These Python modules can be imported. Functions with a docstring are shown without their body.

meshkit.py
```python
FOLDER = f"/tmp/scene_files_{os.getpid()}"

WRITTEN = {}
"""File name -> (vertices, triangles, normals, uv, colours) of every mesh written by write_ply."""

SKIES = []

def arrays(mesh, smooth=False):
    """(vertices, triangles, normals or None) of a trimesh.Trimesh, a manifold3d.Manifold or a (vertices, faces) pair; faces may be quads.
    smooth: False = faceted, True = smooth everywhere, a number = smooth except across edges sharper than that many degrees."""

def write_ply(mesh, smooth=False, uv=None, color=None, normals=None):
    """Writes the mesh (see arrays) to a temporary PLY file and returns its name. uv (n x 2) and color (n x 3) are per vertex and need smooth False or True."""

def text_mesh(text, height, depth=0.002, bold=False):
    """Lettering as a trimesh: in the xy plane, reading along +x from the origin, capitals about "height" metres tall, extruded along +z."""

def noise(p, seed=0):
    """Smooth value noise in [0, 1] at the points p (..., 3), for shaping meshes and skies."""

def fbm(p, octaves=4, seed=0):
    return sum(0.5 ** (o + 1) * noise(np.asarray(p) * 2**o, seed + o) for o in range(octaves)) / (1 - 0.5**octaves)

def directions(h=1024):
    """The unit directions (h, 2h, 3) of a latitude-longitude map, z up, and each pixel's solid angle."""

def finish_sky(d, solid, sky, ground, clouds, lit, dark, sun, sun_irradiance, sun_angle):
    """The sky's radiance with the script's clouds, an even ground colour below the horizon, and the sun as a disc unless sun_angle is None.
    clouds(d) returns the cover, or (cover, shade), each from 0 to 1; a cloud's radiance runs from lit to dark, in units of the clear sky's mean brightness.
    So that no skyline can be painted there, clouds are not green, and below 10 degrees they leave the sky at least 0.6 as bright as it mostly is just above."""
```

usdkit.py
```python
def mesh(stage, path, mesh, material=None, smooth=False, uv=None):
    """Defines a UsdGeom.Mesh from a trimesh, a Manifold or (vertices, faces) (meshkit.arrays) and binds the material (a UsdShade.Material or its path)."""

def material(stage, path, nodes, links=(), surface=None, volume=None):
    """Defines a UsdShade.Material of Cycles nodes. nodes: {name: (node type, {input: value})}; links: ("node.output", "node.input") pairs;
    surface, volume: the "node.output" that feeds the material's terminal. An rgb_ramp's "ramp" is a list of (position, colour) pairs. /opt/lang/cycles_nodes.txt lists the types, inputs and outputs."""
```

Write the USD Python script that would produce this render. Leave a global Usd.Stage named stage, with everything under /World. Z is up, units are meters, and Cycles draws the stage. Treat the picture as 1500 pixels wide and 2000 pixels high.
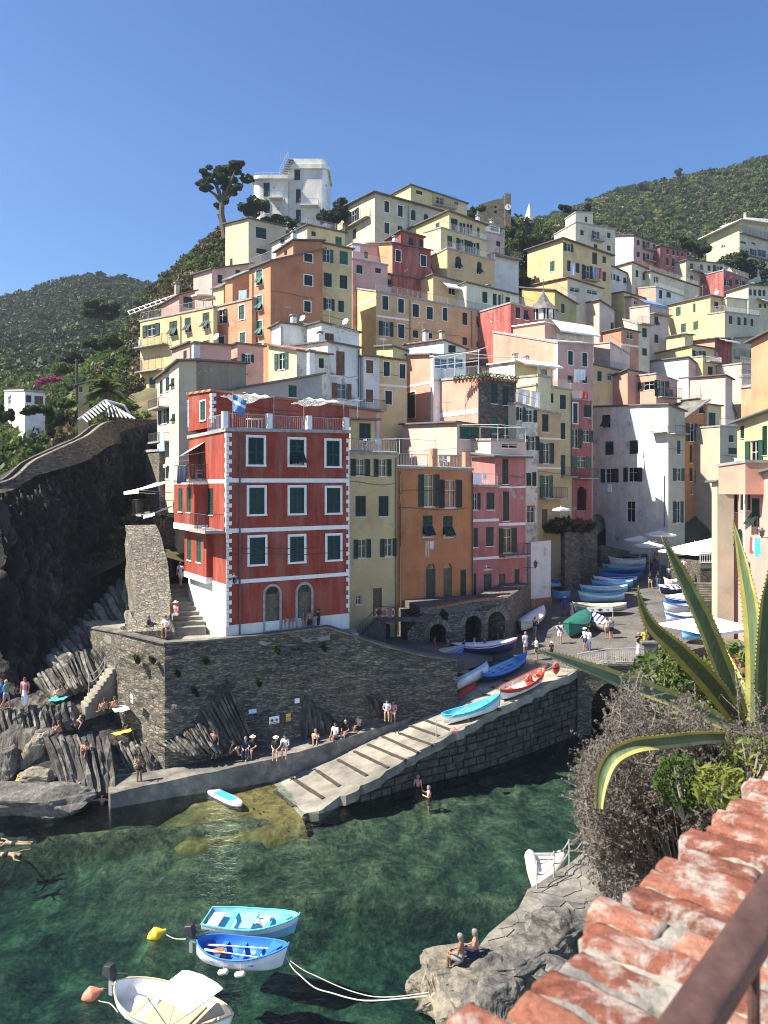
import math,numpy as np,trimesh,usdkit,manifold3d
from pxr import Usd,UsdGeom,UsdLux,UsdShade,Gf,Sdf,Vt
from meshkit import fbm,noise,text_mesh
from scipy.interpolate import RegularGridInterpolator,PchipInterpolator
import shapely.geometry as sg
stage=Usd.Stage.CreateInMemory()
UsdGeom.SetStageUpAxis(stage,'Z')
stage.DefinePrim('/World','Xform');stage.DefinePrim('/World/Looks','Scope')
# ---------------------------------------------------------------- camera, sky, sun, exposure
EYE,F,HY=18.0,1500.0,945.0
cam=UsdGeom.Camera.Define(stage,'/World/camera')
cam.AddTranslateOp().Set((0,0,EYE));cam.AddRotateXOp().Set(90.0)
cam.CreateHorizontalApertureAttr(36.0);cam.CreateVerticalApertureAttr(48.0);cam.CreateFocalLengthAttr(36.0)
cam.CreateVerticalApertureOffsetAttr(-55/1500*36.0)
cam.CreateFStopAttr(11.0);cam.CreateFocusDistanceAttr(48.0);cam.CreateClippingRangeAttr((0.05,5000.0))
cam.CreateExposureAttr(1.36)
SUN_EL,SUN_AZ=math.radians(50),math.atan2(-1.0,-0.227)
SD=np.array([math.sin(SUN_AZ)*math.cos(SUN_EL),math.cos(SUN_AZ)*math.cos(SUN_EL),math.sin(SUN_EL)])
sun=UsdLux.DistantLight.Define(stage,'/World/sun')
sun.CreateIntensityAttr(1.25);sun.CreateAngleAttr(0.53);sun.CreateColorAttr((1.0,0.93,0.82))
sun.GetPrim().CreateAttribute('inputs:normalize',Sdf.ValueTypeNames.Bool).Set(True)
_zx=np.cross([0,0,1.0],SD);_zx/=np.linalg.norm(_zx);_zy=np.cross(SD,_zx)
sun.AddTransformOp().Set(Gf.Matrix4d(*[float(q) for r in (list(_zx)+[0],list(_zy)+[0],list(SD)+[0],[0,0,0,1]) for q in r]))
sky=UsdLux.DomeLight.Define(stage,'/World/sky')
skym=usdkit.material(stage,'/World/Looks/sky',{
 's':('sky_texture',{'sky_type':'single_scattering','sun_disc': False,'sun_elevation':SUN_EL,'sun_rotation':SUN_AZ,'altitude':20.0,'air_density':1.0,'aerosol_density':0.4,'ozone_density':3.0}),
 'h':('hsv',{'hue':.508,'saturation':1.28}),'b':('background_shader',{'strength':0.069})},[('s.color','h.color'),('h.color','b.color')],surface='b.background')
UsdShade.MaterialBindingAPI.Apply(sky.GetPrim()).Bind(skym)
sky.GetPrim().SetCustomDataByKey('kind','structure')
# ---------------------------------------------------------------- helpers
rng=np.random.default_rng(7)
def P(px,py,D): return np.array([(px-750)/F*D,D,EYE-(py-HY)/F*D])
def G(px,py,z): return P(px,py,(EYE-z)*F/(py-HY))
NAMES={}
def uniq(base,name):
 k=(base,name);n=NAMES.get(k,-1)+1;NAMES[k]=n
 return f'{base}/{name}'+(f'_{n:03d}' if n else '')
class T:
 def __init__(s,path,inv):s.path,s.inv=path,inv
def setd(p,label=None,cat=None,group=None,kind=None):
 for k,v in (('label',label),('category',cat),('group',group),('kind',kind)):
  if v:p.SetCustomDataByKey(k,v)
def thing(name,label,cat,loc=(0,0,0),yaw=0,group=None,mat=None,kind=None):
 path=uniq('/World',name)
 x=UsdGeom.Xform.Define(stage,path)
 if mat is None:
  c,s_=math.cos(yaw),math.sin(yaw)
  mat=np.array([[c,-s_,0,loc[0]],[s_,c,0,loc[1]],[0,0,1,loc[2]],[0,0,0,1.0]])
 x.AddTransformOp().Set(Gf.Matrix4d(*[float(q) for q in mat.T.ravel()]))
 setd(x.GetPrim(),label,cat,group,kind)
 return T(path,np.linalg.inv(mat))
class Ident:path,inv='/World',None
WORLD=Ident()
def VF(m):
 if hasattr(m,'to_mesh'):
  q=m.to_mesh(); return np.array(q.vert_properties[:,:3],float),np.array(q.tri_verts,int)
 if isinstance(m,MB): return m.get()
 if isinstance(m,tuple): return np.asarray(m[0],float),np.asarray(m[1],int)
 return np.array(m.vertices,float),np.array(m.faces,int)
def obj(name,m,mat,parent=WORLD,smooth=False,uv=None,local=False,label=None,cat=None,group=None,kind=None):
 v,f=VF(m)
 if len(f)==0: return None
 if parent.inv is not None and not local:
  v=v@parent.inv[:3,:3].T+parent.inv[:3,3]
 path=uniq(parent.path,name)
 p=usdkit.mesh(stage,path,(v,f),MAT[mat] if isinstance(mat,str) else mat,smooth=smooth,uv=uv)
 setd(p.GetPrim(),label,cat,group,kind)
 return T(path,parent.inv if not local else None)
BOXF=np.array([[0,2,1],[0,3,2],[4,5,6],[4,6,7],[0,1,5],[0,5,4],[1,2,6],[1,6,5],[2,3,7],[2,7,6],[3,0,4],[3,4,7]])
class MB:
 def __init__(s):s.v,s.f,s.n=[],[],0
 def add(s,v,f):
  v=np.asarray(v,float);s.v.append(v);s.f.append(np.asarray(f,int)+s.n);s.n+=len(v); return s
 def m(s,mesh): return s.add(*VF(mesh))
 def hexa(s,p):
  return s.add(p,BOXF)
 def box(s,o,a,b,c):
  o,a,b,c=(np.asarray(q,float) for q in (o,a,b,c))
  return s.add([o,o+a,o+a+b,o+b,o+c,o+a+c,o+a+b+c,o+b+c],BOXF)
 def cbox(s,c,size,yaw=0):
  c=np.asarray(c,float);ax=np.array([math.cos(yaw),math.sin(yaw),0])*size[0];ay=np.array([-math.sin(yaw),math.cos(yaw),0])*size[1];az=np.array([0,0,size[2]])
  return s.box(c-ax/2-ay/2-az/2,ax,ay,az)
 def tube(s,pts,r,n=6,cap=True):
  pts=np.asarray(pts,float);k=len(pts);r=np.full(k,r) if np.ndim(r)==0 else np.asarray(r)
  t=np.gradient(pts,axis=0);t/=np.maximum(np.linalg.norm(t,axis=1,keepdims=True),1e-9)
  up=np.array([0,0,1.0]) if abs(t[0][2])<.9 else np.array([1.0,0,0])
  vs=[];x=np.cross(up,t[0]);x/=np.linalg.norm(x)
  for i in range(k):
   x=x-t[i]*(x@t[i]);x/=max(np.linalg.norm(x),1e-9);y=np.cross(t[i],x)
   a=np.arange(n)/n*2*math.pi
   vs.append(pts[i]+r[i]*(np.cos(a)[:,None]*x+np.sin(a)[:,None]*y))
  v=np.vstack(vs);f=[]
  for i in range(k-1):
   for j in range(n):
    a,b=i*n+j,i*n+(j+1)%n;f+=[[a,b,b+n],[a,b+n,a+n]]
  if cap:
   f+=[[0,j+1,j] for j in range(1,n-1)]+[[(k-1)*n,(k-1)*n+j,(k-1)*n+j+1] for j in range(1,n-1)]
  return s.add(v,f)
 def get(s): return (np.vstack(s.v),np.vstack(s.f)) if s.v else (np.zeros((0,3)),np.zeros((0,3),int))
def grid(pts):
 a,b=pts.shape[:2];i=np.arange(a*b).reshape(a,b)
 q=np.stack([i[:-1,:-1],i[1:,:-1],i[1:,1:],i[:-1,1:]],-1).reshape(-1,4)
 return pts.reshape(-1,3),np.vstack([q[:,[0,1,2]],q[:,[0,2,3]]])
def prism(poly,z0,z1):
 return trimesh.creation.extrude_polygon(sg.Polygon(poly).buffer(0),z1-z0,engine='earcut').apply_translation([0,0,z0])
def strip_slab(top,th):
 v,f=grid(top);n=len(v);a,b=top.shape[:2];i=np.arange(a*b).reshape(a,b)
 ring=list(i[:,0])+list(i[-1,1:])+list(i[::-1,-1][1:])+list(i[0,::-1][1:-1])
 fs=[f,f[:,::-1]+n];s=[]
 for k in range(len(ring)):
  p,q=ring[k],ring[(k+1)%len(ring)];s+=[[p,p+n,q+n],[p,q+n,q]]
 return np.vstack([v,v-np.array(th)]),np.vstack(fs+[np.array(s)])
def leafmesh(c,size,r,elong=1.8,nrm=None,flat=0.0):
 n=len(c);d=r.normal(size=(n,3))
 if nrm is not None:d=d*(1-flat)+nrm*flat*2
 d/=np.linalg.norm(d,axis=1,keepdims=True)
 e=r.normal(size=(n,3));e-=d*(e*d).sum(1,keepdims=True);e/=np.linalg.norm(e,axis=1,keepdims=True)
 w=np.cross(d,e);s=(size*r.uniform(.6,1.3,n))[:,None]
 v=np.stack([c-e*s*elong/2,c+w*s/2,c+e*s*elong/2,c-w*s/2],1).reshape(-1,3)
 i=np.arange(n)[:,None]*4
 return v,np.vstack([i+[0,1,2],i+[0,2,3]])
def shatter(blobs,r,k=6,f=.52):
 return [(np.asarray(c)+blobpts(1,(0,0,0),rr,r,.5)[0]*.75,np.asarray(rr)*f*r.uniform(.6,1.2)) for c,rr in blobs for _ in range(k)]
def blobpts(n,c,rad,r,shell=.5):
 d=r.normal(size=(n,3));d/=np.linalg.norm(d,axis=1,keepdims=True)
 return np.asarray(c)+d*np.asarray(rad)*(r.uniform(0,1,(n,1))**(1/3)*(1-shell)+shell*r.uniform(.75,1.05,(n,1)))
def crown(blobs,n,size,r,shell=.6):
 vol=np.array([np.prod(b[1])**(2/3) for b in blobs]);k=np.maximum(8,(n*vol/vol.sum())).astype(int)
 c=np.vstack([blobpts(q,b[0],b[1],r,shell) for q,b in zip(k,blobs)])
 return leafmesh(c,size,r)
# ---------------------------------------------------------------- materials
MAT={}
def mat(name,nodes,links,surface=None,volume=None):
 MAT[name]=usdkit.material(stage,'/World/Looks/'+name,nodes,links,surface=surface,volume=volume); return name
def plain(name,rgb,rough=.6,var=.15,scale=6.,bump=0.,metal=0.,spec=.4):
 lo,hi=tuple(c*(1-var) for c in rgb),tuple(min(.95,c*(1+var)) for c in rgb)
 n={'g':('texture_coordinate',{}),'n':('noise_texture',{'scale':scale,'detail':4.0}),'r':('rgb_ramp',{'ramp':[(.3,lo),(.7,hi)]}),
  'p':('principled_bsdf',{'roughness':rough,'metallic':metal,'specular_ior_level':spec})}
 l=[('g.object','n.vector'),('n.fac','r.fac'),('r.color','p.base_color')]
 if bump:
  n['b']=('bump',{'strength':bump,'distance':.02});l+=[('n.fac','b.height'),('b.normal','p.normal')]
 return mat(name,n,l,'p.BSDF')
def plaster(name,rgb,wear=.5,dirt=.5):
 """Painted render: blotches, rain streaks, patches where the paint has gone."""
 r=np.array(rgb);old=tuple(.55*r+.45*np.array([.42,.39,.34]));under=(.40,.37,.33)
 n={'g':('geometry',{}),'m':('mapping',{'scale':(1.3,1.3,.22)}),
  'n1':('noise_texture',{'scale':.45,'detail':6.0,'roughness':.62}),'n2':('noise_texture',{'scale':1.1,'detail':5.0,'roughness':.65}),
  'n3':('noise_texture',{'scale':.7,'detail':9.0,'roughness':.7}),'n4':('noise_texture',{'scale':9.,'detail':5.0}),
  'r1':('rgb_ramp',{'ramp':[(.3,tuple(r*.74)),(.5,tuple(r)),(.7,tuple(np.minimum(.93,r*1.14)))]}),
  'r2':('rgb_ramp',{'ramp':[(.44,(0,0,0)),(.68,(dirt,dirt,dirt))]}),
  'r3':('rgb_ramp',{'ramp':[(.70-wear*.12,(0,0,0)),(.74-wear*.12,(1,1,1))]}),
  'r4':('rgb_ramp',{'ramp':[(.3,(.93,.93,.93)),(.7,(1,1,1))]}),
  'x1':('mix',{'color2':old}),'x2':('mix',{'color2':under}),'x3':('mix',{'mix_type':'multiply','fac':1.0}),
  'b':('bump',{'strength':.35,'distance':.03}),'p':('principled_bsdf',{'roughness':.9,'specular_ior_level':.2})}
 l=[('g.position','m.vector'),('m.vector','n2.vector'),('g.position','n1.vector'),('g.position','n3.vector'),('g.position','n4.vector'),
  ('n1.fac','r1.fac'),('n2.fac','r2.fac'),('r2.color','x1.fac'),('r1.color','x1.color1'),('n3.fac','r3.fac'),('r3.color','x2.fac'),
  ('x1.color','x2.color1'),('n4.fac','r4.fac'),('x2.color','x3.color1'),('r4.color','x3.color2'),('x3.color','p.base_color'),
  ('n4.fac','b.height'),('b.normal','p.normal')]
 return mat(name,n,l,'p.BSDF')
def stone(name,lo,hi,mortar,sc=(2.2,2.2,5.),bump=1.0,moss=None):
 n={'g':('geometry',{}),'m':('mapping',{'scale':sc}),'w':('noise_texture',{'scale':1.2,'detail':3.0}),
  'wv':('vector_math',{'math_type':'multiply_add','vector2':(.25,.25,.25)}),
  'v':('voronoi_texture',{'feature':'distance_to_edge','scale':1.0}),'v1':('voronoi_texture',{'feature':'f1','scale':1.0}),
  's':('separate_color',{}),'rc':('rgb_ramp',{'ramp':[(0.,lo),(.5,tuple((np.array(lo)+hi)/2)),(1.,hi)]}),
  'n':('noise_texture',{'scale':7.,'detail':6.0,'roughness':.65}),'nb':('noise_texture',{'scale':.35,'detail':5.0}),
  'rn':('rgb_ramp',{'ramp':[(.3,(.62,.62,.62)),(.7,(1.15,1.12,1.05))]}),'rb':('rgb_ramp',{'ramp':[(.35,(.72,.72,.74)),(.65,(1.1,1.08,1.02))]}),
  're':('rgb_ramp',{'ramp':[(.02,(0,0,0)),(.09,(1,1,1))]}),'x':('mix',{'color1':mortar}),
  'x2':('mix',{'mix_type':'multiply','fac':1.}),'x3':('mix',{'mix_type':'multiply','fac':1.}),
  'h':('math',{'math_type':'multiply_add','value2':.35}),'b':('bump',{'strength':bump,'distance':.12}),
  'p':('principled_bsdf',{'roughness':.9,'specular_ior_level':.25})}
 l=[('g.position','w.vector'),('w.color','wv.vector1'),('g.position','m.vector'),('m.vector','wv.vector3'),('wv.vector','v.vector'),('wv.vector','v1.vector'),
  ('v1.color','s.color'),('s.r','rc.fac'),('g.position','n.vector'),('g.position','nb.vector'),('n.fac','rn.fac'),('nb.fac','rb.fac'),
  ('v.distance','re.fac'),('re.color','x.fac'),('rc.color','x.color2'),('x.color','x2.color1'),('rn.color','x2.color2'),('x2.color','x3.color1'),('rb.color','x3.color2'),
  ('x3.color','p.base_color'),('n.fac','h.value1'),('re.color','h.value3'),('h.value','b.height'),('b.normal','p.normal')]
 return mat(name,n,l,'p.BSDF')
def rock(name,a,b,c,scale=(1,1,1),ns=1.2,bump=1.0,dist=.15):
 n={'g':('geometry',{}),'m':('mapping',{'scale':scale}),'n':('noise_texture',{'scale':ns,'detail':9.0,'roughness':.68}),
  'n2':('noise_texture',{'scale':ns*.3,'detail':4.0}),'r':('rgb_ramp',{'ramp':[(.3,a),(.52,b),(.74,c)]}),
  'r2':('rgb_ramp',{'ramp':[(.35,(.6,.6,.6)),(.65,(1.15,1.12,1.05))]}),'x':('mix',{'mix_type':'multiply','fac':1.}),
  'b':('bump',{'strength':bump,'distance':dist}),'p':('principled_bsdf',{'roughness':.88,'specular_ior_level':.25})}
 l=[('g.position','m.vector'),('m.vector','n.vector'),('g.position','n2.vector'),('n.fac','r.fac'),('n2.fac','r2.fac'),('r.color','x.color1'),('r2.color','x.color2'),
  ('x.color','p.base_color'),('n.fac','b.height'),('b.normal','p.normal')]
 return mat(name,n,l,'p.BSDF')
def foliage(name,a,b,c,trans=.3,ns=1.2):
 """Leaves: colour varies from clump to clump and from plant to plant."""
 n={'g':('geometry',{}),'o':('object_info',{}),'n':('noise_texture',{'scale':ns,'detail':3.0}),'wn':('math',{'math_type':'multiply','value2':.55}),
  'ad':('math',{'math_type':'multiply_add','value2':.5}),'i':('math',{'math_type':'multiply_add','value2':.3,'value3':-.15}),'s':('math',{'math_type':'add'}),
  'r':('rgb_ramp',{'ramp':[(.22,a),(.5,b),(.8,c)]}),'p':('principled_bsdf',{'roughness':.6,'specular_ior_level':.25}),'t':('translucent_bsdf',{}),'x':('mix_closure',{'fac':trans})}
 l=[('g.position','n.vector'),('o.random','wn.value1'),('n.fac','ad.value1'),('wn.value','ad.value3'),('g.random_per_island','i.value1'),('ad.value','s.value1'),('i.value','s.value2'),
  ('s.value','r.fac'),('r.color','p.base_color'),('r.color','t.color'),('p.BSDF','x.closure1'),('t.BSDF','x.closure2')]
 return mat(name,n,l,'x.closure')
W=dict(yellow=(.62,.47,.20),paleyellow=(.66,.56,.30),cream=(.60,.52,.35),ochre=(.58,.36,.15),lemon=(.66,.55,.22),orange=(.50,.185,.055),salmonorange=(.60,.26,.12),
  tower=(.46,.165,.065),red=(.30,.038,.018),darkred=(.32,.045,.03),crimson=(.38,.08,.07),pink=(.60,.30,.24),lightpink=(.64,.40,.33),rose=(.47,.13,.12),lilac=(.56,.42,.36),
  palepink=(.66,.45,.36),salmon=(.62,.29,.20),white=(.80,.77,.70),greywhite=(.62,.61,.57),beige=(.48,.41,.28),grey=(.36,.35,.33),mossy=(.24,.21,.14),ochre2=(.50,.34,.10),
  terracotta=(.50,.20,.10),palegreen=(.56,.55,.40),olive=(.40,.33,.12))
def fade(k,c):q=.9 if k in ('red','orange','tower','salmonorange') else .86;L=.3*c[0]+.59*c[1]+.11*c[2]; return tuple(q*x+(1-q)*L*y for x,y in zip(c,(1.12,1.04,.9)))
for k_,c_ in W.items():c_=fade(k_,c_);plaster('plaster_'+k_,c_,wear=.3 if k_ in ('red','orange','tower') else .75,dirt=.4 if k_ in ('red','orange','tower') else .7)
plaster('plaster_peeling',(.70,.66,.52),wear=1.6,dirt=.8);plaster('plaster_peelwhite',(.74,.73,.69),wear=1.25,dirt=.7)
plain('white_trim',(.74,.72,.67),.8,.08);plain('concrete',(.30,.29,.27),.9,.25,3.,.5);plain('dark_eave',(.10,.095,.09),.85,.25);plain('eave_green',(.13,.19,.17),.7,.2)
rock('slate',(.10,.10,.10),(.17,.165,.155),(.25,.24,.22),(1,1,1),3.,.6,.05)
def tilemat(name,a,b):
 return mat(name,{'g':('geometry',{}),'w':('wave_texture',{'scale':1.3,'bands_direction':'diagonal','distortion':.6}),'n':('noise_texture',{'scale':2.5,'detail':5.0}),'r':('rgb_ramp',{'ramp':[(.3,a),(.7,b)]}),
  'b':('bump',{'strength':1.,'distance':.08}),'p':('principled_bsdf',{'roughness':.9})},[('g.position','w.vector'),('g.position','n.vector'),('n.fac','r.fac'),('r.color','p.base_color'),('w.fac','b.height'),('b.normal','p.normal')],'p.BSDF')
tilemat('roof_tile',(.24,.11,.06),(.40,.20,.11))
for k_,c_ in dict(green=(.009,.034,.026),emerald=(.025,.12,.08),midgreen=(.02,.07,.046),brown=(.17,.085,.03),darkgreen=(.009,.026,.02),black=(.012,.013,.014)).items():plain('shutter_'+k_,c_,.5,.25,3.)
mat('pane',{'f':('fresnel',{'IOR':1.6}),'t':('transparent_bsdf',{'color':(.62,.66,.66)}),'g':('glossy_bsdf',{'color':(.9,.9,.9),'roughness':.03}),'x':('mix_closure',{})},[('f.fac','x.fac'),('t.BSDF','x.closure1'),('g.BSDF','x.closure2')],'x.closure')
plain('iron',(.07,.07,.072),.6,.2,9.);plain('rail_grey',(.30,.31,.32),.5,.15);plain('rail_white',(.62,.62,.6),.5,.1);plain('door_wood',(.11,.085,.055),.7,.35,5.);plain('door_green',(.025,.055,.04),.6,.2)
plain('curtain',(.62,.60,.55),.9,.1);plain('cloth_white',(.78,.78,.78),.9,.06,4.);plain('cloth_blue',(.10,.22,.50),.9,.15);plain('cloth_red',(.45,.05,.05),.9,.15);plain('cloth_teal',(.05,.42,.38),.9,.1);plain('cloth_navy',(.03,.04,.09),.9,.2)
plain('cloth_beige',(.55,.44,.27),.9,.1);plain('cloth_paleblue',(.35,.52,.68),.9,.1);plain('canvas',(.74,.71,.64),.9,.06,3.);plain('plastic_white',(.75,.75,.74),.45,.04)
plain('pot',(.36,.14,.07),.8,.25);foliage('leaf_pot',(.02,.05,.012),(.06,.13,.03),(.16,.22,.05))
# ---------------------------------------------------------------- the lie of the land (metres), read from the photograph's skyline and street levels
TD=[58,70,80,90,100,120,140,170,220,300,380,480]
TC={-500:[1200,960,930,890,860,840,800,780,720,650,610,660],0:[1200,960,905,870,845,805,780,745,700,660,590,640],90:[1200,960,895,850,825,795,765,735,700,640,566,620],
 170:[1150,980,870,830,800,745,735,720,680,610,545,600],240:[1110,1000,850,815,770,690,680,690,660,600,550,600],285:[1090,960,860,800,745,640,592,640,640,600,562,610],
 350:[1110,960,880,800,720,585,520,560,620,600,570,610],430:[1130,980,900,810,720,585,455,480,560,590,570,610],500:[1150,990,900,810,720,580,440,450,540,580,570,610],
 700:[1290,1090,930,820,730,600,480,450,500,560,570,610],850:[1300,1180,980,850,760,610,500,460,490,540,560,600],960:[1310,1230,1060,900,790,620,505,430,480,520,540,600],
 1060:[1320,1240,1150,1090,980,690,545,470,450,440,440,500],1150:[1320,1240,1185,1160,1130,780,610,520,470,430,402,460],1230:[1320,1240,1185,1150,1110,830,680,580,510,440,372,420],
 1330:[1320,1240,1185,1150,1110,860,720,620,540,460,352,400],1420:[1320,1240,1185,1150,1110,870,730,640,560,440,336,380],1500:[1320,1230,1160,1110,1060,850,720,620,550,420,312,360],2000:[1300,1150,1050,950,850,740,660,600,520,360,260,300]}
_TX=np.array(sorted(TC));_TZ=np.array([[EYE-(p-HY)*d/F for p,d in zip(TC[x],TD)] for x in _TX])
_LAND=RegularGridInterpolator((_TX,TD),_TZ,bounds_error=False,fill_value=None)
def land(x,d): return float(_LAND([[min(2000,max(-500,750+F*x/d)),min(480,max(58,d))]])[0])
# ---------------------------------------------------------------- house builder
KK={0:(0,0,1.),1:(250,280,1/3),2:(650,320,1/3.75),3:(1000,300,1/3),4:(250,620,.3),5:(250,1020,.3),6:(650,640,.3),7:(650,1050,.3),8:(1050,640,.3),9:(1000,1020,1/3),10:(0,1250,1/4.2543),11:(1380,640,.33),12:(1000,1060,.2),13:(1180,1020,.18667),14:(0,780,.275),15:(350,1380,1/3),16:(800,1450,1/3),17:(150,1700,1/3),18:(1050,1280,.3),19:(0,500,.23333)}
def kx(K,x,y):a,b,s=KK[K]; return a+x*s,b+y*s
class Face:
 def __init__(s,o,d,n,L,zb,z0,z1):s.o,s.d,s.n,s.L,s.zb,s.z0,s.z1=o,d,n,L,zb,z0,z1
 def s_at(s,px):
  u=(px-750)/F; return (u*s.o[1]-s.o[0])/(s.d[0]-u*s.d[1])
 def z_at(s,py,t): return EYE-(py-HY)/F*(s.o[1]+t*s.d[1])
 def pt(s,t,z,off=0.):q=s.o+s.d*t+s.n*off; return np.array([q[0],q[1],z])
 def bx(s,mb,t0,t1,z0,z1,o0,o1):
  a,b,c=s.d*(t1-t0),s.n*(o1-o0),z1-z0
  A,B=np.array([a[0],a[1],0]),np.array([b[0],b[1],0])
  if A[0]*B[1]-A[1]*B[0]<0: return mb.box(s.pt(t1,z0,o0),-A,B,[0,0,c])
  return mb.box(s.pt(t0,z0,o0),A,B,[0,0,c])
 def top(s,t): return s.z0+(s.z1-s.z0)*t/s.L
def leaf_shutter(f,t0,t1,z0,z1,o):
 """One louvred shutter leaf: stiles, rails and slanting slats."""
 m=MB();w=min(.07,(t1-t0)*.22);h=z1-z0
 f.bx(m,t0,t0+w,z0,z1,o,o+.045);f.bx(m,t1-w,t1,z0,z1,o,o+.045)
 for zz in (z0,z0+h*.42,z1-.09):f.bx(m,t0+w,t1-w,zz,zz+.09,o+.003,o+.042)
 n=max(4,int(h/.13))
 for i in range(n):
  a=z0+.09+(h-.18)*i/n;b=a+(h-.18)/n*.9
  m.add([f.pt(t0+w,a,o+.036),f.pt(t1-w,a,o+.036),f.pt(t1-w,b,o+.006),f.pt(t0+w,b,o+.006)],[[0,1,2],[0,2,3]])
 f.bx(m,t0+w,t1-w,z0+.05,z1-.05,o,o+.004)
 return m
def swung(f,t,z,w,h,o,ang,n=2):
 """Lower flap of a shutter, hinged at its top edge and pushed outward."""
 m=MB();c,s_=math.cos(ang),math.sin(ang);nn=np.array([f.n[0],f.n[1],0]);dd=np.array([f.d[0],f.d[1],0])
 ax=nn*s_+np.array([0,0,-c]);top=f.pt(t,z,o);th=np.cross(dd,ax)*.035
 m.box(top,dd*w,ax*h,th)
 for k in range(6):m.box(top+ax*h*(k+.3)/6+dd*w*.12-th*.6,dd*w*.76,ax*h*.08,th*2.2)
 return m
SH={'e':'emerald','m':'midgreen','b':'brown','k':'black','x':'darkgreen'}
def railing(f0,f1,h=1.0,r=.02,step=.14,mid=True):
 """f0, f1: world points of the foot of a straight railing."""
 m=MB();f0,f1=np.array(f0,float),np.array(f1,float);L=np.linalg.norm(f1-f0);up=np.array([0,0,h])
 m.tube([f0+up,f1+up],r*1.4,5);m.tube([f0+up*.08,f1+up*.08],r,4)
 n=max(1,int(L/step));k=max(1,int(round(L/1.6)))
 for i in range(k+1):q=f0+(f1-f0)*i/k;m.tube([q,q+up],r*1.3,5)
 if mid:
  for i in range(1,n):q=f0+(f1-f0)*i/n;m.tube([q+up*.08,q+up],r*.6,3,False)
 else:
  for q in (.36,.68):m.tube([f0+up*q,f1+up*q],r*.8,4)
 return m
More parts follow.
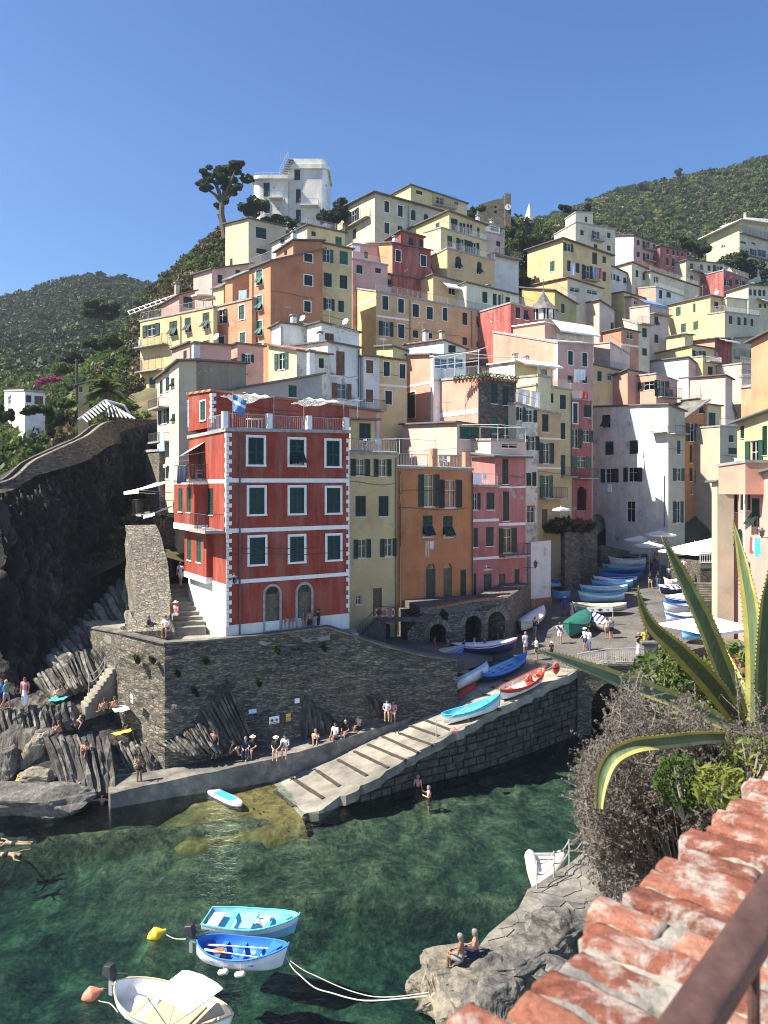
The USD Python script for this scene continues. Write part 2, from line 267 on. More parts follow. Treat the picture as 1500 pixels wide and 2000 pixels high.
def add_window(t,f,kind,t0,t1,z0,z1,flags,wallmat):
 """Builds one opening's joinery as a part of house t. Returns nothing; the hole was cut by the wall."""
 shm='shutter_'+next((SH[c] for c in flags if c in SH),'green');arch='A' in flags
 w,h=t1-t0,z1-z0
 fr=MB()
 if 't' in flags or 'T' in flags:
  b=.10 if 't' in flags else .16
  if not arch:
   for a in ((t0-b,t0,z0,z1+b),(t1,t1+b,z0,z1+b),(t0,t1,z1,z1+b)):f.bx(fr,*a,-.02,.03)
  else:
   n=10;r0,r1=w/2,w/2+b;zc=z1-w/2;tc=(t0+t1)/2
   for a in ((t0-b,t0,z0,zc),(t1,t1+b,z0,zc)):f.bx(fr,*a,-.02,.03)
   for i in range(n):
    a0,a1=math.pi*i/n,math.pi*(i+1)/n
    q=[(tc+r*math.cos(a),zc+r*math.sin(a)) for r,a in ((r0,a0),(r1,a0),(r1,a1),(r0,a1))]
    p=[f.pt(x,z,-.02) for x,z in q]+[f.pt(x,z,.03) for x,z in q]
    fr.hexa(p)
  f.bx(fr,t0-b-.02,t1+b+.02,z0-b*.8,z0,-.02,.07)
 elif kind!='d':f.bx(fr,t0-.05,t1+.05,z0-.07,z0,-.02,.06)
 tf=.05
 for a in ((t0,t0+tf,z0,z1),(t1-tf,t1,z0,z1),(t0+tf,t1-tf,z0,z0+tf),(t0+tf,t1-tf,z1-tf,z1)):f.bx(fr,*a,-.19,-.12)
 if kind=='d':
  p=obj('door',fr,'concrete',t)
  m=MB();zt=z1-(w/2 if arch else 0);n=2 if w>1.0 else 1
  for i in range(n):
   a0,a1=t0+w*i/n,t0+w*(i+1)/n
   f.bx(m,a0+.02,a1-.02,z0,zt-.03,-.17,-.11)
   for q in (0.08,.55):f.bx(m,a0+.1,a1-.1,z0+(zt-z0)*q+.1,z0+(zt-z0)*(q+.36),-.11,-.085)
  obj('door_leaf',m,'shutter_brown' if 'b' in flags else ('door_wood' if 'w' in flags else 'door_green'),p)
  if arch:
   m=MB();f.bx(m,t0,t1,zt-.03,z1,-.15,-.14);obj('fanlight',m,'pane',p)
  k=MB();f.bx(k,t1-.2,t1-.12,z0+h*.44,z0+h*.44+.12,-.085,-.03);obj('handle',k,'iron',p)
  return
 p=obj('window',fr,'white_trim',t)
 def pane(a0,a1):
  m=MB();f.bx(m,a0+tf,a1-tf,z0+tf,z1-tf,-.16,-.15);obj('pane',m,'pane',p)
  m=MB();c=(a0+a1)/2
  f.bx(m,c-.03,c+.03,z0+tf,z1-tf,-.149,-.12);f.bx(m,a0+tf,c-.03,z0+h*.62,z0+h*.62+.04,-.148,-.125);f.bx(m,c+.03,a1-tf,z0+h*.62,z0+h*.62+.04,-.148,-.125)
  obj('sash_bar',m,'white_trim',p)
 tc=(t0+t1)/2
 if kind=='c':
  for a0,a1 in ((t0+.01,tc-.006),(tc+.006,t1-.01)):obj('shutter',leaf_shutter(f,a0,a1,z0+.01,z1-.01,-.06),shm,p)
 elif kind=='a':
  for i,(a0,a1) in enumerate(((t0+.01,tc-.006),(tc+.006,t1-.01))):
   zm=z0+h*.5
   obj('shutter',leaf_shutter(f,a0,a1,zm,z1-.01,-.06),shm,p)
   obj('shutter_flap',swung(f,a0,zm,a1-a0,h*.5,-.01,.55+.12*i),shm,p)
  pane(t0,t1)
 elif kind=='o':
  pane(t0,t1);sw=w/2
  for a0,a1 in ((t0-sw-.04,t0-.04),(t1+.04,t1+sw+.04)):obj('shutter',leaf_shutter(f,a0,a1,z0,z1,.04),shm,p)
  if 'q' in flags:
   m=MB();n=9;xs=np.linspace(t0+.06,tc-.05,n)
   for i in range(n-1):
    o0,o1=-.24+.03*(i%2),-.24+.03*((i+1)%2)
    m.add([f.pt(xs[i],z0+.05,o0),f.pt(xs[i+1],z0+.05,o1),f.pt(xs[i+1],z1-.05,o1),f.pt(xs[i],z1-.05,o0)],[[0,1,2],[0,2,3]])
   obj('curtain',m,'curtain',p)
 elif kind=='g':pane(t0,t1)
def wall_face(mb,f,holes,dep=.2):
 """Wall face as a sheet with window holes and reveals."""
 poly=sg.Polygon([(0,f.zb),(f.L,f.zb),(f.L,f.z1),(0,f.z0)])
 hp=[]
 for (t0,t1,z0,z1,arch) in holes:
  if arch:
   r=(t1-t0)/2;pts=[(t0,z0),(t1,z0)]+[((t0+t1)/2+r*math.cos(a),z1-r+r*math.sin(a)) for a in np.linspace(0,math.pi,11)]
  else:pts=[(t0,z0),(t1,z0),(t1,z1),(t0,z1)]
  hp.append(pts);poly=poly.difference(sg.Polygon(pts))
 for g in getattr(poly,'geoms',[poly]):
  if g.area<.01: continue
  v,fc=trimesh.creation.triangulate_polygon(g,engine='earcut')
  flip=(f.d[0]*f.n[1]-f.d[1]*f.n[0])>0
  mb.add([f.pt(x,z) for x,z in v],fc[:,::-1] if flip else fc)
 for pts in hp:
  for i in range(len(pts)):
   a,b=pts[i],pts[(i+1)%len(pts)]
   mb.add([f.pt(*a),f.pt(*b),f.pt(*b,-dep),f.pt(*a,-dep)],[[0,1,2],[0,2,3]])
DL0,DR0=(-.53,.85),(.85,.53)
def house(name,label,K,A,B,C,D,wall,wins='',dl=DL0,dr=DR0,by=None,roof='slate',depth=6.,group=None,th=None,rwall=None,over=.28,rails='',chim=(),cat='house',seed=None,zb=None,trim=None,ant=True,roofth=.16):
 """A block with a left face B-A and a right face B-C. A, B, C: tops of its visible vertical edges, in crop K's pixels; D: metres to edge B."""
 B=kx(K,*B);b3=P(*B,D);dl=np.array(dl)/np.hypot(*dl);dr=np.array(dr)/np.hypot(*dr)
 o=b3[:2];nl,nr=np.array([-dl[1],dl[0]]),np.array([dr[1],-dr[0]])
 def end(p,d):
  if p is None: return None
  x,y=kx(K,*p);u=(x-750)/F;t=(u*o[1]-o[0])/(d[0]-u*d[1]); return t,EYE-(y-HY)/F*(o[1]+t*d[1])
 a,c=end(A,dl),end(C,dr)
 La,za=a if a else (depth,b3[2]);Lc,zc=c if c else (depth,b3[2])
 if La<=.3 or Lc<=.3:print('BAD',label,La,Lc)
 La,Lc=max(.5,La),max(.5,Lc);zo=za+zc-b3[2]
 pa,pc=o+dl*La,o+dr*Lc;po=pa+pc-o
 if zb is None:
  zb=min(land(*q) for q in (o,pa,pc,po))-.6
  if by is not None:zb=min(zb,EYE-(kx(K,0,by)[1]-HY)/F*D)
  zb=min(zb,b3[2]-2)
 fl,fr=Face(o,dl,nl,La,zb,b3[2],za),Face(o,dr,nr,Lc,zb,b3[2],zc)
 fb1,fb2=Face(pa,dr,-nr,Lc,zb,za,zo),Face(pc,dl,-nl,La,zb,zc,zo)
 t=th or thing(name,label,cat,(o[0],o[1],zb),0,group)
 holes={'L':[],'R':[]};todo=[]
 for spec in (wins.split(';') if wins else []):
  spec=spec.strip()
  if not spec: continue
  fk,kd,nums=spec.split()
  f=fl if fk=='L' else fr;x0,y0,x1,y1=map(float,nums.split(','))
  (x0,y0),(x1,y1)=kx(K,x0,y0),kx(K,x1,y1)
  s0,s1=sorted((f.s_at(x0),f.s_at(x1)));sm=(s0+s1)/2;z1,z0=f.z_at(y0,sm),f.z_at(y1,sm)
  k0,fg=kd[0],kd[1:]
  if k0=='o' and 'G' not in fg:q=(s1-s0)/4;s0,s1=s0+q,s1-q
  if k0 in 'coagdh':
   s0,s1=max(s0,.12),min(s1,f.L-.12);z1=min(z1,f.top(sm)-.12);z0=max(z0,zb+.05)
   if s1-s0<.25 or z1-z0<.3: continue
   if any(s0<b_+.1 and s1>a_-.1 and z0<d_+.1 and z1>c_-.1 for a_,b_,c_,d_,_ in holes[fk]): continue
   holes[fk].append((s0,s1,z0,z1,'A' in fg))
  todo.append((f,k0,s0,s1,z0,z1,fg))
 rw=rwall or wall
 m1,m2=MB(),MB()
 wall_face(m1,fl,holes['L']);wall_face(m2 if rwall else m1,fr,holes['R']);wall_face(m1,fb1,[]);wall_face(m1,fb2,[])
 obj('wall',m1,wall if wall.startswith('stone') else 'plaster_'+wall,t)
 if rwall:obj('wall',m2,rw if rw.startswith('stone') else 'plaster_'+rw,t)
 for f,k0,s0,s1,z0,z1,fg in todo:
  if k0 in 'coagd':add_window(t,f,k0,s0,s1,z0,z1,fg,wall)
  elif k0=='S':m=MB();f.bx(m,max(s0,0),min(s1,f.L),z0,z1,-.03,.035);obj('string_course',m,'white_trim',t)
  elif k0=='P':
   m=MB();m.tube([f.pt(s0,z1-.05,.09),f.pt(s0,z0,.09)],.05,6);obj('downpipe',m,'dark_eave',t)
  elif k0=='B':
   pr=.95;m=MB();f.bx(m,s0,s1,z0-.14,z0,-.02,pr);bp=obj('balcony',m,'concrete',t)
   m=MB();q=[f.pt(s0+.05,z0,.02),f.pt(s0+.05,z0,pr-.06),f.pt(s1-.05,z0,pr-.06),f.pt(s1-.05,z0,.02)]
   for i in range(3):m.m(railing(q[i],q[i+1],max(.7,z1-z0),.016,.13))
   obj('balcony_railing',m,'rail_white' if 'w' in fg else 'iron',bp)
  elif k0=='W':
   m=MB();pr=1.5;a0,a1,b0,b1=f.pt(s0,z1,0),f.pt(s1,z1,0),f.pt(s0,z0,pr),f.pt(s1,z0,pr);e=np.array([0,0,.04])
   q=[a0,a1,b1,b0];m.hexa([x-e for x in q]+q);m.hexa([b0-[0,0,.2],b1-[0,0,.2],b1-[0,0,.2]+f.pt(0,0,.02)-f.pt(0,0),b0-[0,0,.2]+f.pt(0,0,.02)-f.pt(0,0),b0,b1,b1+f.pt(0,0,.02)-f.pt(0,0),b0+f.pt(0,0,.02)-f.pt(0,0)])
   obj('awning',m,'cloth_blue' if 'b' in fg else 'canvas',t)
  elif k0=='D':m=MB();f.bx(m,s0,s1,z0,z1,.02,.03);obj('hanging_cloth',m,'cloth_white',t)
 r=np.random.default_rng(int(abs(b3[0]*131+b3[1]*17+b3[2]*7))+3)
 if roof:
  flat=roof=='flat';ov=.1 if flat else over;thk=.22 if flat else roofth
  n2=np.array([dl,dr]);cs=[]
  for q,z,sl,sr in ((o,b3[2],-1,-1),(pc,zc,-1,1),(po,zo,1,1),(pa,za,1,-1)):
   e=q+dl*ov*sl+dr*ov*sr;zz=z+(za-b3[2])/La*ov*sl+(zc-b3[2])/Lc*ov*sr;cs.append([e[0],e[1],zz])
  cs=np.array(cs);m=MB();m.hexa(np.vstack([cs+[0,0,.004],cs+[0,0,thk]]))
  rp=obj('roof',m,{'slate':'slate','tile':'roof_tile','flat':'concrete','dark':'dark_eave','green':'eave_green','white':'white_trim'}[roof],t)
  if roof in ('slate','tile','green','dark') and ov>.15:
   m=MB()
   for (p0,p1) in ((cs[3],cs[0]),(cs[0],cs[1])):m.tube([p0+[0,0,.03],p1+[0,0,.03]],.07,5)
   obj('gutter',m,'dark_eave',rp)
  def roofpt(i,j):q=o+dl*La*i+dr*Lc*j; return np.array([q[0],q[1],b3[2]+(za-b3[2])*i+(zc-b3[2])*j+thk])
  for (i,j,hh) in list(chim)+([(.3+.5*r.random(),.15+.7*r.random(),r.uniform(.7,1.3))] if ant and La*Lc>30 else []):
   q=roofpt(i,j);m=MB();yw=math.atan2(dr[1],dr[0]);m.cbox(q+[0,0,hh/2-.1],(.55,.5,hh+.2),yw);cp=obj('chimney',m,['plaster_greywhite','plaster_peelwhite','plaster_beige',wall if wall.startswith('stone') else 'plaster_'+wall][r.integers(4)],rp)
   m=MB()
   for dx in (-.2,.2):
    for dy in (-.17,.17):m.cbox(q+[dx*math.cos(yw)-dy*math.sin(yw),dx*math.sin(yw)+dy*math.cos(yw),hh+.12],(.1,.1,.24),yw)
   m.cbox(q+[0,0,hh+.28],(.72,.68,.09),yw);obj('chimney_cap',m,'concrete',cp)
  if ant and r.random()<.55:
   q=roofpt(.25+.5*r.random(),.2+.6*r.random());hh=r.uniform(1.6,2.8);m=MB();m.tube([q-[0,0,.2],q+[0,0,hh]],.025,4)
   an=r.uniform(0,3);e=np.array([math.cos(an),math.sin(an),0]);m.tube([q+[0,0,hh-.1]-e*.5,q+[0,0,hh-.1]+e*.5],.018,4)
   for k in range(6):c0=q+[0,0,hh-.1]+e*(k*.19-.45);w_=np.cross(e,[0,0,1])*(.32-.03*k);m.tube([c0-w_,c0+w_],.012,3)
   obj('aerial',m,'rail_grey',rp)
  if ant and r.random()<.3:
   q=roofpt(.05,.25+.5*r.random());m=MB();m.tube([q-[0,0,.2],q+[0,0,.55]],.03,5);nn=np.array([-.5,-.75,.42]);nn/=np.linalg.norm(nn)
   s1_=np.cross(nn,[0,0,1]);s1_/=np.linalg.norm(s1_);s2_=np.cross(nn,s1_);c0=q+[0,0,.65]+nn*.1;ring=[]
   for rr,dp in ((.06,0),(.25,.04),(.42,.13)):ring.append([c0+(s1_*math.cos(x)+s2_*math.sin(x))*rr+nn*dp for x in np.linspace(0,2*math.pi,13)])
   m.m(strip_slab(np.array(ring),nn*.015));obj('satellite_dish',m,'rail_white',rp)
 if D<108 and fr.L>3 and ant is not None:
  for k in range(1+(D<80)):
   z_=zb+(fr.z0-zb)*r.uniform(.45,.9);s0,s1=.05,fr.L*r.uniform(.6,.98);x=np.linspace(0,1,9);m=MB();m.tube([fr.pt(s0+(s1-s0)*q,z_+.12*math.sin(q*5+k)-.35*q*(1-q),.05) for q in x],.02,4);obj('cable',m,'iron',t)
 for fk in rails:
  if fk=='L':m=railing([*(o+nl*-.1),b3[2]+.2],[*(pa+nl*-.1),za+.2],1.,.018,.15)
  elif fk=='R':m=railing([*(o+nr*-.1),b3[2]+.2],[*(pc+nr*-.1),zc+.2],1.,.018,.15)
  else: continue
  obj('terrace_railing',m,'rail_grey',t)
 t=T(t.path,t.inv);t.fl,t.fr,t.zb,t.o,t.pa,t.pc,t.po,t.b3,t.dl,t.dr=fl,fr,zb,o,pa,pc,po,b3,dl,dr
 return t
# ---------------------------------------------------------------- materials of the setting
stone('stone_dark',(.10,.09,.075),(.22,.19,.155),(.16,.145,.12),(2.5,2.5,3.5),1.)
stone('stone_wall',(.10,.092,.08),(.27,.245,.20),(.17,.155,.13),(2.6,2.6,8.),.9)
stone('stone_light',(.15,.14,.12),(.36,.33,.27),(.24,.225,.19),(3.6,3.6,8.),1.)
stone('paving',(.135,.13,.125),(.17,.165,.155),(.125,.12,.115),(3.5,3.,1.),.25)
rock('hill_soil',(.05,.055,.025),(.10,.09,.045),(.19,.15,.09),ns=.25,bump=.6)
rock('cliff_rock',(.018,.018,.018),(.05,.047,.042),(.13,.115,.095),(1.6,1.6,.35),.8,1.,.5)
rock('strata_rock',(.04,.038,.035),(.105,.098,.088),(.26,.24,.21),(1.6,1.6,.8),1.6,1.,.2)
rock('strata_pale',(.10,.095,.085),(.22,.205,.18),(.40,.37,.32),(1.5,1.5,.8),1.6,1.,.2)
rock('boulder_rock',(.12,.11,.09),(.24,.215,.17),(.38,.345,.27),ns=2.4,bump=1.,dist=.18)
rock('boulder_grey',(.07,.07,.066),(.15,.146,.135),(.30,.285,.25),ns=3.2,bump=1.,dist=.2)
rock('ramp_concrete',(.17,.16,.135),(.27,.255,.215),(.36,.34,.29),ns=1.1,bump=.5,dist=.05)
rock('quay_concrete',(.085,.08,.072),(.17,.16,.14),(.29,.275,.24),(1,1,1),1.3,.7,.08)
rock('quay_block',(.03,.028,.025),(.07,.064,.054),(.14,.125,.105),ns=2.6,bump=1.,dist=.1)
rock('weed',(.07,.05,.018),(.20,.14,.05),(.34,.25,.10),ns=1.7,bump=.8,dist=.2)
mat('seabed',{'g':('geometry',{}),'n':('noise_texture',{'scale':.6,'detail':9.0,'roughness':.68,'distortion':.8}),'n2':('noise_texture',{'scale':3.5,'detail':6.0,'roughness':.7}),'v':('voronoi_texture',{'scale':2.2,'randomness':1.0}),
 'a':('math',{'math_type':'multiply_add','value2':.6}),'h':('math',{'math_type':'multiply','value2':.4}),'r':('rgb_ramp',{'ramp':[(.38,(.022,.03,.028)),(.48,(.075,.085,.06)),(.56,(.17,.165,.095)),(.70,(.42,.38,.24))]}),
 'b':('bump',{'strength':.9,'distance':.3}),'p':('principled_bsdf',{'roughness':.95,'specular_ior_level':.1})},
 [('g.position','n.vector'),('g.position','n2.vector'),('g.position','v.vector'),('n2.fac','h.value1'),('n.fac','a.value1'),('h.value','a.value3'),('a.value','r.fac'),('r.color','p.base_color'),('n2.fac','b.height'),('b.normal','p.normal')],'p.BSDF')
mat('water',{'g':('geometry',{}),'m':('mapping',{'scale':(1.,1.5,1.),'rotation':(0,0,.5)}),'n':('noise_texture',{'scale':1.25,'detail':5.0,'roughness':.55,'distortion':.5}),'n2':('noise_texture',{'scale':4.5,'detail':3.0}),
 'h':('math',{'math_type':'multiply_add','value2':.3}),'b':('bump',{'strength':.55,'distance':.22}),'f':('fresnel',{'IOR':1.33}),'t':('transparent_bsdf',{'color':(.86,.95,.93)}),'gl':('glossy_bsdf',{'color':(1,1,1),'roughness':.04}),'x':('mix_closure',{}),
 'ab':('absorption_volume',{'color':(.40,.68,.70),'density':.38})},
 [('g.position','m.vector'),('m.vector','n.vector'),('m.vector','n2.vector'),('n2.fac','h.value1'),('n.fac','h.value3'),('h.value','b.height'),('b.normal','f.normal'),('b.normal','gl.normal'),('f.fac','x.fac'),('t.BSDF','x.closure1'),('gl.BSDF','x.closure2')],'x.closure','ab.volume')
plain('timber',(.055,.045,.035),.8,.4,4.,.4);plain('rope',(.42,.40,.34),.9,.15);plain('galv',(.36,.37,.37),.5,.2)
# ---------------------------------------------------------------- land, sea, harbour
def terrain():
 us=np.concatenate([np.linspace(-500,200,60),np.linspace(205,1500,180),np.linspace(1510,2000,20)]);ds=np.concatenate([np.linspace(59,160,100),np.linspace(163,480,90)])
 U,D=np.meshgrid(us,ds,indexing='ij');Z=_LAND(np.stack([U,D],-1));X=(U-750)/F*D
 p=np.stack([X,D,Z],-1);p[...,2]+=(fbm(p*.12,4,3)-.5)*np.clip((D-90)/40,0,1)*3
 p[...,2]-=np.where((U>780)&(D<100),.5,0)
 return grid(p)
obj('hillside_ground',terrain(),'hill_soil',smooth=True,kind='structure')
m=MB();m.box([-160,-30,-9],[260,0,0],[0,92,0],[0,0,9.0]);obj('sea_water',m,'water',kind='structure')
RR=np.array([G(*q) for q in ((365,1660,-.95),(480,1628,-.5),(600,1592,0),(700,1540,.9),(800,1478,1.9),(900,1425,2.9),(1000,1372,3.8),(1130,1308,4.7))])
LL=np.array([G(*q) for q in ((330,1580,-.75),(430,1550,-.35),(540,1520,0),(620,1480,.5),(700,1440,1.2),(790,1402,2.0),(890,1352,3.3),(990,1290,4.55))])
def poly_at(pts,n):
 k=np.arange(len(pts)); return PchipInterpolator(k,pts)(np.linspace(0,len(pts)-1,n))
rl,rr=poly_at(LL,90),poly_at(RR,90)
w_=np.linspace(-.3,1,30)[None,:,None];rg=rl[:,None]*(1-w_)+rr[:,None]*w_
rg[...,2]+=(fbm(rg*[1.1,1.1,0],4,5)-.5)*.10;rg[:,-1,:2]+=((fbm(rr*1.7,3,9)-.5)*.9)[:,None]*np.array([.5,-.85]);rg[:,-2,:2]+=((fbm(rr*1.7,3,9)-.5)*.4)[:,None]*np.array([.5,-.85])
cut=25
obj('boat_ramp',strip_slab(rg[cut-1:],(0,0,.55)),'ramp_concrete',kind='structure',smooth=False)
sk=rg[:cut].copy();e_=sk[:,-1:]-sk[:,-2:-1];sk=np.concatenate([sk]+[sk[:,-1:]+e_*k*1.1+np.array([0,0,-.16*k**1.5]) for k in range(1,7)],1);e_=sk[:1]-sk[1:2];sk=np.concatenate([sk[:1]+e_*k*1.6+np.array([0,0,-.16*k**1.5]) for k in range(6,0,-1)]+[sk],0);sk[...,2]+=(fbm(sk*.9,4,15)-.5)*.55*np.clip(-sk[...,2]*3,0,1);sk[...,:2]+=(fbm(sk*.6,3,16)[...,None]-.5)*.8*np.clip(-sk[...,2:]*2,0,1)
obj('sunken_ramp',grid(sk),'weed',smooth=True,kind='structure')
from scipy.interpolate import LinearNDInterpolator
_rz=LinearNDInterpolator(rg[:,:,:2].reshape(-1,2),rg[:,:,2].ravel())
def plaza_z(x,y): return 4.7+.09*(max(y,54.)-55)
def ground_z(x,y):
 z=float(_rz(x,y)); return z if z==z else (plaza_z(x,y) if y>56 else -9.)
def on(px,py,zf=ground_z,d0=40.,d1=110.):
 """The point of the ground that pixel px, py of the photograph shows."""
 for D in np.arange(d0,d1,.1):
  q=P(px,py,D)
  if q[2]<=zf(q[0],q[1]): return np.array([q[0],q[1],zf(q[0],q[1])])
 return P(px,py,60.)
rb=thing('ramp_timbers','row of dark timber sleepers let into the concrete boat ramp','sleepers',(0,45,0))
for x0,y0,x1,y1 in ((560,500,670,590),(655,420,845,542),(805,380,940,470),(930,318,1100,412),(1025,268,1225,362),(1105,225,1325,318),(1190,180,1400,274),(1290,160,1482,232),(1352,118,1520,178),(1432,80,1600,145),(1690,-20,1880,30),(1780,-70,1960,-25),(1830,-110,2010,-70),(1900,-150,2080,-115)):
 a,b=on(*kx(15,x0,y0)),on(*kx(15,x1,y1));e=b-a;e/=np.linalg.norm(e);s=np.cross([0,0,1.],e);s/=np.linalg.norm(s);h_=np.cross(e,s)
 m=MB();m.box(a-s*.09-h_*.1,b-a,s*.2,h_*.17);obj('sleeper',m,'timber',rb)
 m=MB();m.box(a+s*.11-h_*.1,(b-a),s*.13,h_*.145);obj('mortar_lip',m,'ramp_concrete',rb)
qw=thing('ramp_side_wall','dark wall of squared stone blocks carrying the boat ramp above the water','quay wall',(4,46,-3))
back=rr[cut+2:];top=back-[0,0,.5]+np.array([-.5,.85,0])*.25;bot=top.copy();bot[:,2]=-3
m=MB();m.m(grid(np.stack([top,bot],1)));obj('backing',m,'quay_block',qw)
seg=np.concatenate([[0],np.cumsum(np.linalg.norm(np.diff(top[:,:2],axis=0),axis=1))]);nb=0
r1=np.random.default_rng(3)
for row in range(11):
 z0=-.5+row*.47;s=.3*(row%2);
 while s<seg[-1]-.6 and nb<290:
  L=r1.uniform(.6,1.05);a=np.array([np.interp(s,seg,top[:,k]) for k in range(3)]);b=np.array([np.interp(s+L,seg,top[:,k]) for k in range(3)])
  if min(a[2],b[2])>z0+.42:
   e=(b-a)*[1,1,0];n_=np.array([e[1],-e[0],0]);n_/=np.linalg.norm(n_);pr=r1.uniform(.08,.2);g_=.025;u=e/np.linalg.norm(e)*g_
   o_=a*[1,1,0]+[0,0,z0];c_=.04
   q=[o_+u,o_+e-u];v=[]
   for off,ins in ((-.05,0),(pr-.03,0),(pr,c_)):
    for (qq,sgn) in ((q[0],1),(q[1],-1)):
     v.append([qq+u/g_*ins*sgn+n_*off+[0,0,g_+ins],qq+u/g_*ins*sgn+n_*off+[0,0,.47-g_-ins]])
   V=np.array(v).reshape(3,4,3)[:,[0,2,3,1]];V[1:]+=r1.normal(0,.012,V[1:].shape);f=[]
   for i in range(2):
    for j in range(4):k=(j+1)%4;f+=[[i*4+j,i*4+k,i*4+4+k],[i*4+j,i*4+4+k,i*4+4+j]]
   f+=[[8,9,10],[8,10,11]]
   obj('stone_block',(V.reshape(-1,3),f),'quay_block',qw);nb+=1
  s+=L
def bed():
 xs,ys=np.linspace(-60,40,320),np.linspace(16,60,200);X,Y=np.meshgrid(xs,ys,indexing='ij');p=np.stack([X,Y,np.zeros_like(X)],-1)
 z=-2.7+(fbm(p*.22,5,2)-.5)*1.7+(fbm(p*1.1,3,8)-.5)*.5
 px=750+F*X/Y
 z+=np.clip((px-900)/500,0,1)*1.3
 for (a,b) in ((G(0,1705,-2),G(620,1640,-1.6)),(G(620,1640,-1.6),G(960,1520,-1.2)),(G(560,1790,-2),G(1000,1775,-1.6))):
  e=(b-a)[:2];L=np.linalg.norm(e);t=np.clip(((X-a[0])*e[0]+(Y-a[1])*e[1])/L**2,-.05,1.05);d=np.hypot(X-a[0]-t*e[0],Y-a[1]-t*e[1]);z=np.maximum(z,-.95-d*2.6+(fbm(p*.9,3,4)-.5)*.6)
 for q,h in (((480,1650),2.2),((300,1600),1.2),((900,1650),.8),((180,1650),1.0),((60,1590),1.5)):
  c=G(*q,-1.2);z+=h*np.exp(-((X-c[0])**2+(Y-c[1])**2)/10)
 dd=np.full(X.shape,99.)
 for a,b in zip(RR[1:-1],RR[2:]):
  e=(b-a)[:2];t=np.clip(((X-a[0])*e[0]+(Y-a[1])*e[1])/(e@e),0,1);dd=np.minimum(dd,np.hypot(X-a[0]-t*e[0],Y-a[1]-t*e[1]))
 z=np.maximum(z,-.75-.13*dd-np.clip(dd-6,0,9)*.3+(fbm(p*.8,4,14)-.5)*.8)
 p[...,2]=np.minimum(z,-.3); return grid(p)
obj('sea_bed',bed(),'seabed',smooth=True,kind='structure')
fe=np.array([G(*q) for q in ((212,1553,.8),(330,1525,1.0),(500,1490,1.3),(640,1452,1.7),(760,1415,2.2),(865,1378,2.9))]);fe=poly_at(fe,40)
be=fe+np.linspace(0,1,40)[:,None]*np.array([.6,-.9,.3])+np.array([-1.9,5.2,.25]);w_=np.linspace(0,1,10)[None,:,None]
qg=fe[:,None]*(1-w_)+be[:,None]*w_;qg[...,2]+=(fbm(qg*.9,3,2)-.5)*.18;qg[:,0,:2]+=(fbm(fe*1.2,3,3)[:,None]-.5)*.35
v,f=strip_slab(qg[:,::-1],(0,0,3.4));obj('quay_walkway',(v,f),'quay_concrete',kind='structure')
wt=np.array([P(*q) for q in ((150,1222,57),(232,1236,48.4),(322,1257,45.9),(400,1252,47.0),(500,1243,48.4),(640,1226,50.4),(700,1246,51),(760,1266,51.5),(830,1283,52),(893,1291,52.3))])
kk=np.concatenate([np.linspace(0,2,30),np.linspace(2.04,9,110)]);wt_=np.stack([np.interp(kk,np.arange(10),wt[:,i]) for i in range(3)],1)
wb_=wt_.copy();wb_[:,2]=np.interp(kk,[0,2,4,6,9],[1,.5,.6,1.2,2.5]);wb_[:,:2]+=np.array([.12,-.5])
w_=np.linspace(0,1,44)[None,:,None];wg=wt_[:,None]*(1-w_)+wb_[:,None]*w_
dsp=(fbm(wg*[.5,.5,.5],3,6)-.5)*.7+(fbm(wg*[1.6,1.6,3.2],3,16)-.5)*.35;wg[...,1]-=dsp*np.clip(w_[...,0]*8,0,1);wg[...,0]+=.3*dsp*np.clip(w_[...,0]*8,0,1)
rw_=thing('retaining_wall','high rough stone retaining wall below the red house terrace','wall',tuple(wb_[60]))
v,f=strip_slab(wg,(0,-.7,0));obj('masonry',(v,f),'stone_wall',rw_)
cp_=np.stack([wt_+[0,-.18,.02],wt_+[0,.55,.02]],1)
for k in range(0,len(kk)-1,6):
 obj('coping_stone',strip_slab((cp_[k:k+7]+[0,0,.09+.02*math.sin(k*3.1)])[:,::-1],(0,0,.1)),'quay_concrete',rw_)
def on_wall(px,py):
 j=np.argmin(np.abs(750+F*wt_[30:,0]/wt_[30:,1]-px))+30;zz=EYE-(py-HY)/F*wt_[j,1];i=np.argmin(np.abs(wg[j,:,2]-zz)); return wg[j,i].copy()
plain('sign_yellow',(.55,.42,.08),.6,.1)
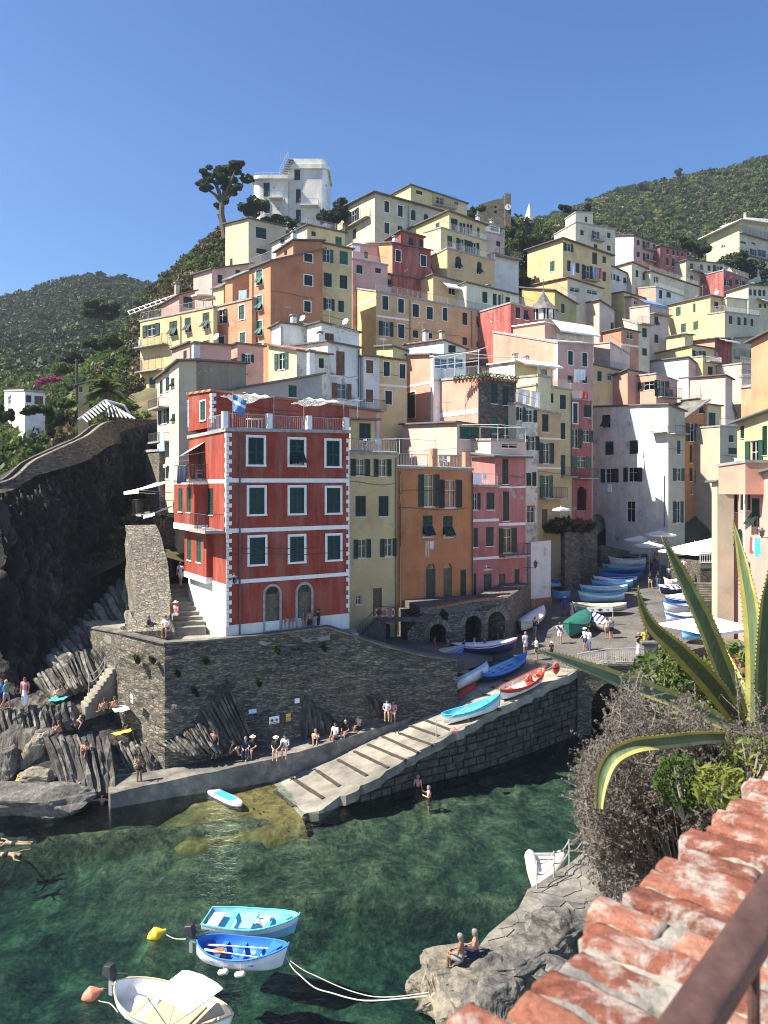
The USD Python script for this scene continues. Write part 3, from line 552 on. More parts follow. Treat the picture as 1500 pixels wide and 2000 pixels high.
for nm,lb,(x0,y0,x1,y1),mt_ in (('notice_board','white notice board with dark pictograms on the retaining wall',(903,1235,963,1282),'plastic_white'),('yellow_notice','small yellow notice on the retaining wall',(1022,1230,1050,1280),'sign_yellow'),('blue_plaque','tilted pale blue plaque on the retaining wall',(780,1205,825,1232),'cloth_paleblue'),
  ('white_plaque','small white plaque high on the dark wall',(1072,1125,1100,1155),'plastic_white'),('sunlit_notice','white notice on the sunlit end of the retaining wall',(45,1120,75,1172),'plastic_white')):
 a=kx(5,x0,y0);b=kx(5,x1,y1);c=on_wall((a[0]+b[0])/2,(a[1]+b[1])/2);sc=c[1]/F
 if nm=='sunlit_notice':c=P((a[0]+b[0])/2,(a[1]+b[1])/2,46.6)
 t=thing(nm,lb,'sign',tuple(c));m=MB();yw=.53 if nm!='sunlit_notice' else -1.0;wd,ht=(b[0]-a[0])*sc/math.cos(yw),(b[1]-a[1])*sc
 ex=np.array([math.cos(yw),math.sin(yw),0]);ny=np.array([ex[1],-ex[0],0]);q=c+ny*.35
 m.box(q-ex*wd/2-[0,0,ht/2]-ny*.02,ex*wd,-ny*.03,[0,0,ht]);obj('panel',m,mt_,t)
 if nm in ('notice_board','sunlit_notice','yellow_notice'):
  for k in range(2):m=MB();cc=q+ex*wd*(-.22+.44*k)+ny*.012;m.tube([cc,cc+ny*.006],wd*.13,10);obj('pictogram',m,'cloth_navy' if k==0 else 'cloth_red',t)
  m=MB();m.box(q-ex*wd*.4+ny*.002-[0,0,ht*.38],ex*wd*.8,-ny*.01,[0,0,ht*.07]);obj('text_line',m,'iron',t)
tp=[(q[0],q[1]) for q in wt_[:96:4]]+[(-2.0,52.6),(-9,56),(-17,60),(-24,60)]
obj('terrace_paving',prism(tp,7.6,8.08),'ramp_concrete',kind='structure')
ap=[tuple(wt_[k][:2]+[0,.6]) for k in (95,110,125,139)]+[(8,56.5),(9,64),(-2.5,64),(-3,53)]
m=MB();v=np.array([[q[0],q[1],min(8.3,wt_[k][2]-1.0) if k else 5.0] for q,k in zip(ap,(95,110,125,139,0,0,0,0))]);v[-1,2]=7.5;v[-2,2]=6
m.m((np.vstack([v,v-[0,0,3]]),np.array([[0,i,i+1] for i in range(1,7)]+[[8,8+i+1,8+i] for i in range(1,7)])));obj('alley_paving',m,'paving',kind='structure')
def stairs(name,label,a,b,w,n,mt,sidev):
 t=thing(name,label,'stairs',tuple(a));a,b,sv=np.array(a),np.array(b),np.array(sidev,float);sv=sv/np.linalg.norm(sv)*w
 for i in range(n):
  p=a+(b-a)*i/n;q=a+(b-a)*(i+1)/n;e=(q-p)*[1,1,0];r_=np.random.default_rng(i)
  m=MB();base=np.array([p[0],p[1],min(a[2],b[2])-.6]);m.box(base-sv/2,sv,e*1.02,[0,0,q[2]-base[2]+r_.uniform(-.01,.01)]);obj('step',m,mt,t)
 return t
stairs('house_stairs','worn stone stairs climbing along the white base of the red house',P(372,1232,50.2),P(352,1140,56.5),2.0,10,'ramp_concrete',(1,.25,0))
sb=thing('stair_side_wall','pale rough stone wall left of the stairs by the red house','wall',tuple(P(330,1235,50)))
a_=np.array([P(305,1025,57),P(318,1060,55),P(328,1120,53),P(333,1187,50.5),P(318,1232,48.5)]);a_=poly_at(a_,16);bb=a_.copy();bb[:,2]=6
w_=np.linspace(0,1,14)[None,:,None];g_=a_[:,None]*(1-w_)+bb[:,None]*w_;g_[...,0]+=(fbm(g_*1.2,3,3)-.5)*.4
obj('masonry',strip_slab(g_,(2.2,.3,0)),'stone_light',sb)
house('stone_corner_house','grey stone corner house under an iron railed balcony by the cliff',4,(96,1280),(166,1282),(300,1290),60,'stone_light','L c 124,1350,156,1450;R B 170,1190,300,1282;L B 96,1185,166,1280',by=1700,roof='flat',ant=False)
house('stone_arch_house','rough stone house wall with one dark arch above the cliff',4,(114,880),(203,872),(222,874),65,'stone_light','L kA 145,978,202,1078',by=1300,roof='flat',ant=False)
# ---------------------------------------------------------------- dark cliff, path wall, rocks
def cliff():
 u=np.linspace(0,1,260);tops=np.array([(-240,1500),(-90,1080),(0,940),(45,935),(110,892),(170,862),(235,842),(300,826),(345,826)],float);k=np.linspace(0,1,9)
 tx,ty=np.interp(u,k,tops[:,0]),np.interp(u,k,tops[:,1]);D=np.interp(u,k,[52,53,54,56,59,63,68,75,80])
 w=np.linspace(0,1,170);T_=np.stack([P(a,b,c) for a,b,c in zip(tx,ty,D)]);B_=T_+np.array([1.5,-6.0,0]);B_[:,2]=-2;B_[:,0]+=1.
 g=T_[:,None]*(1-w[None,:,None])+B_[:,None]*w[None,:,None];n=np.array([.85,-.5,.15])
 q=g@np.array([[.9,.25,.1],[0,.9,.2],[.35,-.1,.25]])
 q2=g@np.array([[.8,.2,.1],[.1,.9,.2],[.55,-.1,.25]]);d=(fbm(g*.14,4,1)-.5)*5+(np.abs(fbm(q*[1.2,1.2,.22],4,7)-.5)-.12)*-5+(np.abs(fbm(q2*[2.6,2.6,.3],3,9)-.5)-.12)*-3.2+(fbm(g*1.8,3,5)-.5)*.9
 d*=np.clip(w[None,:]*14,0,1);g=g+d[...,None]*n; return strip_slab(g,(3,-2,0))
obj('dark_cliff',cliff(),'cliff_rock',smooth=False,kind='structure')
pw=thing('path_wall','stone parapet of the cliff path running along the top of the dark cliff','wall',tuple(P(110,895,58)))
a_=poly_at(np.array([P(-60,960,52),P(28,935,54),P(62,905,56),P(112,880,58.5),P(172,852,62),P(205,828,65),P(240,822,69),P(330,822,79)]),60);w_=np.linspace(0,1,8)[None,:,None]
bb=a_+np.stack([np.full(60,.35),np.full(60,-.4),-np.interp(np.linspace(0,1,60),[0,.3,.6,1],[.4,1.0,2.0,1.9])],1);g_=a_[:,None]*(1-w_)+bb[:,None]*w_;g_[...,0]+=(fbm(g_*2.,3,3)-.5)*.25
obj('masonry',strip_slab(g_,(.5,-.4,0)),'stone_wall',pw)
for k in range(0,57,3):
 c=np.stack([a_[k:k+4]+[.12,-.1,.12],a_[k:k+4]+[-.35,.35,.12]],1);obj('coping_stone',strip_slab(c[:,::-1],(0,0,.12)),'stone_light',pw)
g_=np.stack([a_+[-.4,.4,-.5],a_+[-1.3,1.2,-.4]],1);obj('cliff_path',strip_slab(g_[:,::-1],(0,0,.5)),'stone_wall',kind='structure')
g_=np.stack([a_+[-1.3,1.2,.05],a_+[-1.6,1.5,.05]],1);bw=thing('path_back_wall','low far-side kerb wall of the cliff path','wall',tuple(a_[25]));obj('masonry',strip_slab(g_[:,::-1],(0,0,1.5)),'stone_wall',bw)
_RD=[38,41.5,43,45,47,50,55,62];_RX=[-140,0,60,120,180,240,300,360]
_RT=[[1760,1620,1540,1420,1385,1370,1350,1350],[1760,1640,1570,1430,1388,1370,1345,1340],[1760,1650,1575,1425,1390,1360,1325,1320],[1760,1660,1572,1435,1400,1350,1290,1275],[1780,1670,1580,1465,1415,1350,1255,1220],[1790,1680,1600,1510,1435,1370,1215,1170],[1800,1700,1650,1570,1480,1400,1210,1130],[1800,1700,1660,1590,1500,1420,1210,1120]]
_RZ=RegularGridInterpolator((_RX,_RD),np.array([[EYE-(p-HY)*d/F for p,d in zip(r_,_RD)] for r_ in _RT]),bounds_error=False,fill_value=None)
def shelf_z(x,y): return float(_RZ([[min(360,max(-140,750+F*x/y)),min(62,max(38,y))]])[0])
U,D=np.meshgrid(np.linspace(-140,350,110),np.linspace(38,62,100),indexing='ij');p=np.stack([(U-750)/F*D,D,_RZ(np.stack([U,D],-1))],-1)
q=p@np.array([[.8,.3,.2],[-.3,.8,.3],[.5,-.2,.6]]);p[...,2]+=(np.abs(fbm(q*[.9,.35,.5],4,12)-.5)*-2.2+.25)+(fbm(p*1.6,3,4)-.5)*.5-.3
obj('rock_shelf',grid(p),'strata_rock',kind='structure')
ROCKV={}
def slab(parent,a,b,w,th,r,mt='strata_rock',wide=(0,1.,0),name='rock_slab'):
 """A tilted slab of bedrock from a (upper end) to b, w wide along the outcrop, th thick."""
 a,b=np.array(a,float),np.array(b,float);e=b-a;s=np.array(wide,float);s-=e*(s@e)/(e@e);s/=np.linalg.norm(s);h=np.cross(s,e/np.linalg.norm(e))
 if h[2]<0:h=-h
 n=5;v=[]
 for i in range(n):
  c=a+e*i/(n-1)+h*r.uniform(-.06,.06);ww=w*r.uniform(.8,1.15)*(.75 if i in (0,n-1) else 1);tt=th*r.uniform(.7,1.2)*(.6 if i in (0,n-1) else 1)
  for (x,y) in ((-.5,-.6),(.5,-.6),(.55,.1),(.3,.4),(-.35,.4),(-.52,.05)):v.append(c+s*ww*(x+r.uniform(-.06,.06))+h*tt*(y+r.uniform(-.1,.1)))
 f=[]
 for i in range(n-1):
  for j in range(6):k=(j+1)%6;f+=[[i*6+j,i*6+k,i*6+6+k],[i*6+j,i*6+6+k,i*6+6+j]]
 L=(n-1)*6;f+=[[0,j+1,j] for j in range(1,5)]+[[L,L+j,L+j+1] for j in range(1,5)]
 v=np.array(v)
 tm=trimesh.Trimesh(v,f,process=False)
 if tm.volume<0:f=[q[::-1] for q in f]
 obj(name,(v,f),mt,parent)
def outcrop(name,label,K,t0,t1,b0,b1,n,Dt,Db,seed,w=None,mats=('strata_rock','strata_rock','strata_pale'),thk=.9,ladder=1):
 r=np.random.default_rng(seed);t=thing(name,label,'rock',tuple(P(*kx(K,*b0),Db[0])))
 for i in range(n):
  k=(i+.5)/n;a=P(*kx(K,t0[0]+(t1[0]-t0[0])*k,t0[1]+(t1[1]-t0[1])*k+r.uniform(-14,14)),Dt[0]+(Dt[1]-Dt[0])*k);b=P(*kx(K,b0[0]+(b1[0]-b0[0])*k,b0[1]+(b1[1]-b0[1])*k+r.uniform(-14,14)),Db[0]+(Db[1]-Db[0])*k)
  st=P(*kx(K,*t1),Dt[1])-P(*kx(K,*t0),Dt[0]);sp=np.linalg.norm(st)/n
  slab(t,a,b,sp*r.uniform(.85,1.25),thk*r.uniform(.7,1.5),r,mats[r.integers(len(mats))],st)
  if r.random()<.6:slab(t,a+(b-a)*r.uniform(.05,.3)+[0,-.25,.2],a+(b-a)*r.uniform(.6,.95)+[0,-.25,.1],sp*.45,thk*.7,r,mats[r.integers(len(mats))],st)
 return t
outcrop('tilted_rock_slabs','steeply tilted grey rock slabs running down to the water by the bather with raised arm',10,(350,820),(900,800),(560,1310),(960,1270),9,(44.6,46),(42.9,43.6),1)
outcrop('stepped_rock_slabs','tilted rock slabs between the cut rock steps and the sunlit wall corner',10,(930,830),(1260,900),(1110,1190),(1330,1090),7,(46.6,46.4),(45.2,45.6),2)
outcrop('shelf_rock_face','dark upright rock face below the three standing visitors',10,(-60,610),(620,520),(60,940),(660,720),13,(46.6,46.8),(45.4,46),3,thk=1.2)
outcrop('ridge_rock_slabs','jagged rock ridge rising behind the sunbather with the teal towel',10,(280,320),(730,90),(430,500),(820,340),14,(50,51),(48.6,49),4)
outcrop('upper_ridge_slabs','long sunlit crest of tilted slabs between the dark cliff and the terrace',14,(330,1840),(850,1290),(500,2010),(1000,1600),14,(53,60),(51.5,56),5,thk=1.4)
outcrop('upper_rock_blocks','cluster of square rock blocks under the grey stone corner house',14,(830,1290),(1060,1330),(860,1480),(1090,1500),5,(59,58),(57,56),6,thk=1.6)
outcrop('terrace_foot_slabs','rock slabs beside the rope railed steps under the terrace',14,(640,1800),(960,1540),(760,1960),(980,1760),9,(51,53),(50,51),16)
outcrop('terrace_edge_rocks','tumbled rock slabs on the terrace edge left of the stairs',5,(-20,570),(270,640),(40,700),(290,720),6,(53,50.5),(50.5,48.6),17,mats=('strata_pale','strata_rock'),thk=.8)
outcrop('wall_rock_slabs','fan of dark tilted slabs breaking through the middle of the retaining wall',5,(330,1190),(620,955),(560,1500),(815,1400),12,(46.7,47.9),(46.2,47.6),7,mats=('strata_rock',),thk=.8)
outcrop('wall_rock_wedge','smaller wedge of dark slabs right of the wall notices',5,(1140,1130),(1290,1260),(1140,1400),(1400,1370),8,(49.6,50.3),(49.0,49.9),8,mats=('strata_rock',),thk=.6)
outcrop('wall_foot_slabs','bright edged slabs at the shaded foot of the wall corner',5,(180,1420),(500,1310),(330,1520),(620,1500),12,(46,46.2),(45.4,45.8),9,thk=.7)
outcrop('arch_foot_rocks','dark leaning rock beside the couple sitting near the kayak',7,(180,1010),(290,1080),(270,1170),(340,1170),4,(51,51.4),(50.6,51),10,mats=('strata_rock',),thk=.9)
def boulder(name,label,c,rad,seed,mt='boulder_rock',yaw=0.,sub=3,amp=.28,tilt=0.):
 r_=np.random.default_rng(seed+40);pts=r_.normal(size=(26,3));pts/=np.linalg.norm(pts,axis=1,keepdims=True);pts=np.sign(pts)*np.abs(pts)**.7*r_.uniform(.85,1.1,(26,1))
 s=trimesh.convex.convex_hull(pts);s=s.subdivide().subdivide().subdivide();v=trimesh.smoothing.filter_laplacian(s.copy(),iterations=1).vertices.copy();v=v+s.vertex_normals*((fbm(v*2.6+seed*7.3,5,seed)-.5)*amp*1.3-np.abs(fbm(v*[1,1,4]+seed,3,seed)-.5)*.35)[:,None];v*=np.asarray(rad)
 R_=trimesh.transformations.euler_matrix(0,tilt,yaw)[:3,:3];t=thing(name,label,'boulder',(c[0],c[1],c[2]-rad[2]));obj('rock',(v@R_.T+np.asarray(c),s.faces),mt,t)
boulder('boulder','long pale boulder leaning on the tilted slabs',P(*kx(10,262,955),44.6),(.62,.6,1.5),1,tilt=.55)
boulder('boulder','grey boulder at the left edge behind the leaning one',P(*kx(10,85,1020),44.2),(.6,.7,1.1),2,'boulder_grey',tilt=-.3)
boulder('boulder','sandy rounded boulder with a blue towel on it',P(*kx(10,300,1165),43.4),(1.1,.8,.7),3)
boulder('boulder','huge dark flat boulder at the left water edge',P(*kx(10,230,1335),42.6),(4.0,1.4,1.0),4,'boulder_grey',amp=.2)
boulder('boulder','small pale rock by the slabs between two sunbathers',P(*kx(10,390,790),45.4),(.75,.6,.5),5,'boulder_grey')
stairs('rock_steps','steps cut in the rock down to the water',P(*kx(10,1080,1190),44.6),P(*kx(10,800,800),47.2),1.3,9,'strata_pale',(1,.3,0))
stairs('rope_rail_steps','concrete steps with rope railings at the sunlit wall end',P(*kx(10,690,560),47.4),P(*kx(10,960,190),49.6),1.5,11,'ramp_concrete',(.6,-1,0))
t=thing('rope_railing','rope railing on iron posts beside the steps at the wall end','railing',tuple(P(*kx(10,740,430),47.3)))
pp=[P(*kx(10,x,y),d) for x,y,d in ((740,430,47.2),(870,290,48.2),(985,250,49.2))]
for q in pp:m=MB();m.tube([q,q+[0,0,1.1]],.03,5);obj('post',m,'galv',t)
for h in (1.05,.6):
 for a,b in zip(pp[:-1],pp[1:]):m=MB();x=np.linspace(0,1,8)[:,None];m.tube(a+(b-a)*x+[0,0,h]-np.array([0,0,.25])*(4*x*(1-x)),.025,4);obj('rope',m,'rope',t)
# ---------------------------------------------------------------- square, arcade, bridge
pz=[tuple(LL[-1][:2]),tuple(RR[-1][:2]),tuple(P(1150,0,55.2)[:2]),tuple(P(1275,0,55.4)[:2]),tuple(P(1300,0,53)[:2]),tuple(P(1800,0,50)[:2]),(60,106),(24,106),tuple(P(1000,0,72)[:2]),tuple(P(795,0,61.5)[:2]),(5.5,58.5)]
pm=prism(pz,0,1);v=pm.vertices.copy();zz=np.array([plaza_z(q[0],q[1]) for q in v]);v[:,2]=np.where(v[:,2]>.5,zz,zz-.6);obj('square_paving',(v,pm.faces),'paving',kind='structure')
ar=thing('stone_arcade','rough stone vaults with three arches and cafe tables under the orange house','arcade',tuple(P(800,1275,59)))
ao=P(796,1278,58.8)[:2];ae=P(992,1262,60.9)[:2];ad=(ae-ao)/np.linalg.norm(ae-ao);fA=Face(ao,ad,np.array([ad[1],-ad[0]]),np.linalg.norm(ae-ao),4.0,7.0,8.6)
hl=[];mbx=MB();ins=MB()
for x0,y0,x1,y1 in ((632,562,735,765),(862,510,968,775),(1012,470,1120,700)):
 (x0,y0),(x1,y1)=kx(7,x0,y0),kx(7,x1,y1);s0,s1=fA.s_at(x0),fA.s_at(x1);sm=(s0+s1)/2;hl.append((s0,s1,4.4,min(fA.z_at(y0,sm),7.9),True))
poly_pts=[(0,4.0),(fA.L,4.0),(fA.L,9.0),(fA.L*.6,8.8),(fA.L*.17,8.3),(0,6.6)]
pg=sg.Polygon(poly_pts)
for (a,b,c,d,_) in hl:r_=(b-a)/2;pg=pg.difference(sg.Polygon([(a,c),(b,c)]+[((a+b)/2+r_*math.cos(x),d-r_+r_*math.sin(x)) for x in np.linspace(0,math.pi,13)]))
sol=trimesh.creation.extrude_polygon(pg,1.5,engine='earcut');vv=sol.vertices;W3=np.stack([ao[0]+ad[0]*vv[:,0]-fA.n[0]*vv[:,2],ao[1]+ad[1]*vv[:,0]-fA.n[1]*vv[:,2],vv[:,1]],1)
obj('masonry',(W3,sol.faces),'stone_wall',ar)
for (a,b,c,d,_) in hl:
 r0=(b-a)/2
 for i in range(11):
  x0,x1=math.pi*i/11+.015,math.pi*(i+1)/11-.015;q=[((a+b)/2+r*math.cos(x),d-r0+r*math.sin(x)) for r,x in ((r0+.02,x0),(r0+.42,x0),(r0+.42,x1),(r0+.02,x1))]
  m=MB();m.hexa([fA.pt(*z,-.1) for z in q]+[fA.pt(*z,.06) for z in q]);obj('arch_stone',m,'strata_pale',ar)
m=MB();fA.bx(m,.2,fA.L-.2,4.0,8.0,-3.2,-2.6);obj('vault_back',m,'stone_dark',ar)
e2=P(1036,1203,70.5)[:2];d2=(e2-ae)/np.linalg.norm(e2-ae);f2=Face(ae,d2,np.array([d2[1],-d2[0]]),np.linalg.norm(e2-ae),4.,9.,7.)
m=MB();m.hexa([f2.pt(0,4,0),f2.pt(f2.L,4,0),f2.pt(f2.L,4,-2.5),f2.pt(0,4,-2.5),f2.pt(0,9.,0),f2.pt(f2.L,8.9,0),f2.pt(f2.L,8.9,-2.5),f2.pt(0,9.,-2.5)]);obj('side_masonry',m,'stone_wall',ar)
tp=[fA.pt(fA.L*.12,0,0)[:2],fA.pt(fA.L*.95,0,0)[:2],fA.pt(fA.L*.95,0,-5)[:2],fA.pt(fA.L*.1,0,-5)[:2]]
obj('arcade_terrace',prism(tp,8.0,8.5),'paving',kind='structure')
for k in range(18):
 s0=fA.L*(.15+.8*k/18);m=MB();zt=np.interp(s0/fA.L,[0,.17,.6,1],[6.6,8.3,8.8,9.0]);fA.bx(m,s0,s0+fA.L*.8/18-.03,zt-.06,zt+.1,-.6,.05);obj('coping_brick',m,'roof_tile',ar)
stairs('alley_steps','narrow alley steps beside the orange house and the arcade',P(792,1272,60),P(830,1190,63),1.1,9,'stone_dark',(1,.6,0))
t=house('wrapped_scaffold','scaffold wrapped in grey sheeting with an orange mesh foot beside the pink houses',7,(1262,35),(1290,30),(1420,18),72.5,'sheet' if False else 'greywhite','',by=510,roof=None,ant=False,cat='scaffold',depth=2)
m=MB();t.fr.bx(m,-.05,t.fr.L+.05,t.zb,EYE-(kx(7,0,400)[1]-HY)/F*72.5,.02,.06);obj('orange_mesh',m,'roof_tile',t)
house('mossy_stone_base','overgrown dark stone base with a vault behind the scaffold',9,(225,20),(300,40),(500,30),82,'stone_dark','R kA 385,105,490,300',by=370,roof=None,ant=False,cat='wall')
house('stone_pier','rough square stone pier between the two dark vaults',9,(296,110),(310,60),(400,60),79,'stone_dark','',by=370,roof=None,ant=False,cat='pier')
house('curved_cafe_wall','low curved stone wall in front of the cafe umbrellas',9,(480,130),(520,132),(690,170),92,'stone_dark','',by=230,roof=None,ant=False,cat='wall',depth=3)
bt=thing('foot_bridge','small arched stone footbridge with an iron railing over the stream mouth','bridge',tuple(P(1200,1300,55.5)))
fB=Face(P(1128,0,55.0)[:2],np.array([1.,.03])/np.hypot(1,.03),np.array([.03,-1.])/np.hypot(1,.03),6.6,-2.,4.7,4.7)
pg=sg.Polygon([(0,-2),(6.6,-2),(6.6,4.55),(4.5,5.0),(2.2,4.95),(0,4.6)]);r_=1.9
pg=pg.difference(sg.Polygon([(1.0,-2.1),(5.0,-2.1),(5.0,2.0)]+[(3.0+2.0*math.cos(x),2.0+1.9*math.sin(x)) for x in np.linspace(0,math.pi,15)]+[(1.0,2.0)]))
sol=trimesh.creation.extrude_polygon(pg,3.,engine='earcut');vv=sol.vertices;W3=np.stack([fB.o[0]+fB.d[0]*vv[:,0]-fB.n[0]*vv[:,2],fB.o[1]+fB.d[1]*vv[:,0]-fB.n[1]*vv[:,2],vv[:,1]],1);obj('arch',(W3,sol.faces),'stone_wall',bt)
for (s0,z0),(s1,z1) in zip([(0,4.6),(2.2,4.95),(4.5,5.0)],[(2.2,4.95),(4.5,5.0),(6.6,4.55)]):
 m=MB();m.hexa([fB.pt(s0,z0,.12),fB.pt(s1,z1,.12),fB.pt(s1,z1,-.4),fB.pt(s0,z0,-.4)]+[fB.pt(s0,z0+.16,.12),fB.pt(s1,z1+.16,.12),fB.pt(s1,z1+.16,-.4),fB.pt(s0,z0+.16,-.4)]);obj('coping_slab',m,'stone_light',bt)
 obj('railing',railing(fB.pt(s0,z0+.16,-.05),fB.pt(s1,z1+.16,-.05),1.05,.022,.13),'galv',bt)
m=MB();m.box(fB.pt(0,-2,-6),[7,.2,0],[0,4,0],[0,0,6.4]);obj('stream_vault',m,'stone_dark',bt)
m=MB();m.box(P(1258,1300,55.0)-[0,0,.2],[1.0,0,0],[0,.5,0],[0,0,1.75]);pi_=thing('slate_pier','dark slate pier at the end of the footbridge','pier',tuple(P(1272,1300,55.2)));obj('shaft',m,'slate',pi_);m=MB();m.box(P(1256,1300,54.95)+[-.05,0,1.55],[1.15,0,0],[0,.6,0],[0,0,.12]);obj('cap',m,'slate',pi_)
m=MB();m.m(prism([tuple(P(1275,0,54.4)[:2]),tuple(P(1900,0,48)[:2]),tuple(P(1900,0,52)[:2]),tuple(P(1275,0,56.5)[:2])],-3,4.4));obj('right_bank',m,'stone_dark',kind='structure')
# ---------------------------------------------------------------- the town, house by house
DLs=(-.8,.6)
# --- front row along the harbour
R0=house('red_house','tall deep red house with white quoins and bands on the harbour terrace',4,(395,790),(640,742),(1440,755),48,'red',
'R cT 782,782,883,958;R aT 1052,795,1146,962;R cT 1291,803,1377,968;R cT 788,1108,888,1280;R cT 1053,1107,1147,1275;R cT 1294,1110,1381,1272;R cT 792,1432,892,1606;R cT 1054,1426,1146,1590;R cT 1297,1420,1382,1576;'
'R dATw 893,1750,985,2035;R dATw 1104,1738,1192,2020;R S 655,1048,1440,1075;R S 655,1362,1440,1389;R S 655,1683,1440,1708;L S 395,1055,640,1080;L cm 455,860,480,1050;L c 478,1112,555,1282',by=2080,roof='flat',ant=False)
house('yellow_harbour_house','yellow house with life rings on its stair railing, between the red and orange houses',6,(95,815),(103,822),(418,828),58.5,'yellow',
'R oG 150,855,208,965;R oG 297,855,350,968;R c 147,1095,215,1230;R c 298,1095,363,1228;R oGq 165,1378,217,1500;R oGq 337,1372,388,1490;R dw 262,1695,320,1875;R g 150,1745,187,1803;R dA 330,1925,375,2045;R P 408,840,410,2000',by=2040,roof='flat',rails='R',ant=False,dl=(-.53,.85))
house('yellow_attic_house','small yellow roof room with a green door above the white table terrace',6,None,(115,600),(272,604),62.5,'yellow','R c 172,622,247,735',depth=4,by=850,roof='slate',over=.4)
house('orange_harbour_house','orange house with arched doorways above the stone vaults',6,(395,910),(414,915),(908,930),62.5,'orange',
'R oq 560,955,690,1165;R oGk 728,990,800,1172;R a 585,1222,650,1362;R a 718,1225,780,1365;R dA 608,1535,668,1775;R dAw 722,1532,775,1765;R c 830,1575,868,1748;R P 436,930,438,1960;R P 905,940,907,1745',by=1930,roof='flat',rails='R',ant=False)
house('pink_harbour_house','narrow rose pink house with white bands beside the orange house',6,None,(909,1035),(1080,1040),67.3,'rose',
'R o 885,1075,962,1185;R c 1000,1073,1052,1185;R c 912,1302,945,1430;R c 997,1298,1047,1422;R d 983,1602,1033,1735;R g 985,1545,1032,1574;R c 917,1600,933,1745;R S 909,1245,1080,1262;R S 909,1492,1080,1508',by=1765,roof='flat',rails='R',ant=False)
house('rose_corner_house','rose red house with a sunlit pink side, green cornice and cream ground floor',6,(905,822),(1056,838),(1255,845),69.5,'rose',
'R c 1103,852,1143,1018;R c 1108,1065,1147,1258;R oG 1110,1305,1165,1465;R dw 1083,1603,1122,1725;R c 1183,1572,1215,1668;R S 1070,1030,1255,1044;R S 1070,1270,1255,1288;R B 1078,1405,1245,1478;R S 1072,1485,1255,1500;L S 905,830,1056,842',by=1760,rwall=None,roof='green',over=.5)
house('pink_terrace_house','pale pink low house with a big green shutter behind the harbour terraces',6,(450,634),(808,618),(965,640),72,'palepink','R cm 825,645,952,726;L S 452,792,805,796',by=900,roof='slate')
house('pink_parapet_house','pale pink flat-roofed wall house under white pergola pipes',6,(690,738),(1030,735),(1260,742),70.5,'palepink','R g 1100,755,1200,785',by=1000,roof='flat',ant=False)
house('stone_side_house','salmon pink house with a bare stone side wall and a potted plant terrace',6,(636,352),(947,325),(1195,362),77,'salmon',
'L ct 642,388,692,502;L S 640,545,945,575;R c 1030,362,1072,495;R c 1105,378,1143,505;R ce 1037,587,1076,690;R ce 1110,592,1140,700;R P 1172,365,1174,740',by=760,rwall='stone_dark',roof='flat',rails='LR',ant=False)
house('glass_terrace_house','roof room with a glazed veranda behind the potted plant terrace',6,(645,190),(655,190),(865,165),82,'white','R g 665,200,745,265;R g 752,200,850,265',by=360,depth=3,roof='flat',ant=False)
house('pink_gable_house','salmon house with a tall dark door and one white band',6,(478,180),(640,176),(700,180),83,'salmon','L ckt 487,420,536,590;L S 480,362,640,378',by=620,roof='dark',ant=False)
house('peeling_white_house','white house with flaking plaster and a sunlit gable above the salmon house',6,(470,118),(722,84),(865,140),88,'peelwhite','R c 752,115,800,165',by=200,roof='tile',chim=((.2,.3,1.1),(.5,.1,1.2)))
house('yellow_middle_house','yellow house of three green shuttered windows below the white terrace',6,None,(300,195),(482,218),80,'yellow','R ct 330,222,370,316;R ct 434,238,472,332;R ct 341,412,384,500;R S 300,372,482,386;R P 292,200,296,600',by=640,depth=7,roof='slate')
house('lean_to_house','small yellow roof hut with a green and white canopy',6,(286,128),(392,122),(478,150),86,'lemon','',by=220,depth=4,roof='green',ant=False)
house('narrow_white_house','narrow off-white house with brown shutters and a small balcony',6,None,(200,185),(304,193),78.5,'greywhite','R cbt 216,212,263,298;R cbt 214,402,262,485;R B 200,475,322,540',by=560,depth=7,roof='slate',ant=False)
house('white_brown_shutter_house','white house with a tall brown shuttered door and grey ledge',4,(1020,195),(1300,160),(1510,200),77,'white','R cb 1355,220,1411,378;R obq 1330,430,1450,530;R S 1310,382,1500,392;R P 1498,210,1502,520',by=600,rwall='peelwhite',roof='slate')
house('white_rounded_house','bright white blank roof house below the orange tower',4,(925,72),(992,38),(1255,70),85,'white','R P 1000,60,1002,180',by=230,roof='slate',chim=((.3,.4,.9),))
house('white_pergola_house','white house with a brown window and pole pergola roof',4,(1165,58),(1258,34),(1505,100),83,'white','R cb 1282,103,1340,155',by=230,roof='dark')
house('grey_pink_house','long low weathered grey house behind the red house roof terrace',4,None,(640,478),(1262,372),64,'grey','R cm 1046,442,1098,520',by=620,depth=5,rwall=None,roof='slate',chim=((.3,.96,2.0),(.2,.2,.8)),ant=False)
house('dark_brick_roof_house','low orange brick house with slate eaves beside the red terrace',6,None,(-10,505),(285,545),66,'terracotta','',by=640,depth=5,roof='slate',ant=False)
house('cream_shutter_house','pale yellow house with one open green window and peeling side',4,(915,180),(1098,214),(1312,240),74,'paleyellow','L omt 958,232,1042,338;R c 1243,266,1275,330',by=400,rwall='peeling',roof='tile',ant=False,dl=(-.75,.66))
house('beige_tower_house','tall narrow beige house with two tilted shutters on its sunny edge',4,(268,335),(330,287),(445,284),60,'cream','L a 280,395,302,455;L a 285,628,306,680',by=1080,rwall='beige',roof='dark',ant=False)
house('mossy_wall_house','blank house wall of stained brown grey plaster',4,None,(440,283),(768,302),63,'mossy','',by=620,depth=6,roof='dark',chim=((.1,.05,1.2),),ant=False)
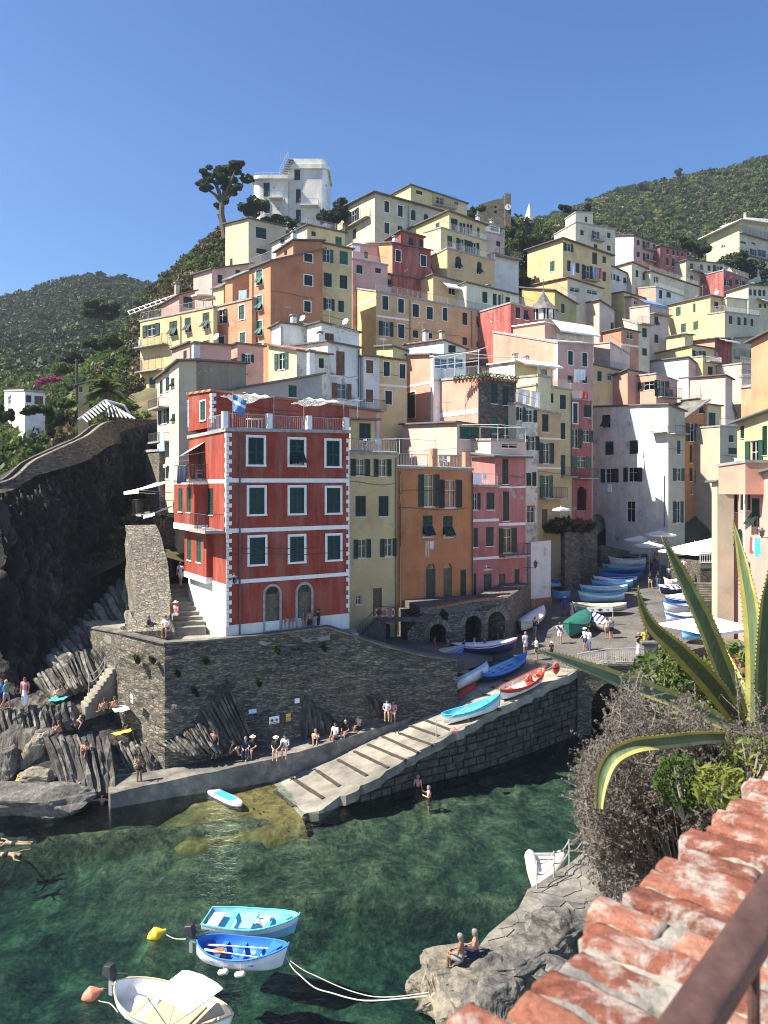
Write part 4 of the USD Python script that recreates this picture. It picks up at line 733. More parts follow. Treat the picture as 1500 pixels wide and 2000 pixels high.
house('pale_pink_tall_house','tall pale pink house with balconies at the cliff edge',4,(190,402),(272,342),(330,345),64,'palepink',
'L c 207,410,226,500;L c 246,388,268,480;L o 200,592,275,690;L c 245,960,268,1050;L B 200,545,270,590;L B 200,760,275,810',by=1200,roof='slate',ant=False)
house('pink_low_house','low shaded pink house with a black roof line',4,(285,212),(402,166),(672,186),78,'pink','L c 360,215,382,270;L k 318,205,340,260',by=300,roof='dark')
house('pink_square_window_house','pink house with one small white framed square window',4,(668,188),(712,172),(882,192),82,'pink','R oGt 762,240,798,292',by=440,roof='dark',ant=False)
house('yellow_cliff_house','yellow cliff-top house with post terrace and raised shutters',1,(72,1048),(500,962),(512,966),90,'yellow',
'L oG 112,1060,160,1130;L a 242,1042,288,1128;L a 332,1022,368,1108;L a 437,992,476,1088;L c 440,1155,478,1200;L B 70,1135,235,1188;L B 75,1262,200,1335;L c 125,1370,162,1480;L g 146,1572,180,1625;L P 308,1010,310,1190',dl=DLs,by=1700,roof='flat',over=.3,rails='L',ant=False,group=None)
house('orange_row_house','sunlit orange house joined to the orange tower',1,(500,965),(726,912),(735,912),88,'salmonorange','L ot 515,975,580,1058;L cmt 650,948,684,1032;L cmt 654,1108,688,1170;L cmt 532,1132,566,1176',dl=DLs,by=1260,roof='flat',ant=False)
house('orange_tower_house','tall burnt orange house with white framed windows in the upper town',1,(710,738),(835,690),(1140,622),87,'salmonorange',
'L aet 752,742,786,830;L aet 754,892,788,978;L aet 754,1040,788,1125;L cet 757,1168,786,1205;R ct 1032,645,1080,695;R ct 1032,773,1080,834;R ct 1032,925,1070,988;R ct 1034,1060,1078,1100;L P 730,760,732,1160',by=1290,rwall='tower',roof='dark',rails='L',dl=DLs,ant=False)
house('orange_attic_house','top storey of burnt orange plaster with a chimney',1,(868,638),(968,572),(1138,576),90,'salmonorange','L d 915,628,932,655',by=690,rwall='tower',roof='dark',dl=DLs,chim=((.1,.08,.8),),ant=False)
house('yellow_tower_neighbour','shaded yellow house with blue-green shutters right of the orange tower',1,None,(1133,585),(1312,622),93,'yellow','R oGe 1150,620,1183,698;R ce 1240,632,1288,710;R c 1147,760,1194,842;R c 1241,774,1284,852;R oGq 1162,910,1192,980;R c 1232,922,1265,990',by=1100,depth=8,rwall=None,roof='slate')
house('orange_loggia_house','orange roof room hung with washing above the orange row',1,(570,800),(612,790),(722,745),95,'salmonorange','R c 668,700,700,735',by=960,roof='green',dl=DLs,ant=False)
house('yellow_roof_room','yellow roof room behind the white parasol',1,(500,850),(560,835),(612,812),97,'yellow','R ce 575,880,605,925',by=940,roof='slate',ant=False)
house('pink_roof_house','pink roof house behind the yellow posts with white pipes',1,(195,945),(300,888),(392,868),99,'pink','R c 325,900,378,965',by=1000,roof='tile',chim=((.2,.1,1.3),),ant=False,dl=DLs)
house('lilac_house','pale lilac pink house left of the orange tower',1,(383,768),(492,736),(722,706),104,'lightpink','R c 525,770,553,822;R c 630,742,658,778',by=910,roof='dark',dl=DLs,ant=False)
house('cream_hill_house','plain pale yellow block with one double window under the white villa',1,(570,474),(706,440),(925,490),116,'paleyellow','R c 750,494,810,558;R c 752,618,812,650;L c 597,675,613,725',by=740,rwall='beige',roof='dark',dl=DLs,ant=False)
house('peeling_terrace_house','cream house with peeling plaster and a covered roof terrace',1,(842,588),(1050,482),(1272,528),112,'peeling','L c 893,556,918,592;R c 1075,516,1100,545;R ce 1215,548,1252,600',by=640,rwall='yellow',roof='slate',rails='R',dl=DLs)
# --- middle and upper town
house('long_yellow_house','long ochre yellow house with a pale band and two rows of shutters',2,(76,905),(318,938),(1185,1103),100,'yellow',
'R ct 362,968,406,1070;R ct 478,990,520,1092;R ct 583,1028,630,1122;R ct 688,1048,732,1140;R ct 806,1055,839,1150;R c 950,1090,983,1180;R a 1052,1117,1082,1205;R oq 340,1155,440,1262;R ct 478,1176,524,1276;R c 587,1220,625,1275;R c 688,1238,727,1280;R c 950,1270,983,1330;R c 1052,1302,1082,1345;R S 318,1122,560,1136;L S 85,1020,318,1034;R P 563,990,565,1300;R P 1015,1075,1017,1340',by=1380,rwall='ochre',roof='flat',rails='R',ant=False)
house('gabled_terrace_house','yellow gable with a shaded loggia above the long yellow house',2,(74,868),(238,786),(800,880),106,'yellow','R c 282,825,325,865;R c 372,845,452,905;R c 610,890,655,965',by=960,rwall='beige',roof='slate',over=.5)
house('brown_terrace_house','shaded brown roof room with a striped awning and laundry',2,None,(735,815),(1080,905),108,'ochre','R g 850,885,900,960;R W 790,872,1010,930',by=1010,depth=6,roof='slate')
house('white_roof_house','white roof wedge catching the sun beneath the yellow stepped house',2,(520,842),(722,765),(740,820),112,'white','',by=860,roof='slate',ant=False)
house('pale_green_house','pale green house with narrow dark shutters left of the flag terrace',2,None,(978,872),(1342,958),108,'palegreen','R c 1095,937,1132,1020;R c 1172,952,1200,1038;R c 1212,960,1230,1045;R c 1265,975,1300,1056;R c 1180,1122,1230,1198;R c 1255,1142,1300,1188;R P 1240,950,1242,1210',by=1220,depth=8,roof='slate')
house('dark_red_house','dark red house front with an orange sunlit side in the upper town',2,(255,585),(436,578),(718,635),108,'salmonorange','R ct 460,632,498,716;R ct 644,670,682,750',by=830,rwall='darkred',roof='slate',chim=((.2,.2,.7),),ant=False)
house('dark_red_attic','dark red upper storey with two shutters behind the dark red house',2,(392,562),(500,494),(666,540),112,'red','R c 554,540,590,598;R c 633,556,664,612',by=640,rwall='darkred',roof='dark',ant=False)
house('pink_upper_house','small pink house with a laundry terrace right of the yellow tower neighbour',2,None,(143,700),(402,748),104,'pink','R c 173,742,216,805;R c 310,764,352,802',by=830,depth=7,roof='flat',rails='R',ant=False)
house('pink_upper_attic','shaded lilac roof room with a tiny dark window and white sheet',2,None,(146,588),(330,610),109,'pink','R c 230,645,257,696;R D 150,600,200,645',by=710,depth=5,roof='flat',ant=False)
house('stepped_yellow_house','lowest storey block of the stepped yellow house',2,(708,690),(838,622),(1185,712),112,'yellow','R aA 897,677,940,768;R aA 1056,716,1090,808',by=860,rwall='ochre',roof='flat',rails='R',ant=False)
house('stepped_yellow_house','middle storey of the stepped yellow house with a row of glazed doors',2,(664,508),(792,470),(1128,568),115,'paleyellow','R c 838,527,874,610;R oG 925,550,962,640;R oG 1018,575,1052,662;R c 972,562,1010,652',by=680,rwall='yellow',roof='flat',rails='R',ant=False)
house('stepped_yellow_house','top storey of the stepped yellow house with a wide window',2,(538,492),(852,350),(1120,450),118,'yellow','R c 865,402,914,490;R g 927,428,975,510;R g 980,440,1026,518;R c 1057,466,1075,540;L cm 752,432,782,475',by=520,rwall='yellow',roof='slate',over=.4,ant=False)
house('cream_upper_house','large cream house with a sagging side balcony near the hill crest',2,(34,350),(307,213),(800,350),124,'cream','R ct 377,273,411,356;R ct 477,305,512,388;R cA 573,336,606,415;R cA 666,367,699,422;R ct 377,430,412,512;R c 476,456,510,490;L oq 120,340,190,425;L c 148,478,172,552;L B 75,385,275,445;R P 551,300,553,470',by=640,rwall='beige',roof='slate',over=.6,ant=False)
house('yellow_crest_house','pale yellow house on the crest with a long rear balcony',2,(418,238),(570,157),(982,292),131,'lemon','R c 610,197,655,225;R g 757,245,816,302;R c 893,280,920,300;R B 730,240,890,318',by=400,rwall='yellow',roof='dark',over=.3,ant=False)
house('pink_crest_house','pale pink and white house below the ruined castle',2,None,(1098,498),(1258,532),126,'lightpink','R c 1197,566,1226,607',by=650,depth=7,roof='flat',rails='R',ant=False)
house('white_crest_house','white house with terrace rails right beneath the castle',2,None,(1080,425),(1225,462),131,'greywhite','R g 1155,455,1215,495',by=520,depth=6,roof='flat',chim=((.2,.1,1.0),(.2,.8,.9)),ant=False)
house('terrace_wall_house','low grey terrace house with washing frames over a green slope',2,None,(1185,655),(1362,715),122,'greywhite','R B 1190,640,1360,690',by=720,depth=5,roof='flat',ant=False)
house('red_small_house','small brick red house with two dark shutters and a white roof rail',3,None,(-8,878),(126,912),103,'crimson','R c 22,900,47,965;R a 70,917,96,975',by=1010,depth=7,roof='flat',rails='R',ant=False)
house('olive_house','olive yellow house half in shadow above the bell turret',3,(58,790),(250,803),(378,880),112,'ochre2','R c 288,880,307,935',by=1000,rwall='olive',roof='slate',rails='R',ant=False)
house('ochre_gable_house','ochre gabled house with a tiled roof edge',3,(108,775),(325,728),(528,792),122,'ochre','R g 340,785,395,812;R g 440,800,500,825',by=860,rwall='cream',roof='tile',ant=False)
house('yellow_mansion','large yellow house with a triple loggia and hanging laundry',3,(90,568),(298,500),(582,598),130,'yellow','L cm 223,630,250,690;R om 303,526,357,574;R k 372,552,405,622;R k 410,562,462,640;R c 470,580,498,650;R cm 530,602,550,643;R c 323,626,345,690;R c 372,640,396,700;R oGq 425,655,455,740;R c 530,692,550,750;R B 412,705,490,745',by=790,rwall='yellow',roof='slate',over=.5,ant=False)
house('tall_cream_house','tall cream house on the ridge with a small iron balcony',3,(246,478),(372,405),(606,448),142,'cream','R c 334,445,355,478;R c 400,449,420,480;R om 470,456,508,500;R c 557,464,577,496;R c 480,532,500,560;R c 557,539,577,570;R B 462,485,525,512',by=660,rwall='cream',roof='flat',over=.4,ant=False)
house('tall_cream_attic','cream roof storey on the ridge house',3,(312,385),(372,346),(474,350),146,'cream','R c 427,370,441,404;R k 382,362,396,404',by=420,roof='flat',ant=False)
house('grey_side_house','brownish pink house with a blank grey side wall',3,(606,482),(712,478),(866,532),152,'greywhite','R c 731,506,748,540;R oq 766,515,802,560;R c 826,531,840,560;R c 731,576,748,608;R oq 768,586,800,630;R c 826,598,840,626;R B 770,545,825,565;R B 770,610,825,632',by=680,rwall='pink',roof='slate',ant=False)
house('crimson_house','dusky crimson house with seven slim shutters',3,None,(866,540),(1026,576),154,'crimson','R c 903,608,917,655;R c 938,614,952,662;R c 976,622,990,660;R c 905,560,918,590;R c 940,566,952,596;R c 965,572,976,602;R c 992,578,1004,604;R c 900,680,916,706;R W 950,683,1018,705',by=740,depth=8,roof='slate',ant=False)
house('beige_balcony_house','beige house with a striped awning and twin balconies',3,None,(1020,624),(1240,648),154,'beige','R c 1044,644,1062,690;R c 1103,650,1118,682;R c 1146,655,1163,688;R oq 1178,658,1230,704;R c 1044,715,1060,746;R g 1105,725,1175,770;R c 1192,732,1207,765;R W 1098,702,1182,722;R B 1100,755,1195,778;R B 1035,672,1100,690',by=810,depth=8,rwall=None,roof='slate',ant=False)
house('crimson_low_house','low dusky red house at the edge of the trees',3,None,(1240,685),(1386,735),152,'crimson','R o 1240,735,1285,775;R o 1310,742,1362,770',by=800,depth=8,roof='flat',rails='R',ant=False)
house('white_apartment_house','modern white apartment house with wide eaves on the right hillside',3,(1140,492),(1332,402),(1600,440),200,'paleyellow','R c 1338,515,1370,528;R c 1402,522,1428,532;L k 1290,455,1320,482;L g 1225,535,1250,550;R B 1330,450,1500,488;R g 1328,560,1370,605;R oq 1395,560,1430,600;R g 1440,565,1490,605;R B 1320,580,1520,608',by=640,rwall='cream',roof='white',over=1.6,ant=False)
house('white_apartment_attic','upper storey of the white apartment house',3,(1250,425),(1365,385),(1600,400),208,'white','R k 1380,405,1410,425;R g 1430,405,1480,425',by=440,roof='white',over=1.,chim=((.1,.05,1.6),),ant=False)
house('cream_right_house','cream house with a row of dark shutters at the right edge',3,(1255,812),(1385,770),(1600,785),138,'cream','R c 1390,795,1405,832;R c 1415,796,1432,834;R c 1442,797,1460,835;R c 1468,799,1485,836;R W 1430,858,1560,880;R c 1445,880,1462,905;R c 1475,882,1490,905',by=1060,rwall='cream',roof='slate')
house('cream_gable_house','small cream gable with tall shutters below the yellow mansion',3,(610,664),(702,638),(830,692),141,'cream','R c 725,683,740,725;R o 765,702,808,745',by=780,roof='tile',ant=False)
house('grey_low_house','low grey house front beside the yellow mansion',3,None,(570,655),(702,718),139.5,'greywhite','R c 575,700,586,740;R c 594,705,606,742;R a 612,714,628,750;R a 652,727,668,760',by=800,depth=6,roof='slate',ant=False)
house('brown_pergola_house','shaded cream house under a wire pergola terrace',3,None,(810,690),(1095,782),142,'cream','R g 830,720,860,760',by=800,depth=6,roof='slate',rails='R',ant=False)
house('salmon_blue_awning_house','salmon house with a blue tarpaulin below its terrace',3,(600,805),(842,782),(1008,838),138,'salmon','R c 862,800,880,850;R c 905,800,930,845;R Wb 742,860,850,892',by=900,rwall='greywhite',roof='flat',rails='R',ant=False)
house('yellow_low_gable','low pale yellow gable in front of the salmon house',3,(535,832),(655,812),(780,850),137,'lemon','',by=880,roof='slate',ant=False)
house('pale_pink_wedge_house','pale pink sloping house with a satellite dish',3,(582,848),(700,842),(842,892),136,'palepink','R g 715,860,735,885',by=960,roof='slate',ant=False)
house('pink_gable_large','big pale pink gabled house in the middle of the right slope',3,(342,900),(512,862),(600,918),122,'lightpink','R c 578,990,596,1060;R k 512,885,532,915',by=1230,rwall='lilac',roof='slate',ant=False)
house('pink_step_house','pale pink lower wing with a small side terrace',3,(480,1120),(575,1110),(690,1180),116,'lightpink','R k 640,1040,700,1090',by=1240,rwall='palepink',roof='flat',rails='R',ant=False)
house('brown_edge_house','narrow brown house with a white band',3,None,(640,1025),(742,1048),119,'terracotta','R g 672,1045,708,1085;R S 640,1120,742,1130',by=1220,depth=6,roof='slate',ant=False)
house('lilac_tall_house','tall lilac grey house with three shutters right of the pale pink gable',3,(690,908),(806,893),(918,915),125,'lightpink','R a 834,954,857,1008;R c 834,1060,857,1110;R B 808,910,915,945',by=1230,rwall='lilac',roof='flat',ant=False)
house('cream_round_house','cream house with a rounded balcony between pink houses',3,(650,975),(735,1000),(806,1010),121,'cream','R c 763,1022,790,1078;R c 763,1140,790,1185;R B 735,965,810,1002',by=1230,roof='flat',ant=False)
house('yellow_block_house','big plain yellow house with green-grey windows on the right slope',3,(914,890),(1162,833),(1250,850),131,'lemon','L cm 960,898,989,952;L cm 1061,878,1076,930;L cm 990,996,1019,1048;L cm 1062,983,1092,1033;R c 1185,868,1208,910',by=1080,rwall='ochre',roof='slate')
house('yellow_wing_house','lower yellow wing with four slim windows and roof terrace',3,(1140,945),(1246,930),(1448,955),127,'lemon','R c 1271,950,1290,1000;R c 1320,958,1340,1008;R c 1358,961,1375,1008;R c 1397,968,1413,1014',by=1070,rwall='beige',roof='flat',rails='LR',ant=False)
house('yellow_back_wing','pale yellow roof wing behind the terrace of the yellow wing',3,(1200,870),(1258,848),(1380,860),132,'paleyellow','R k 1345,865,1372,915',by=940,roof='flat',ant=False)
house('terracotta_gable_house','terracotta gable house with a clay tiled roof and dark red front',3,(972,1110),(1188,1083),(1300,1085),123,'salmon','R k 1205,1108,1222,1145;R W 1200,1088,1290,1108',by=1210,rwall='darkred',roof='tile',over=.4,ant=False)
house('grey_roof_house','beige house with a broad grey slate roof at the right',3,None,(1290,1085),(1425,1075),125,'beige','R k 1312,1108,1338,1190;R B 1300,1155,1400,1200',by=1230,depth=7,roof='slate',over=.5,ant=False)
house('yellow_eave_house','yellow house with a shadowed gable below the terracotta roof',3,(812,1180),(1052,1125),(1215,1150),120,'yellow','R o 1058,1155,1108,1190;R c 1115,1157,1136,1187',by=1260,rwall='yellow',roof='dark',ant=False)
house('yellow_balcony_house','small yellow house with a white balcony and dish',3,(1045,1200),(1118,1190),(1205,1215),118,'yellow','R c 1148,1248,1176,1298;R Bw 1130,1195,1200,1222',by=1320,roof='flat',ant=False)
house('pink_right_block','pale pink block with an iron balcony near the right edge',3,(1200,1250),(1345,1232),(1400,1240),116,'palepink','R B 1320,1275,1392,1310',by=1480,rwall='lightpink',roof='flat',rails='R',ant=False)
house('yellow_strip_house','bright yellow strip of house below the big yellow block',3,(905,1075),(1012,1060),(1060,1065),122,'lemon','',by=1120,roof='slate',ant=False)
house('pink_quoin_house','broad pink house with white corner stones and two shutters',3,(-110,1050),(268,1112),(475,1122),94,'salmon','R ct 328,1157,356,1238;R ct 411,1167,439,1248;R c 326,1300,356,1345;R c 413,1305,440,1345;L S 248,1120,268,1330',by=1360,rwall='pink',roof='flat',rails='R',ant=False)
house('pink_quoin_attic','broad pink gable rising behind the white railed terrace',3,(-112,1035),(192,990),(230,1000),98,'salmon','R k 232,1015,250,1065',by=1130,roof='white',over=.25,ant=False)
house('awning_terrace_house','dark roof terrace room under a white awning',3,None,(225,1000),(475,1050),99,'palepink','R k 280,1030,310,1080;R k 330,1030,390,1085;R W 235,992,470,1062',by=1130,depth=4,roof='white',ant=False)
house('slate_terrace_house','yellow house with a slate pergola terrace right of the pink quoin house',3,None,(470,1235),(690,1285),113,'yellow','R c 500,1275,525,1335;R g 560,1285,585,1330',by=1420,depth=7,roof='slate',rails='R',ant=False)
house('loggia_house','yellow house with a deep dark loggia under two small chimneys',6,(1020,245),(1186,222),(1432,272),88,'peelwhite','R k 1200,245,1243,320;R k 1275,283,1343,318;R c 1352,270,1394,340;R W 1190,215,1440,255',by=420,rwall='yellow',roof='white',chim=((.3,.2,.8),(.3,.5,.8)),ant=False)
house('yellow_rail_house','pale yellow terrace wall with laundry on white frames',6,(1188,330),(1336,316),(1420,330),84,'paleyellow','',by=520,roof='flat',rails='R',ant=False)
# --- right of the square
house('cream_narrow_house','narrow cream house with flaking plaster beside the stone house',6,None,(1195,498),(1332,540),78,'cream','R oq 1195,518,1250,605;R oq 1235,535,1325,615;R oq 1250,705,1340,798;R c 1260,945,1292,1030;R c 1298,940,1330,1032;R g 1265,1155,1315,1270',by=1400,depth=8,rwall='peeling',roof='flat',rails='R',ant=False)
house('ochre_balcony_house','ochre orange house with pale bands and a flowered balcony',6,None,(1322,540),(1484,566),80,'ochre','R c 1363,563,1404,678;R oq 1345,750,1435,885;R oem 1350,962,1428,1105;R dw 1362,1180,1397,1305;R S 1325,716,1484,728;R S 1325,908,1484,920;R B 1345,1040,1490,1108',by=1400,depth=8,roof='flat',ant=False)
house('deep_yellow_house','deep yellow house standing on a rough stone base',8,None,(-10,375),(222,412),84,'yellow','R c 66,427,103,490;R c 146,438,184,532;R c 143,620,180,725;R cm 143,828,180,960;R B 130,908,222,968;R P 216,420,218,970',by=975,depth=8,roof='flat',rails='R',ant=False,rwall=None)
house('red_balcony_house','narrow rose red house with a washing balcony and dark arch',8,None,(216,468),(352,478),92,'crimson','R cT 231,492,259,622;R c 300,503,348,585;R o 205,658,285,783;R o 272,668,358,745;R oe 225,838,345,912;R B 240,915,360,978;R hA 255,1035,318,1188',by=1260,depth=8,roof='flat',rails='R',ant=False)
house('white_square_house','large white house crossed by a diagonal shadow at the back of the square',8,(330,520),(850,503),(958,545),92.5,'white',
'L a 420,568,473,652;L c 440,741,494,828;L c 598,734,654,822;L oq 415,918,527,1008;L oq 562,910,680,1003;L gT 580,1130,635,1265;L hA 326,1212,444,1420;L k 488,1330,543,1410;L k 655,1330,705,1450;R cm 908,735,930,822;R oGm 900,915,935,998;R oGm 898,1130,930,1270;L P 826,960,828,1300;L k 768,535,800,622;L k 806,535,838,622;L B 755,632,846,680;R k 865,560,935,640;R B 852,640,955,690',by=1460,rwall='beige',roof='slate',over=.25,ant=False)
house('salmon_balcony_house','salmon pink house with an iron balcony behind the white house',8,(410,345),(772,303),(908,350),111,'salmon','L oGx 690,350,758,405;R oGq 785,345,830,450;R c 850,400,880,450;R B 775,392,905,455',by=560,roof='flat',ant=False)
house('salmon_block_house','plain salmon wall block with a tall flue pipe',8,(405,350),(586,276),(700,300),113,'salmon','L P 458,300,461,500',by=520,roof='dark',ant=False)
house('pink_wide_house','pink house with a pale railed balcony and shadowed gable',8,(935,335),(1222,312),(1268,338),113,'palepink','L c 945,345,975,400;L Bw 938,400,1060,462',by=560,roof='dark',ant=False)
house('grey_plaster_house','pale grey house with a sunny blank wall and green gutter',8,(660,235),(982,196),(1076,272),118,'greywhite','R c 1035,280,1048,325',by=340,rwall='lightpink',roof='green',ant=False)
house('orange_narrow_house','narrow orange house deep in the street behind the white house',8,None,(955,590),(1108,478),106,'orange','R oG 985,622,1020,740;R a 1052,478,1080,558;R c 1053,630,1068,692;R c 990,762,1008,880;R a 1052,762,1085,850;R c 988,912,1008,1000;R oGq 1042,922,1072,1015;R g 995,1042,1012,1085',by=1200,depth=8,rwall=None,roof='slate',ant=False)
house('ochre_street_house','yellow ochre street house with tall dark windows',8,None,(1106,500),(1196,512),108,'yellow','R c 1113,553,1158,678;R c 1111,708,1158,833;R oG 1112,885,1156,962;R c 1112,1068,1154,1115',by=1200,depth=8,roof='slate',ant=False)
house('beige_street_house','beige street house with clothes lines between its floors',8,None,(1188,645),(1330,655),104,'beige','R c 1245,700,1275,745;R c 1242,782,1296,826;R c 1235,876,1280,890',by=1300,depth=8,roof='flat',rails='R',ant=False)
house('yellow_lane_gable','small yellow gable with a lit slope above the lane',8,(1190,500),(1240,460),(1282,560),114,'yellow','',by=650,roof='slate',ant=False)
DN=(-.06,1.)
house('orange_right_house','tall salmon orange house at the right edge above the terraces',8,(1390,95),(1700,-60),None,60,'salmonorange','',dl=(-.2,1.),dr=(1,0),by=900,depth=8,roof='dark',over=.4,ant=False)
house('terrace_right_house','orange terrace house with metal rails at the right edge',8,(1325,395),(1700,350),None,62,'salmonorange','',dl=(-.12,1.),dr=(1,0),by=900,depth=8,roof='flat',rails='L',ant=False)
house('striped_right_house','pink and yellow house with a huge open shutter at the right edge',8,(1300,622),(1700,480),None,56.5,'yellow','L oGm 1385,735,1440,935;L c 1462,640,1495,830;L c 1320,640,1345,720',dl=(-.06,1.),dr=(1,0),by=1700,depth=8,roof='green',over=.5,ant=False)
house('beige_pillar_house','weathered beige house end wall facing the square, washing above',8,(1163,1008),(1170,1005),(1278,1010),62.3,'beige','',dl=(-.62,1.),dr=(1,-.05),by=1960,depth=6,roof='green',over=.3,ant=False)
house('pink_parapet_right','salmon pink terrace parapet block with washing at the right edge',8,(1178,905),(1352,880),None,58.5,'salmon','',dl=(-.5,1.),dr=(1,0),by=1015,depth=3,roof='flat',ant=None,zb=17.2)
house('pale_right_house','pink and yellow lower house with tilted shutters beside the beige end wall',8,(1272,1000),(1700,880),None,54,'pink','L c 1282,1050,1300,1200;L c 1320,1030,1338,1190;L c 1365,1020,1385,1190;L aA 1250,1320,1285,1430;L aA 1300,1310,1335,1430;L a 1395,1110,1445,1300;L k 1305,1530,1340,1700;L c 1370,1530,1385,1700;L S 1345,1000,1352,1900',dl=(-.05,1.),dr=(1,0),by=2000,depth=3,roof='green',over=.4,ant=False)
# ---------------------------------------------------------------- red house: side wing, quoins, terrace
t=R0;fr,fl=R0.fr,R0.fl
zt_,z0_=22.1,8.1
def quoin(f,s_edge,sgn,za,zb,n,wmin=.16,wmax=.34,o=.03):
 for i in range(n):
  a=za+(zb-za)*i/n;b=za+(zb-za)*(i+1)/n;w=wmax if i%2 else wmin;m=MB()
  s0,s1=sorted((s_edge,s_edge+sgn*w));f.bx(m,s0,s1,a+.012,b-.012,-.02,o+.004*(i%2));obj('quoin',m,'white_trim',t)
z_c= lambda py:EYE-(py-HY)/F*48.
quoin(fr,0,1,z_c(1225),z_c(845),44,.17,.36);quoin(fr,fr.L,-1,z_c(1210)-.3,z_c(848),40,.08,.24);quoin(fl,0,1,z_c(1040),z_c(845),20,.08,.2)
m=MB();fr.bx(m,0,fr.L,z0_-.4,z_c(1222),-.02,.02);obj('plinth',m,'plaster_greywhite',t)
m=MB();fl.bx(m,0,fl.L,z0_-.4,z_c(1142),-.02,.025);obj('white_base',m,'plaster_white',t)
bay=house('red_bay','',4,(300,1068),(432,1075),(545,1090),50.5,'red','L cm 328,1112,356,1265;L cm 382,1110,411,1268',th=t,by=0,zb=z_c(1040),roof=None,ant=False)
bay2=house('red_bay','',4,(368,1392),(510,1402),(640,1395),50.0,'red','L cm 385,1425,412,1580;L cm 446,1425,477,1595',th=t,zb=z_c(1148),roof=None,ant=False)
for f,za,zb2 in ((bay2.fl,z_c(1148),z_c(1136)),(bay2.fr,z_c(1148),z_c(1136)),(bay2.fl,z_c(1042),z_c(1034)),(bay2.fr,z_c(1042),z_c(1034)),(bay.fl,z_c(1043),z_c(1030)),(bay.fr,z_c(1043),z_c(1030)),(bay.fl,z_c(946),z_c(938)),(bay.fr,z_c(946),z_c(938))):m=MB();f.bx(m,-.03,f.L,za,zb2,-.02,.05);obj('white_band',m,'white_trim',t)
m=MB();f=bay.fl;m.hexa([f.pt(-.1,z_c(940),.12),f.pt(f.L,z_c(940),.12),f.pt(f.L,z_c(940),-3.2),f.pt(-.1,z_c(940),-3.2),f.pt(-.1,z_c(936),.12),f.pt(f.L,z_c(936),.12),f.pt(f.L,z_c(936),-3.2),f.pt(-.1,z_c(936),-3.2)]);obj('balcony_floor',m,'concrete',t)
m=railing(f.pt(0,z_c(936),.05),f.pt(f.L,z_c(936),.05),1.0,.015,.14).m(railing(f.pt(0,z_c(936),.05),f.pt(0,z_c(936),-1.4),1.0,.015,.14));obj('balcony_railing',m,'iron',t)
m=MB();fl.bx(m,.2,3.4,z_c(1042),z_c(1036),-.02,1.3);obj('balcony_floor',m,'concrete',t);q=[fl.pt(.25,z_c(1036),.02),fl.pt(.25,z_c(1036),1.25),fl.pt(3.3,z_c(1036),1.25)];m=railing(q[0],q[1],1.,.015,.14).m(railing(q[1],q[2],1.,.015,.14));obj('balcony_railing',m,'iron',t)
at=house('red_attic','',4,(392,505),(545,482),(1440,585),51.5,'red','L cmt 472,545,505,670;R k 688,560,783,655;R k 1090,580,1180,720',th=t,zb=zt_-.3,roof='tile',ant=False,over=.12)
f=at.fl
for fx in (at.fl,at.fr):
 if fx.L>1:quoin(fx,0,1,zt_,at.b3[2]-.1,8,.14,.3)
if at.fl.L>1:quoin(at.fl,at.fl.L,-1,zt_,at.b3[2]-.1,8,.1,.25)
zr=R0.b3[2]+.22
for x in (640,930,1188,1432):
 s=fr.s_at(kx(4,x,0)[0]);m=MB();fr.bx(m,s-.17,s+.17,zr-.02,zr+1.05,-.45,-.1);obj('terrace_post',m,'white_trim',t)
ss=[fr.s_at(kx(4,x,0)[0]) for x in (640,930,1188,1432)]
for a,b in zip(ss[:-1],ss[1:]):obj('terrace_railing',railing(fr.pt(a+.17,zr,-.25),fr.pt(b-.17,zr,-.25),.95,.016,.13),'rail_grey',t)
obj('terrace_railing',railing(fl.pt(.2,zr,-.25),fl.pt(fl.L*.55,zr,-.25),.95,.016,.13),'rail_grey',t)
m=MB();s=fr.s_at(kx(4,725,0)[0]);m.tube([fr.pt(s,z_c(845),.09),fr.pt(s,z0_+.2,.09)],.055,6);obj('downpipe',m,'dark_eave',t)
mat('lace',{'g':('geometry',{}),'v':('voronoi_texture',{'scale':7.}),'r':('rgb_ramp',{'ramp':[(.25,(0,0,0)),(.42,(1,1,1))]}),'d':('diffuse_bsdf',{'color':(.8,.8,.78)}),'tr':('translucent_bsdf',{'color':(.7,.7,.68)}),'m':('mix_closure',{'fac':.35}),'t':('transparent_bsdf',{}),'x':('mix_closure',{})},
 [('g.position','v.vector'),('v.distance','r.fac'),('r.color','x.fac'),('d.BSDF','m.closure1'),('tr.BSDF','m.closure2'),('m.closure','x.closure2'),('t.BSDF','x.closure1')],'x.closure')
def sail(name,label,pts,sag,mt='lace',th=.01,cat='awning',n=14):
 """A cloth hung between four corners (a, b, c, d in order)."""
 a,b,c,d=(np.array(q,float) for q in pts);u,v=np.meshgrid(np.linspace(0,1,n),np.linspace(0,1,n),indexing='ij');u,v=u[...,None],v[...,None]
 g=a*(1-u)*(1-v)+b*u*(1-v)+c*u*v+d*(1-u)*v;g[...,2]-=(sag*16*u*(1-u)*v*(1-v)+.06*np.sin(u*17+v*5))[...,0]
 t_=thing(name,label,cat,tuple(a));obj('cloth',strip_slab(g,(0,0,th)),mt,t_,smooth=True); return t_
def K4(x,y,D): return P(*kx(4,x,y),D)
s1=sail('sun_sail','white lace sun sail sagging over the left half of the red roof terrace',(K4(600,510,51.5),K4(690,502,48.7),K4(950,515,50.3),K4(760,492,53)),.55);s2=sail('sun_sail','white lace sun sail over the right half of the red roof terrace',(K4(1060,560,51),K4(1145,535,51),K4(1405,548,52.4),K4(1180,525,54)),.35)
